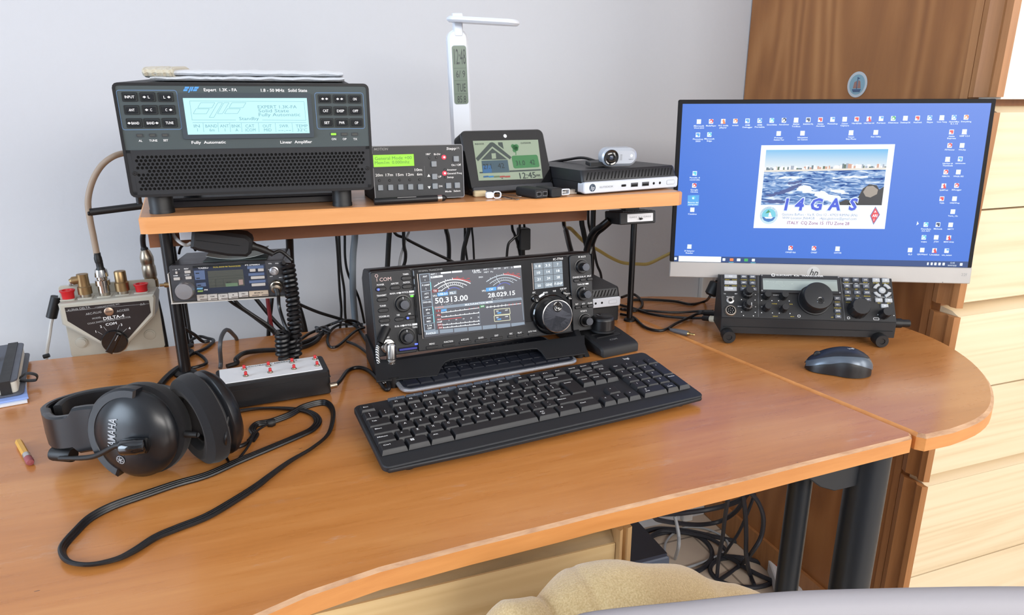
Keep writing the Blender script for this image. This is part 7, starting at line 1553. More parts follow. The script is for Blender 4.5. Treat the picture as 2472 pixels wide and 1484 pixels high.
# ======================= notebooks and pencil at the left =======================
def nb_frame(): return frame(-13)
nbo = Vector((-0.285, 0.925, 0)) 
pp = thing('paper_pad', 'white and blue paper pad under the notebook at the left edge', 'paper', (-0.312, 0.962, 0.0), frame(18))
q = lambda px, py, z: (pp.matrix_basis.inverted() @ ONZ(px, py, z))
mb = MB(); cA, cB, cC = q(66, 968, 0.003), q(68, 950, 0.003), q(50, 900, 0.003)
mb.prism([(cA.x, cA.y), (cA.x - 0.13, cA.y + 0.015), (cA.x - 0.12, cA.y + 0.20), (cA.x + 0.010, cA.y + 0.185)], 0.0004, 0.0035, mat('paper_white', srgb(220, 222, 228), 0.6), 0.0004, 'xy'); mb.build('lower_sheets', pp)
mb = MB(); mb.prism([(cA.x + 0.002, cA.y + 0.006), (cA.x - 0.128, cA.y + 0.021), (cA.x - 0.118, cA.y + 0.19), (cA.x + 0.002, cA.y + 0.18)], 0.0036, 0.0062, mat('paper_blue', srgb(140, 165, 222), 0.6), 0.0004, 'xy'); mb.build('blue_sheet', pp)
nb = thing('notebook', 'black bound notebook with elastic band and ribbon tag at the left edge', 'notebook', (-0.312, 0.962, 0.0064), frame(12))
ni = nb.matrix_basis.inverted(); z0 = 0.0064
f0 = ni @ ONZ(58, 952, z0); fx = f0.x; fy = f0.y
NBK = mat('cover_charcoal', srgb(82, 86, 96), 0.55); PG = mat('pages_cream', srgb(212, 210, 200), 0.7)
mb = MB(); mb.prism(rrect(fx - 0.05, fy + 0.09, 0.10, 0.18, 0.008), 0.0002, 0.0025, NBK, 0.0005, 'xy'); mb.build('back_cover', nb)
mb = MB(); mb.prism(rrect(fx - 0.053, fy + 0.092, 0.094, 0.170, 0.006), 0.0026, 0.0170, PG, 0.0003, 'xy'); mb.build('pages', nb, 'cream page block')
mb = MB(); mb.prism(rrect(fx - 0.053, fy + 0.093, 0.097, 0.174, 0.008), 0.0171, 0.0195, NBK, 0.0006, 'xy'); mb.build('front_cover', nb)
ex = (ni @ ONZ(14, 955, 0.012)).x
mb = MB(); mb.prism([(fy + 0.003, 0.0001), (fy + 0.003, 0.0205), (fy + 0.182, 0.0205), (fy + 0.182, 0.0001), (fy + 0.1805, 0.0001), (fy + 0.1805, 0.0197), (fy + 0.0045, 0.0197), (fy + 0.0045, 0.0001)], ex - 0.006, ex + 0.006, RUB, 0, 'yz'); mb.build('elastic_band', nb)
mb = MB(ni); r0, r1 = ONZ(48, 916, 0.012), ONZ(86, 910, 0.012); hgt = Vector((0, 0, 0.004)); 
mb.tube([r0 + hgt * 0.6, (r0 + r1) / 2 + hgt * 1.8, r1 + hgt, r1 + Vector((0.002, 0, 0)), r1 - hgt, (r0 + r1) / 2 - hgt * 0.8, r0 - hgt * 0.2], 0.0028, RUB, 8, 5, sq=(2.2, 0.25, 'n')); mb.build('ribbon_tag', nb)
pcs = thing('pen_case', 'black rounded case lying on top of the notebook at the left edge', 'case', ONZ(-20, 880, 0.0262), frame(10))
mb = MB(pcs.matrix_basis.inverted()); mb.tube([ONZ(-70, 866, 0.034), ONZ(-4, 856, 0.034)], 0.0078, RUB, 16, 0); mb.build('body', pcs)
pn = thing('pencil', 'short yellow pencil stub with a pink eraser lying at the left', 'pencil', ONZ(57, 1090, 0))
pi_ = pn.matrix_basis.inverted(); p0, p1 = ONZ(44, 1064, 0.0040), ONZ(74, 1117, 0.0040); L_ = (p1 - p0).length; axp = p1 - p0
mb = MB(pi_); mb.lathe([(0.0022, 0), (0.0034, 0.0015), (0.0036, 0.003), (0.0036, L_ * 0.64)], mat('pencil_yellow', srgb(214, 160, 62), 0.4), p0, axp, 6); mb.build('shaft', pn)
mb = MB(pi_); mb.lathe([(0.0037, L_ * 0.64), (0.0040, L_ * 0.66), (0.0037, L_ * 0.70), (0.0040, L_ * 0.74), (0.0039, L_ * 0.80)], CHROME, p0, axp, 20); mb.build('ferrule', pn, 'silver ferrule')
mb = MB(pi_); mb.lathe([(0.0038, L_ * 0.80), (0.0040, L_ * 0.94), (0.0032, L_ * 0.99), (0, L_)], mat('eraser_pink', srgb(150, 76, 80), 0.6), p0, axp, 20); mb.build('eraser', pn, 'pink eraser')
mb = MB(pi_); mb.lathe([(0, -0.0005), (0.0024, 0.0), (0.0023, 0.0004)], mat('paper_white', (0, 0, 0)), p0, axp, 6); mb.build('blunt_tip', pn)

# ======================= small things on the shelf =======================
Z = STOP + 0.0002
pe = thing('pen', 'black ballpoint pen with a silver ring lying on the shelf edge', 'pen', (0.18, 0.897, Z)); a_, b_ = Vector((0.1345, 0.8955, Z + 0.0046)), Vector((0.2330, 0.9010, Z + 0.0046)); i_ = pe.matrix_basis.inverted(); L_ = (b_ - a_).length
mb = MB(i_); mb.lathe([(0.0038, 0), (0.0044, 0.001), (0.0044, L_ * 0.86)], BLK, a_, b_ - a_, 20); mb.build('barrel', pe)
mb = MB(i_); mb.lathe([(0.0043, L_ * 0.86), (0.0043, L_ * 0.92)], CHROME, a_, b_ - a_, 20); mb.build('ring', pe, 'silver ring')
mb = MB(i_); mb.lathe([(0.0042, L_ * 0.92), (0.0040, L_ * 0.96), (0.002, L_ * 0.99), (0, L_)], BLK, a_, b_ - a_, 16); mb.build('end_cap', pe)
mb = MB(i_); mb.tube([a_ + Vector((0.030, -0.0020, 0.0040)), a_ + Vector((0.055, -0.0020, 0.0040))], 0.0004, INKD, 5, 0); mb.build('lettering', pe)
er = thing('eraser', 'cream worn eraser on the shelf below the weather display', 'eraser', (0.290, 0.929, Z), frame(2))
mb = MB(); mb.prism(rrect(-0.002, 0, 0.019, 0.012, 0.004), 0, 0.0085, mat('eraser_cream', srgb(206, 188, 150), 0.7), 0.0015, 'xy'); mb.build('block', er)
cl = thing('clear_clip', 'clear white plastic clip lying on the shelf beside the eraser', 'clip', (0.300, 0.905, Z), frame(-4))
TR_ = mat('clear_plastic', srgb(225, 230, 238), 0.12, spec=0.8)
mb = MB(); mb.rr(-0.0055, 0.0048, 0.0095, 0.0085, 0.002, 0.004, -0.003, TR_, 0.0006); mb.build('jaw', cl)
mb = MB(); mb.frame_rect(0.0050, 0.0050, 0.0120, 0.0098, 0.004, 0.0013, 0.001, -0.003, TR_, 5); mb.build('loop', cl)
for j, (u0, v0, u1, v1, lab_) in enumerate(((1197, 472, 1246, 481, 'bent steel paper clip on the shelf, the nearer of the two'), (1206, 470, 1252, 476, 'bent steel paper clip on the shelf, the one behind'))):
    A_, B2 = ONZ(u0, v0, Z + 0.0008), ONZ(u1, v1, Z + 0.0008); d_ = (B2 - A_); n_ = Vector((-d_.y, d_.x, 0)).normalized() * 0.003
    pc_ = thing('paper_clip', lab_, 'paper clip', (A_.x, A_.y, Z), None, 'loose paper clips on the shelf')
    mb = MB(pc_.matrix_basis.inverted()); zz_ = Vector((0, 0, 0.0012 * j)); mb.tube([A_ + n_ + zz_, B2 + n_ + zz_, B2 + d_ * 0.06 + zz_, B2 - n_ + zz_, A_ - n_ + zz_, A_ - d_ * 0.05 - n_ * 0.4 + zz_, A_ - n_ * 0.2 + n_ * 0.5 + zz_, B2 - d_ * 0.2 + n_ * 0.5 + zz_ * 2], 0.0005, CHROME, 6, 4); mb.build('wire', pc_)
for j, (u0, v0, x_, w_, lab_) in enumerate(((1266, 470, 0.349, 0.0225, 'black two-port adapter lying on the shelf end near the weather display'), (1310, 468, 0.377, 0.019, 'black plastic adapter with a clear plug beside the two-port one'))):
    ad = thing('usb_adapter', lab_, 'adapter', (0.3620 + 0.0235 * j, 0.879 + 0.002 * j, Z), frame(16))
    mb = MB(); mb.rr(0, 0.0068, w_, 0.0125, 0.003, 0.045 - 0.008 * j, 0.0, BLKM, 0.0008); mb.build('case', ad)
    if j == 0:
        for x_ in (-0.0052, 0.0052): mb = MB(); mb.rr(x_, 0.0065, 0.0075, 0.0050, 0.0006, 0, -0.0004, HOLE); mb.frame_rect(x_, 0.0065, 0.0080, 0.0056, 0.0006, 0.0004, 0, -0.0006, STEEL); mb.build('port', ad)
    else:
        mb = MB(); mb.frame_rect(0.017, 0.0065, 0.015, 0.0085, 0.002, 0.0014, 0.006, 0.001, TR_); mb.box(0.0100, 0.019, 0.002, 0.006, 0.0045, 0.0078, CHROME); mb.build('clear_plug', ad)
sc = thing('silver_stick', 'tiny silver stick at the right of the black adapters on the shelf', 'stick', ONZ(1378, 468, Z), frame(8))
mb = MB(); mb.prism(rrect(0, 0, 0.0175, 0.008, 0.0012), 0.0, 0.0068, mat('beige_metal', srgb(190, 182, 172), 0.35, 0.5), 0.0006, 'xy'); mb.build('body', sc)

# ======================= cables =======================
def cable(name, label, pts, r, m=CABLE, n=8, group=None, cat='cable', extra=()):
    P_ = []
    for p in pts:
        u, v, k, d = p; P_.append(ONZ(u, v, d) if k == 'z' else ONY(u, v, d) if k == 'y' else Vector((u, v, d)))
    if 0.14 < P_[0].z < 0.23 and 1.05 < P_[0].y < 1.21 and pts[0][1] < 565: P_.insert(0, Vector((P_[0].x, min(P_[0].y, 1.188), 0.2212)))
    mb = MB(); 
    o0 = P_[-1].copy(); mb.M = Matrix.Translation(-o0); mb.tube(P_, r, m, n)
    o = mb.build(name, None, label, cat, group); o.location = o0; return o
def Yp(u, v, y): return (u, v, 'y', y)
def Zp(u, v, z=0.003): return (u, v, 'z', z)
GRY = mat('grey_cable', srgb(120, 132, 142), 0.45); GRYL = mat('pale_grey_cable', srgb(165, 170, 176), 0.45); REDC = mat('red_cable', srgb(120, 30, 36), 0.45); YEL = mat('yellow_cable', srgb(178, 158, 92), 0.5)
B1, BK2 = 1.165, 1.19
cable('cable', 'thick black cable hanging from the shelf right beside the coiled cable', [Yp(698, 560, 1.10), Yp(702, 640, 1.13), Yp(712, 715, B1), Yp(726, 762, B1), Yp(735, 800, B1), Yp(740, 830, B1)], 0.0060, n=12)
cable('cable', 'left of two thin black cables hanging together between radio and grey duct', [Yp(811, 560, B1), Yp(815, 610, B1), Yp(820, 700, B1), Yp(824, 750, B1), Yp(820, 800, B1)], 0.0022)
cable('cable', 'right of two thin black cables hanging together between radio and grey duct', [Yp(818, 560, BK2), Yp(822, 640, BK2), Yp(831, 700, BK2), Yp(833, 755, BK2), Yp(838, 800, BK2)], 0.0022)
cable('cable', 'thin dark cable curving right behind the grey duct', [Yp(832, 560, 1.2), Yp(833, 620, 1.2), Yp(840, 660, 1.2), Yp(856, 695, 1.2), Yp(868, 726, 1.2), Yp(880, 780, 1.2)], 0.0022)
cable('cable', 'thick grey cable hanging straight down left of the transceiver', [Yp(857, 560, 1.19), Yp(852, 620, 1.19), Yp(852, 700, 1.19), Yp(858, 780, 1.19), Yp(861, 810, 1.19)], 0.0058, GRY, 12)
cable('cable', 'black cable sloping down from the coiled cable to the desk behind', [Yp(700, 722, 1.10), Yp(722, 734, 1.12), Yp(770, 754, 1.13), Yp(828, 772, 1.14), Yp(860, 788, 1.14), Zp(880, 816, 0.004), Zp(905, 850, 0.004)], 0.0027)
cable('cable', 'thin black cable crossing down from below the small radio', [Yp(540, 712, 1.16), Yp(560, 730, 1.165), Yp(600, 756, 1.17), Yp(640, 786, 1.17), Yp(665, 806, 1.17), Yp(690, 830, 1.17)], 0.0026)
cable('cable', 'second thin black cable crossing down below the small radio', [Yp(556, 712, B1), Yp(580, 738, B1), Yp(605, 756, B1), Yp(650, 786, B1), Yp(672, 808, B1), Yp(690, 840, B1)], 0.0026)
cable('cable', 'black cable sloping to the coiled cable from below the small radio', [Yp(606, 706, 1.18), Yp(622, 726, 1.18), Yp(650, 760, 1.18), Yp(672, 784, 1.18), Yp(694, 806, 1.18), Yp(700, 830, 1.18)], 0.0034)
cable('cable', 'dark red power wire hanging below the small radio', [Yp(644, 700, 1.175), Yp(648, 740, 1.175), Yp(652, 768, 1.175), Yp(656, 790, 1.175), Yp(664, 810, 1.175), Yp(668, 840, 1.175)], 0.0032, REDC)
cable('cable', 'black power wire twisted with the dark red one', [Yp(658, 700, 1.19), Yp(654, 745, 1.19), Yp(650, 775, 1.19), Yp(648, 812, 1.19), Yp(648, 840, 1.19)], 0.0034)
cable('cable', 'thin black cable hanging right of the left shelf pole', [Yp(446, 720, 1.17), Yp(452, 760, 1.17), Yp(458, 800, 1.17), Yp(465, 830, 1.17)], 0.0024)
cable('cable', 'black cable running down right from the left shelf pole', [Yp(425, 775, 1.10), Yp(445, 792, 1.12), Yp(470, 808, 1.13), Yp(490, 824, 1.14), Zp(506, 822, 0.004)], 0.0026)
cable('cable', 'grey jack cable arching up from behind the message box', [Zp(532, 888, 0.004), Zp(533, 872, 0.012), Yp(531, 840, 0.99), Yp(534, 815, 1.0), Yp(543, 798, 1.03), Yp(552, 797, 1.06), Yp(562, 806, 1.09), Yp(571, 818, 1.14), Yp(574, 840, 1.165)], 0.0030, mat('dark_grey_cable', srgb(70, 72, 76), 0.5))
cable('cable', 'black cable loop on the desk right of the left shelf pole', [Zp(440, 838), Zp(462, 820), Zp(482, 812), Zp(500, 816), Zp(516, 822), Zp(500, 838), Zp(480, 848), Zp(460, 856), Zp(442, 868)], 0.0026)
cable('cable', 'black cable turning back at the left pole foot', [Zp(452, 852), Zp(474, 852), Zp(492, 864), Zp(498, 876), Zp(480, 884), Zp(458, 890), Zp(446, 902)], 0.0024)
cable('cable', 'pair of black cables bunched at the foot of the left pole', [Zp(436, 850, 0.006), Zp(452, 846, 0.008), Zp(462, 850, 0.006), Zp(448, 862, 0.005), Zp(436, 870, 0.006)], 0.0042)
cable('cable', 'black cable running left from the left pole foot behind the headphones', [Zp(436, 886, 0.004), Zp(420, 896, 0.004), Zp(402, 912, 0.004), Zp(386, 930, 0.004)], 0.0046)
cable('cable', 'thick black cable curving behind the message box to the bundle knot', [Zp(548, 884, 0.004), Zp(572, 876, 0.004), Zp(570, 866, 0.008), Zp(590, 852, 0.006), Zp(630, 846, 0.004), Zp(668, 844, 0.004), Zp(730, 838, 0.004), Zp(762, 824, 0.004), Zp(775, 808, 0.005), Zp(790, 796, 0.005)], 0.0036)
cable('cable', 'black cable from the coiled cable up to the bundle knot', [Zp(722, 830, 0.005), Zp(745, 822, 0.005), Zp(768, 812, 0.006), Zp(786, 796, 0.007)], 0.0038)
cable('cable', 'thin black cable over the bundle knot toward the transceiver', [Zp(722, 822, 0.005), Zp(745, 806, 0.006), Zp(772, 794, 0.008), Zp(800, 782, 0.010), Yp(830, 773, 1.13), Yp(860, 776, 1.14), Yp(876, 790, 1.13)], 0.0024)
cable('cable', 'thin cable loop on the desk left of the transceiver', [Zp(880, 790, 0.004), Zp(856, 800, 0.004), Zp(822, 830, 0.003), Zp(806, 838, 0.003), Zp(794, 834, 0.003), Zp(791, 816, 0.003), Zp(800, 796, 0.004), Zp(820, 784, 0.004), Zp(850, 783, 0.004), Zp(876, 782, 0.004)], 0.0022)
cable('cable', 'thin black cable running right from the loop under the transceiver', [Zp(838, 824, 0.003), Zp(862, 834, 0.003), Zp(884, 850, 0.003), Zp(900, 866, 0.003)], 0.0022)
kn = thing('cable_tie_knot', 'dark twisted tie holding the cable bundle on the desk', 'cable tie', Zp and ONZ(780, 800, 0.0))
mb = MB(kn.matrix_basis.inverted()); cK = ONZ(779, 798, 0.008); mb.tube([cK + Vector((0.011 * math.cos(t * 0.9), 0.010 * math.sin(t * 1.3), 0.005 * math.sin(t * 0.7))) for t in range(16)], 0.0014, mat('dark_grey_cable', (0, 0, 0)), 6, 4); mb.build('twist', kn)
# above and behind the transceiver
cable('cable', 'thick black cable hanging straight down onto the transceiver top left', [Yp(940, 545, 1.16), Yp(938, 590, 1.16), Yp(935, 650, 1.16), Yp(932, 700, 1.16)], 0.0044, n=10)
cable('cable', 'wavy black cable hanging behind the transceiver beside the pale grey one', [Yp(974, 545, 1.16), Yp(975, 590, 1.16), Yp(979, 610, 1.16), Yp(978, 630, 1.16), Yp(972, 650, 1.16), Yp(965, 690, 1.16)], 0.0030)
cable('cable', 'pale grey thin cable curving down behind the transceiver', [Yp(988, 548, B1), Yp(983, 570, B1), Yp(974, 595, B1), Yp(966, 625, B1), Yp(961, 660, B1)], 0.0022, GRYL)
cable('cable', 'black cable slanting right from the shelf rail behind the transceiver', [Yp(950, 555, B1), Yp(978, 575, B1), Yp(1020, 597, B1), Yp(1060, 616, B1), Yp(1100, 636, B1), Yp(1120, 660, B1)], 0.0026)
cable('cable', 'curved black cable hanging behind the middle of the transceiver', [Yp(1076, 545, 1.17), Yp(1081, 570, 1.17), Yp(1084, 600, 1.17), Yp(1083, 640, 1.17)], 0.0040)
cable('cable', 'left black cable of the trio behind the transceiver middle', [Yp(1132, 545, 1.17), Yp(1126, 575, 1.17), Yp(1119, 605, 1.17), Yp(1116, 640, 1.17)], 0.0042)
cable('cable', 'middle black cable of the trio behind the transceiver', [Yp(1122, 545, 1.18), Yp(1123, 590, 1.18), Yp(1129, 635, 1.18)], 0.0022)
cable('cable', 'right thin black cable of the trio behind the transceiver', [Yp(1139, 545, 1.18), Yp(1142, 580, 1.18), Yp(1145, 640, 1.18)], 0.0020)
cable('cable', 'thin black cable bending left of the black power brick', [Yp(1254, 555, 1.15), Yp(1240, 575, 1.15), Yp(1227, 590, 1.15), Yp(1223, 625, 1.15)], 0.0024)
cable('cable', 'thin black cable crossing left of the black power brick', [Yp(1236, 543, 1.16), Yp(1242, 565, 1.16), Yp(1250, 590, 1.16), Yp(1258, 630, 1.16)], 0.0026)
pb = thing('power_brick', 'black power brick hanging under the shelf behind the transceiver', 'power adapter', ONY(1266, 600, 1.155))
mb = MB(); h_ = 0.040; mb.rr(0.0, h_ / 2 - 0.002, 0.020, h_, 0.003, 0.014, -0.006, BLKM, 0.001); mb.build('case', pb)
mb = MB(pb.matrix_basis.inverted()); mb.tube([ONY(1262, 600, 1.155), ONY(1262, 612, 1.155), ONY(1264, 630, 1.155)], 0.0046, CABLE, 8, 4); mb.build('lead', pb)
mb = MB(pb.matrix_basis.inverted()); mb.tube([ONY(1266, 548, 1.155), ONY(1266, 530, 1.15), Vector((ONY(1266, 530, 1.15).x, 1.13, 0.2212))], 0.0022, CABLE, 8, 3); mb.build('hanging_lead', pb)
cable('cable', 'black cable with a boot entering the transceiver top right', [Yp(1360, 535, 1.10), Yp(1366, 556, 1.08), Yp(1374, 590, 1.03), Yp(1381, 615, 1.0)], [0.0030, 0.0030, 0.0046, 0.0046], n=10)
cable('cable', 'yellow cable sagging on the wall side behind the shelf posts', [Yp(1362, 543, 1.16), Yp(1378, 552, 1.18), Yp(1411, 584, 1.22), Yp(1445, 604, 1.25), Yp(1475, 622, 1.27), Yp(1504, 634, 1.28), Yp(1540, 637, 1.28), Yp(1566, 636, 1.28), Yp(1600, 620, 1.28), Yp(1640, 600, 1.28)], 0.0036, YEL)
cable('cable', 'thick black cable from the labelled box down behind the transceiver', [Yp(1470, 530, 0.99), Yp(1452, 545, 1.0), Yp(1436, 556, 1.02), Yp(1424, 575, 1.04), Yp(1415, 605, 1.05)], 0.0052, n=10)
cable('cable', 'second black cable from the labelled box beside the thick one', [Yp(1474, 536, 1.0), Yp(1456, 552, 1.02), Yp(1440, 566, 1.04), Yp(1430, 590, 1.06), Yp(1424, 612, 1.06)], 0.0040)
cable('cable', 'black cable hanging from the shelf rail end left of the right pole', [Yp(1404, 530, 1.08), Yp(1408, 556, 1.08), Yp(1413, 580, 1.08), Yp(1420, 610, 1.08)], 0.0048)
cable('cable', 'thin black cable curving out right of the rear shelf pole', [Yp(1420, 530, 1.16), Yp(1428, 570, 1.17), Yp(1440, 634, 1.17), Yp(1450, 660, 1.17), Yp(1453, 690, 1.17)], 0.0026)
# right side of the desk; crop coordinates of the right middle
c6 = 3.2259
def r6(u, v): return (1380 + u / c6, 440 + v / c6)
def Z6(u, v, z=0.003): return (*r6(u, v), 'z', z)
def Y6(u, v, y): return (*r6(u, v), 'y', y)
mc_ = thing('monitor_cable', 'black monitor cable with a ferrite block left of the control head', 'cable', ONZ(*r6(1060, 900), 0))
mi = mc_.matrix_basis.inverted(); yM = 0.955
mb = MB(mi); mb.tube([ONY(*r6(1150, 735), yM + 0.02), ONY(*r6(1130, 775), yM)], 0.0034, CABLE, 8, 0); mb.tube([ONY(*r6(1078, 885), yM), ONZ(*r6(1040, 925), 0.004), ONZ(*r6(930, 948), 0.003), ONZ(*r6(800, 925), 0.003), ONZ(*r6(600, 912), 0.003), ONZ(*r6(480, 915), 0.003)], 0.0024, CABLE, 8); mb.build('cord', mc_)
mb = MB(mi); e0, e1 = ONY(*r6(1130, 775), yM), ONY(*r6(1080, 882), yM); mb.lathe([(0.006, 0), (0.0105, 0.002), (0.0110, 0.004), (0.0110, (e1 - e0).length - 0.003), (0.007, (e1 - e0).length)], RUB, e0, e1 - e0, 20, flute=None); mb.build('ferrite_block', mc_)
cable('cable', 'black cable looping right behind the thin shelf post', [Z6(390, 895, 0.010), Z6(470, 870, 0.008), Z6(520, 895, 0.004), Z6(550, 935, 0.003), Z6(540, 975, 0.003), Z6(490, 1000, 0.003), Z6(380, 985, 0.003)], 0.0026)
cable('cable', 'upper black cable crossing to the control head side plug', [Z6(390, 985, 0.004), Z6(550, 995, 0.003), Z6(700, 1008, 0.003), Z6(850, 1012, 0.003), Z6(1000, 1002, 0.006), Z6(1100, 1002, 0.012)], 0.0022)
cable('cable', 'black cable ending in a thick boot at the control head side', [Z6(380, 1025, 0.003), Z6(480, 1050, 0.003), Z6(560, 1120, 0.003), Z6(640, 1150, 0.003), Z6(720, 1150, 0.003), Z6(820, 1095, 0.004), Z6(920, 1050, 0.008), Z6(990, 1020, 0.012), Z6(1060, 1020, 0.016), Z6(1142, 1026, 0.020)], [0.0024] * 12 + [0.0024, 0.0024, 0.0050, 0.0056, 0.0056], n=12)
pc2 = thing('plug_cable', 'black cable with a pale metal plug at the control head side', 'cable', ONZ(*r6(700, 1040), 0)); pi2 = pc2.matrix_basis.inverted()
mb = MB(pi2); mb.tube([ONZ(*r6(380, 955), 0.003), ONZ(*r6(480, 980), 0.003), ONZ(*r6(600, 1020), 0.003), ONZ(*r6(750, 1045), 0.003), ONZ(*r6(900, 1055), 0.004), ONZ(*r6(1025, 1056), 0.010)], 0.0024, CABLE, 8); mb.build('cord', pc2)
mb = MB(pi2); A_, B2 = ONZ(*r6(1025, 1056), 0.010), ONZ(*r6(1080, 1062), 0.0125); mb.tube([A_, B2], 0.0046, RUB, 12, 0); mb.build('boot', pc2)
mb = MB(pi2); B3 = ONZ(*r6(1142, 1068), 0.0145); mb.tube([B2, B3], 0.0056, mat('plug_cream', srgb(200, 192, 170), 0.4), 12, 0); mb.build('plug', pc2, 'pale plug')
jk = thing('jack_lead', 'loose grey audio jack lying on the desk seam', 'cable', ONZ(*r6(860, 1165), 0)); ji = jk.matrix_basis.inverted()
mb = MB(ji); mb.tube([ONZ(*r6(940, 1045), 0.004), ONZ(*r6(860, 1075), 0.004), ONZ(*r6(790, 1115), 0.004), ONZ(*r6(762, 1140), 0.0045), ONZ(*r6(775, 1152), 0.0045)], 0.0020, CABLE, 8); mb.build('cord', jk)
mb = MB(ji); A_, B2 = ONZ(*r6(768, 1147), 0.0048), ONZ(*r6(905, 1176), 0.0048); mb.tube([A_, A_ + (B2 - A_) * 0.3, B2], [0.0026, 0.0040, 0.0044], mat('jack_grey', srgb(92, 92, 96), 0.5), 12, 0); mb.build('handle', jk)
mb = MB(ji); B3 = ONZ(*r6(962, 1189), 0.0048); mb.lathe([(0.0036, 0), (0.0030, 0.003), (0.0018, 0.0032), (0.0018, (B3 - B2).length - 0.002), (0, (B3 - B2).length)], mat('jack_gold', srgb(190, 165, 110), 0.3, 1.0), B2, B3 - B2, 14); mb.build('pin', jk, 'gold tinted jack pin')
cable('cable', 'thin black webcam cable behind the upper mini computer', [Yp(1458, 396, 0.955), Yp(1410, 381, 1.0), Yp(1370, 385, 1.04), Yp(1330, 392, 1.07), Yp(1300, 400, 1.10)], 0.0022)
cable('cable', 'white cable hanging in a loop under the shelf left end', [Yp(414, 556, 1.02), Yp(424, 575, 1.01), Yp(440, 588, 1.0), Yp(452, 591, 1.0), Yp(462, 586, 1.0)], 0.0024, mat('white_cord', (0, 0, 0)))
wb = thing('white_connector', 'white plastic block under the shelf left of the hand microphone', 'connector', ONY(452, 580, 1.0)); mb = MB(); mb.rr(0, 0.009, 0.017, 0.017, 0.001, 0.012, 0.0, WHITE, 0.0006); mb.build('block', wb)
cable('cable', 'thin black cable looping between hand microphone and small radio', [Yp(432, 612, 1.02), Yp(436, 598, 1.03), Yp(446, 590, 1.04), Yp(462, 592, 1.04), Yp(472, 604, 1.03)], 0.0018)

# ======================= below the desk =======================
tw2 = thing('computer_tower', 'dark blue-black computer tower standing on the floor by the drawer pedestal', 'computer', (0.345, 0.80, FZ))
TB = mat('tower_black', srgb(44, 50, 62), 0.4); hT = 0.74 - 0.327
mb = MB(); mb.box(0.0, 0.210, 0.003, 0.30, 0.012, hT, TB); mb.build('case', tw2)
mb = MB(); mb.rr(0.105, hT / 2 + 0.006, 0.210, hT - 0.012, 0.006, 0.003, -0.006, mat('tower_front', srgb(74, 86, 108), 0.35), 0.002)
for k in range(2): mb.rr(0.150, hT - 0.040 - k * 0.012, 0.085, 0.006, 0.003, -0.0055, -0.0075, TB, 0.0006)
mb.build('front_panel', tw2)
for fx, fy in ((0.02, 0.03), (0.19, 0.03), (0.02, 0.27), (0.19, 0.27)): mb = MB(); mb.lathe([(0.012, 0), (0.012, 0.0125)], RUB, (fx, fy, 0), n=16); mb.build('foot', tw2)
c3 = 4.944
def F3(u, v, z=0.004): return (1500 + u / c3, 1180 + v / c3, 'z', FZ + z)
def G3(u, v, y): return (1500 + u / c3, 1180 + v / c3, 'y', y)
DG = mat('floor_cable_grey', srgb(40, 42, 50), 0.5)
cable('floor_cable', 'black cable hanging straight down below the desk right of the tower', [G3(1275, 60, 1.02), G3(1265, 160, 1.03), G3(1235, 350, 1.08), G3(1205, 600, 1.12), G3(1165, 800, 1.14), F3(1140, 1050, 0.006)], 0.0045, DG)
cable('floor_cable', 'wide black cable ring lying on the floor nearest the power strip', [F3(1240, 800), F3(1500, 830), F3(1700, 900), F3(1830, 1010), F3(1800, 1110), F3(1620, 1170), F3(1350, 1160), F3(1150, 1080), F3(1060, 960), F3(1140, 850), F3(1330, 820), F3(1450, 850)], 0.0055, DG)
cable('floor_cable', 'large black cable ring on the floor at the tower', [F3(300, 600), F3(430, 540), F3(620, 510), F3(850, 540), F3(1000, 620), F3(1080, 740), F3(1060, 860), F3(950, 960), F3(800, 1020)], 0.0060, DG)
cable('floor_cable', 'black cable running over the floor toward the cupboard', [F3(250, 520), F3(420, 475), F3(620, 480), F3(850, 510), F3(1100, 565), F3(1350, 620), F3(1480, 650)], 0.0058, DG)
cable('floor_cable', 'second black floor cable curving to the hanging one', [F3(330, 580, 0.010), F3(480, 500, 0.012), F3(720, 520, 0.012), F3(1000, 570, 0.012), F3(1180, 660, 0.010), F3(1250, 740, 0.008)], 0.0050, DG)
cable('floor_cable', 'black cable sagging in mid air below the desk', [G3(380, 320, 1.12), G3(450, 370, 1.14), G3(700, 410, 1.18), G3(950, 425, 1.2), G3(1180, 385, 1.2), G3(1350, 280, 1.16), G3(1450, 150, 1.12), G3(1500, 20, 1.08)], 0.0055, DG)
cable('floor_cable', 'upper black cable swinging below the desk', [G3(420, 300, 1.14), G3(700, 290, 1.16), G3(1000, 250, 1.16), G3(1250, 195, 1.14), G3(1430, 125, 1.12), G3(1520, 40, 1.1)], 0.0060, DG)
cable('floor_cable', 'black cable bowing out in front of the cupboard side', [G3(1540, 40, 1.04), G3(1640, 170, 1.04), G3(1695, 350, 1.04), G3(1670, 560, 1.05), G3(1570, 740, 1.06), F3(1430, 900, 0.01), F3(1180, 1080, 0.008)], 0.0050, DG)
cable('floor_cable', 'thin black cable falling beside the bowed one', [G3(1450, 60, 1.06), G3(1480, 300, 1.07), G3(1490, 560, 1.08), G3(1490, 780, 1.08), F3(1530, 1000, 0.008), F3(1590, 1150, 0.006)], 0.0052, DG)
cable('floor_cable', 'thin black cable slanting left below the desk', [G3(1590, 60, 1.10), G3(1500, 300, 1.12), G3(1400, 520, 1.14), G3(1280, 700, 1.15), F3(1220, 790, 0.01)], 0.0036, DG)
cable('floor_cable', 'black cable end reaching the power strip', [F3(1180, 780, 0.012), F3(1330, 840, 0.010), F3(1480, 940, 0.008), F3(1650, 1030, 0.008), F3(1860, 1120, 0.010)], 0.0055, DG)
cable('floor_cable', 'pale grey cable hanging below the desk left', [G3(635, 320, 1.16), G3(660, 420, 1.16), G3(685, 560, 1.15), G3(680, 700, 1.14), F3(640, 830, 0.006)], 0.0042, GRYL)
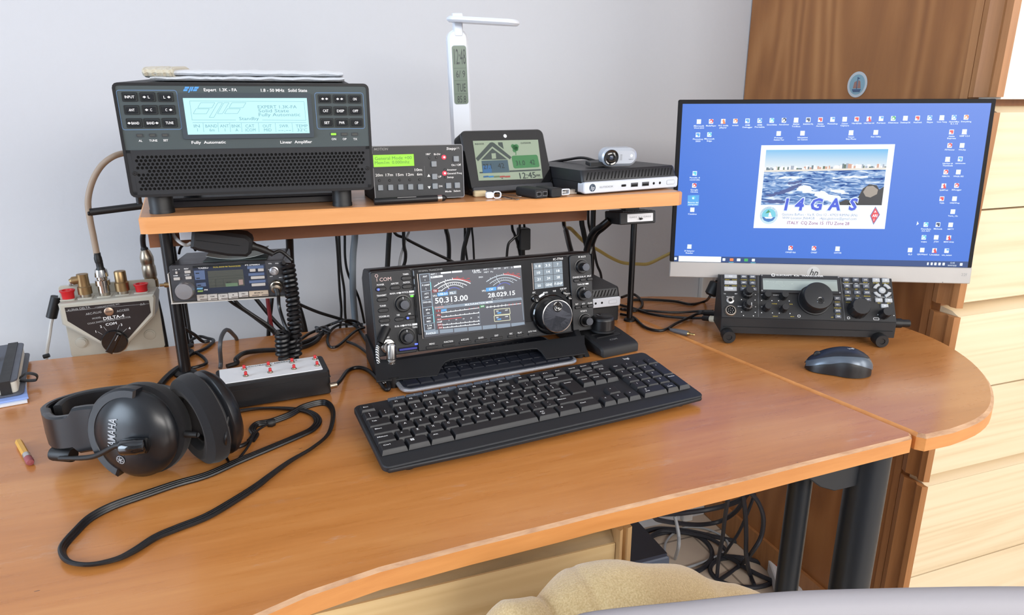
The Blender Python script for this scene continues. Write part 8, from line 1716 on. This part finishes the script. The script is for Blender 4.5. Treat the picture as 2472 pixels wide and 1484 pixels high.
cable('floor_cable', 'pale grey cable loop lying on the floor', [F3(520, 760), F3(530, 640), F3(620, 530), F3(760, 460), F3(900, 455), F3(1060, 490), F3(1200, 560), F3(1270, 640), F3(1260, 720), F3(1100, 820), F3(900, 900), F3(740, 950)], 0.0030, GRYL)
ps = thing('power_strip', 'white power strip with a red switch on the floor by the desk leg', 'power strip', ONZ(1890, 1425, FZ), frame(62))
mb = MB(); mb.prism(rrect(0.0, -0.005, 0.20, 0.055, 0.008), 0.0005, 0.036, WHITE, 0.003, 'xy'); mb.build('case', ps)
mb = MB(); mb.prism(rrect(0.055, 0.0, 0.030, 0.022, 0.002), 0.0362, 0.041, RED, 0.002, 'xy'); mb.build('switch', ps, 'red rocker switch')

# ======================= chair and cloth in front =======================
CH = mat('chair_pale_grey', srgb(158, 154, 158), 0.55, bump=(300, 0.1, 0.0005))
ch = thing('chair', 'pale grey chair with a curved shell back in the right foreground', 'chair', (0.33, 0.15, FZ), frame(-16))
cb_ = ch.matrix_basis.inverted()
vs = []; fs = []; NU, NV = 30, 14
E0 = [(1340, 1484), (1440, 1461), (1649, 1439), (1857, 1418), (2066, 1409), (2472, 1403), (2760, 1420)]
pts = [ONZ(a, b_, 0.052) for a, b_ in E0]; edge = spline([Vector(p) for p in pts], 5); NU = len(edge) - 1
nin = Vector((-0.30, -0.95, 0)).normalized()
prof = [(0.0, 0.020, -0.40), (0.0, 0.018, -0.20), (0.0, 0.012, -0.06), (0, 0.004, -0.014), (0, 0.0, -0.004), (0, -0.005, 0.0), (0, -0.011, -0.001), (0, -0.016, -0.005), (0, -0.020, -0.014), (0, -0.026, -0.06), (0, -0.032, -0.20), (0, -0.034, -0.40)]
for i, p in enumerate(edge):
    s_ = i / NU; dz = -0.02 * max(0, (0.12 - s_) / 0.12) ** 2 - 0.03 * max(0, (s_ - 0.88) / 0.12) ** 2; bow = 0.0
    for (_, d_, z_) in prof: vs.append((p.x + nin.x * (-d_), p.y + nin.y * (-d_) + bow, p.z + z_ + dz))
n = len(prof)
for i in range(NU):
    for k in range(n - 1): fs.append((i * n + k, i * n + k + 1, (i + 1) * n + k + 1, (i + 1) * n + k))
    fs.append((i * n + n - 1, i * n, (i + 1) * n, (i + 1) * n + n - 1))
fs.append(tuple(range(n))[::-1]); fs.append(tuple(range(NU * n, NU * n + n)))
MB(cb_).add(vs, fs, CH).build('backrest', ch, ang=60)
mb = MB(); mb.prism(rrect(0.02, 0.13, 0.42, 0.34, 0.06, 6), 0.40, 0.44, CH, 0.008, 'xy'); mb.build('seat', ch)
mb = MB(); mb.lathe([(0.026, 0.10), (0.026, 0.3998)], DARKM, (0.02, 0.12, 0), n=20); mb.build('column', ch)
for k in range(5):
    a = R_(20 + 72 * k); mb = MB(); mb.tube([(0.02, 0.12, 0.115), (0.02 + 0.12 * math.cos(a), 0.12 + 0.12 * math.sin(a), 0.10), (0.02 + 0.20 * math.cos(a), 0.12 + 0.20 * math.sin(a), 0.058)], [0.020, 0.014], DARKM, 10, 4); lg = mb.build('leg', ch)
    mb = MB(); mb.lathe([(0.022, -0.010), (0.025, -0.006), (0.025, 0.006), (0.022, 0.010)], RUB, (0.02 + 0.20 * math.cos(a), 0.12 + 0.20 * math.sin(a), 0.0255), (-math.sin(a), math.cos(a), 0), 20); mb.build('caster', lg)
CLO = bpy.data.materials.new('fleece_sand'); CLO.use_nodes = True; nt = CLO.node_tree; b = nt.nodes['Principled BSDF']; tc = nt.nodes.new('ShaderNodeTexCoord'); nz = nt.nodes.new('ShaderNodeTexNoise'); nz.inputs['Scale'].default_value = 700; nz.inputs['Detail'].default_value = 6
cr = nt.nodes.new('ShaderNodeValToRGB'); cr.color_ramp.elements[0].position = 0.3; cr.color_ramp.elements[0].color = (*srgb(200, 166, 112), 1); cr.color_ramp.elements[1].position = 0.7; cr.color_ramp.elements[1].color = (*srgb(228, 200, 148), 1)
bp = nt.nodes.new('ShaderNodeBump'); bp.inputs['Strength'].default_value = 0.5; bp.inputs['Distance'].default_value = 0.0015
nt.links.new(tc.outputs['Object'], nz.inputs[0]); nt.links.new(nz.outputs['Fac'], cr.inputs[0]); nt.links.new(cr.outputs[0], b.inputs['Base Color']); nt.links.new(nz.outputs['Fac'], bp.inputs['Height']); nt.links.new(bp.outputs[0], b.inputs['Normal']); b.inputs['Roughness'].default_value = 0.95; b.inputs['Sheen Weight'].default_value = 0.5
# draped fleece: a folded lump hanging over the chair's front
lm = [ONY(u, v, 0.415) for u, v in ((1150, 1500), (1200, 1478), (1250, 1459), (1300, 1452), (1322, 1458), (1340, 1446), (1375, 1426), (1405, 1413), (1425, 1408), (1450, 1394), (1520, 1371), (1580, 1371), (1640, 1382), (1700, 1397), (1735, 1413), (1780, 1417), (1850, 1424), (1920, 1440))]
tp_ = spline(lm, 4); NU = len(tp_) - 1; vs = []; fs = []; NV = 22
from mathutils import noise
for i, p in enumerate(tp_):
    for j in range(NV + 1):
        t = j / NV; a = PI * t   # from the far side, over the ridge, to the near side
        dy = 0.055 * math.cos(a) * (1.0); dz = -0.16 * (1 - math.sin(a)) ** 1.6 - 0.008 * abs(math.cos(a))
        w = noise.noise(Vector((p.x * 22, t * 4.0, 3.1))) * 0.010 * (0.25 + abs(math.cos(a)))
        fold_ = 0.008 * math.sin(p.x * 60 + t * 3) * abs(math.cos(a)) ** 0.7
        en = min(1.0, (min(i, NU - i) / 7.0)) ** 0.5; en = max(en, 0.02)
        vs.append((p.x + w * 0.5, p.y + (dy + w + fold_) * en, p.z - 0.03 * (1 - en) + dz * (0.3 + 0.7 * en) + w * 0.4 * (0.1 + abs(math.cos(a)))))
for i in range(NU):
    for j in range(NV): k = i * (NV + 1) + j; fs.append((k, k + 1, k + NV + 2, k + NV + 1))
mb = MB(); mb.add([(a - 0.25, b_ - 0.415, c) for a, b_, c in vs], fs, CLO); o = mb.build('draped_fleece', None, 'sand coloured fleece draped over the chair in the foreground', 'cloth', ang=80); o.location = (0.25, 0.415, 0)
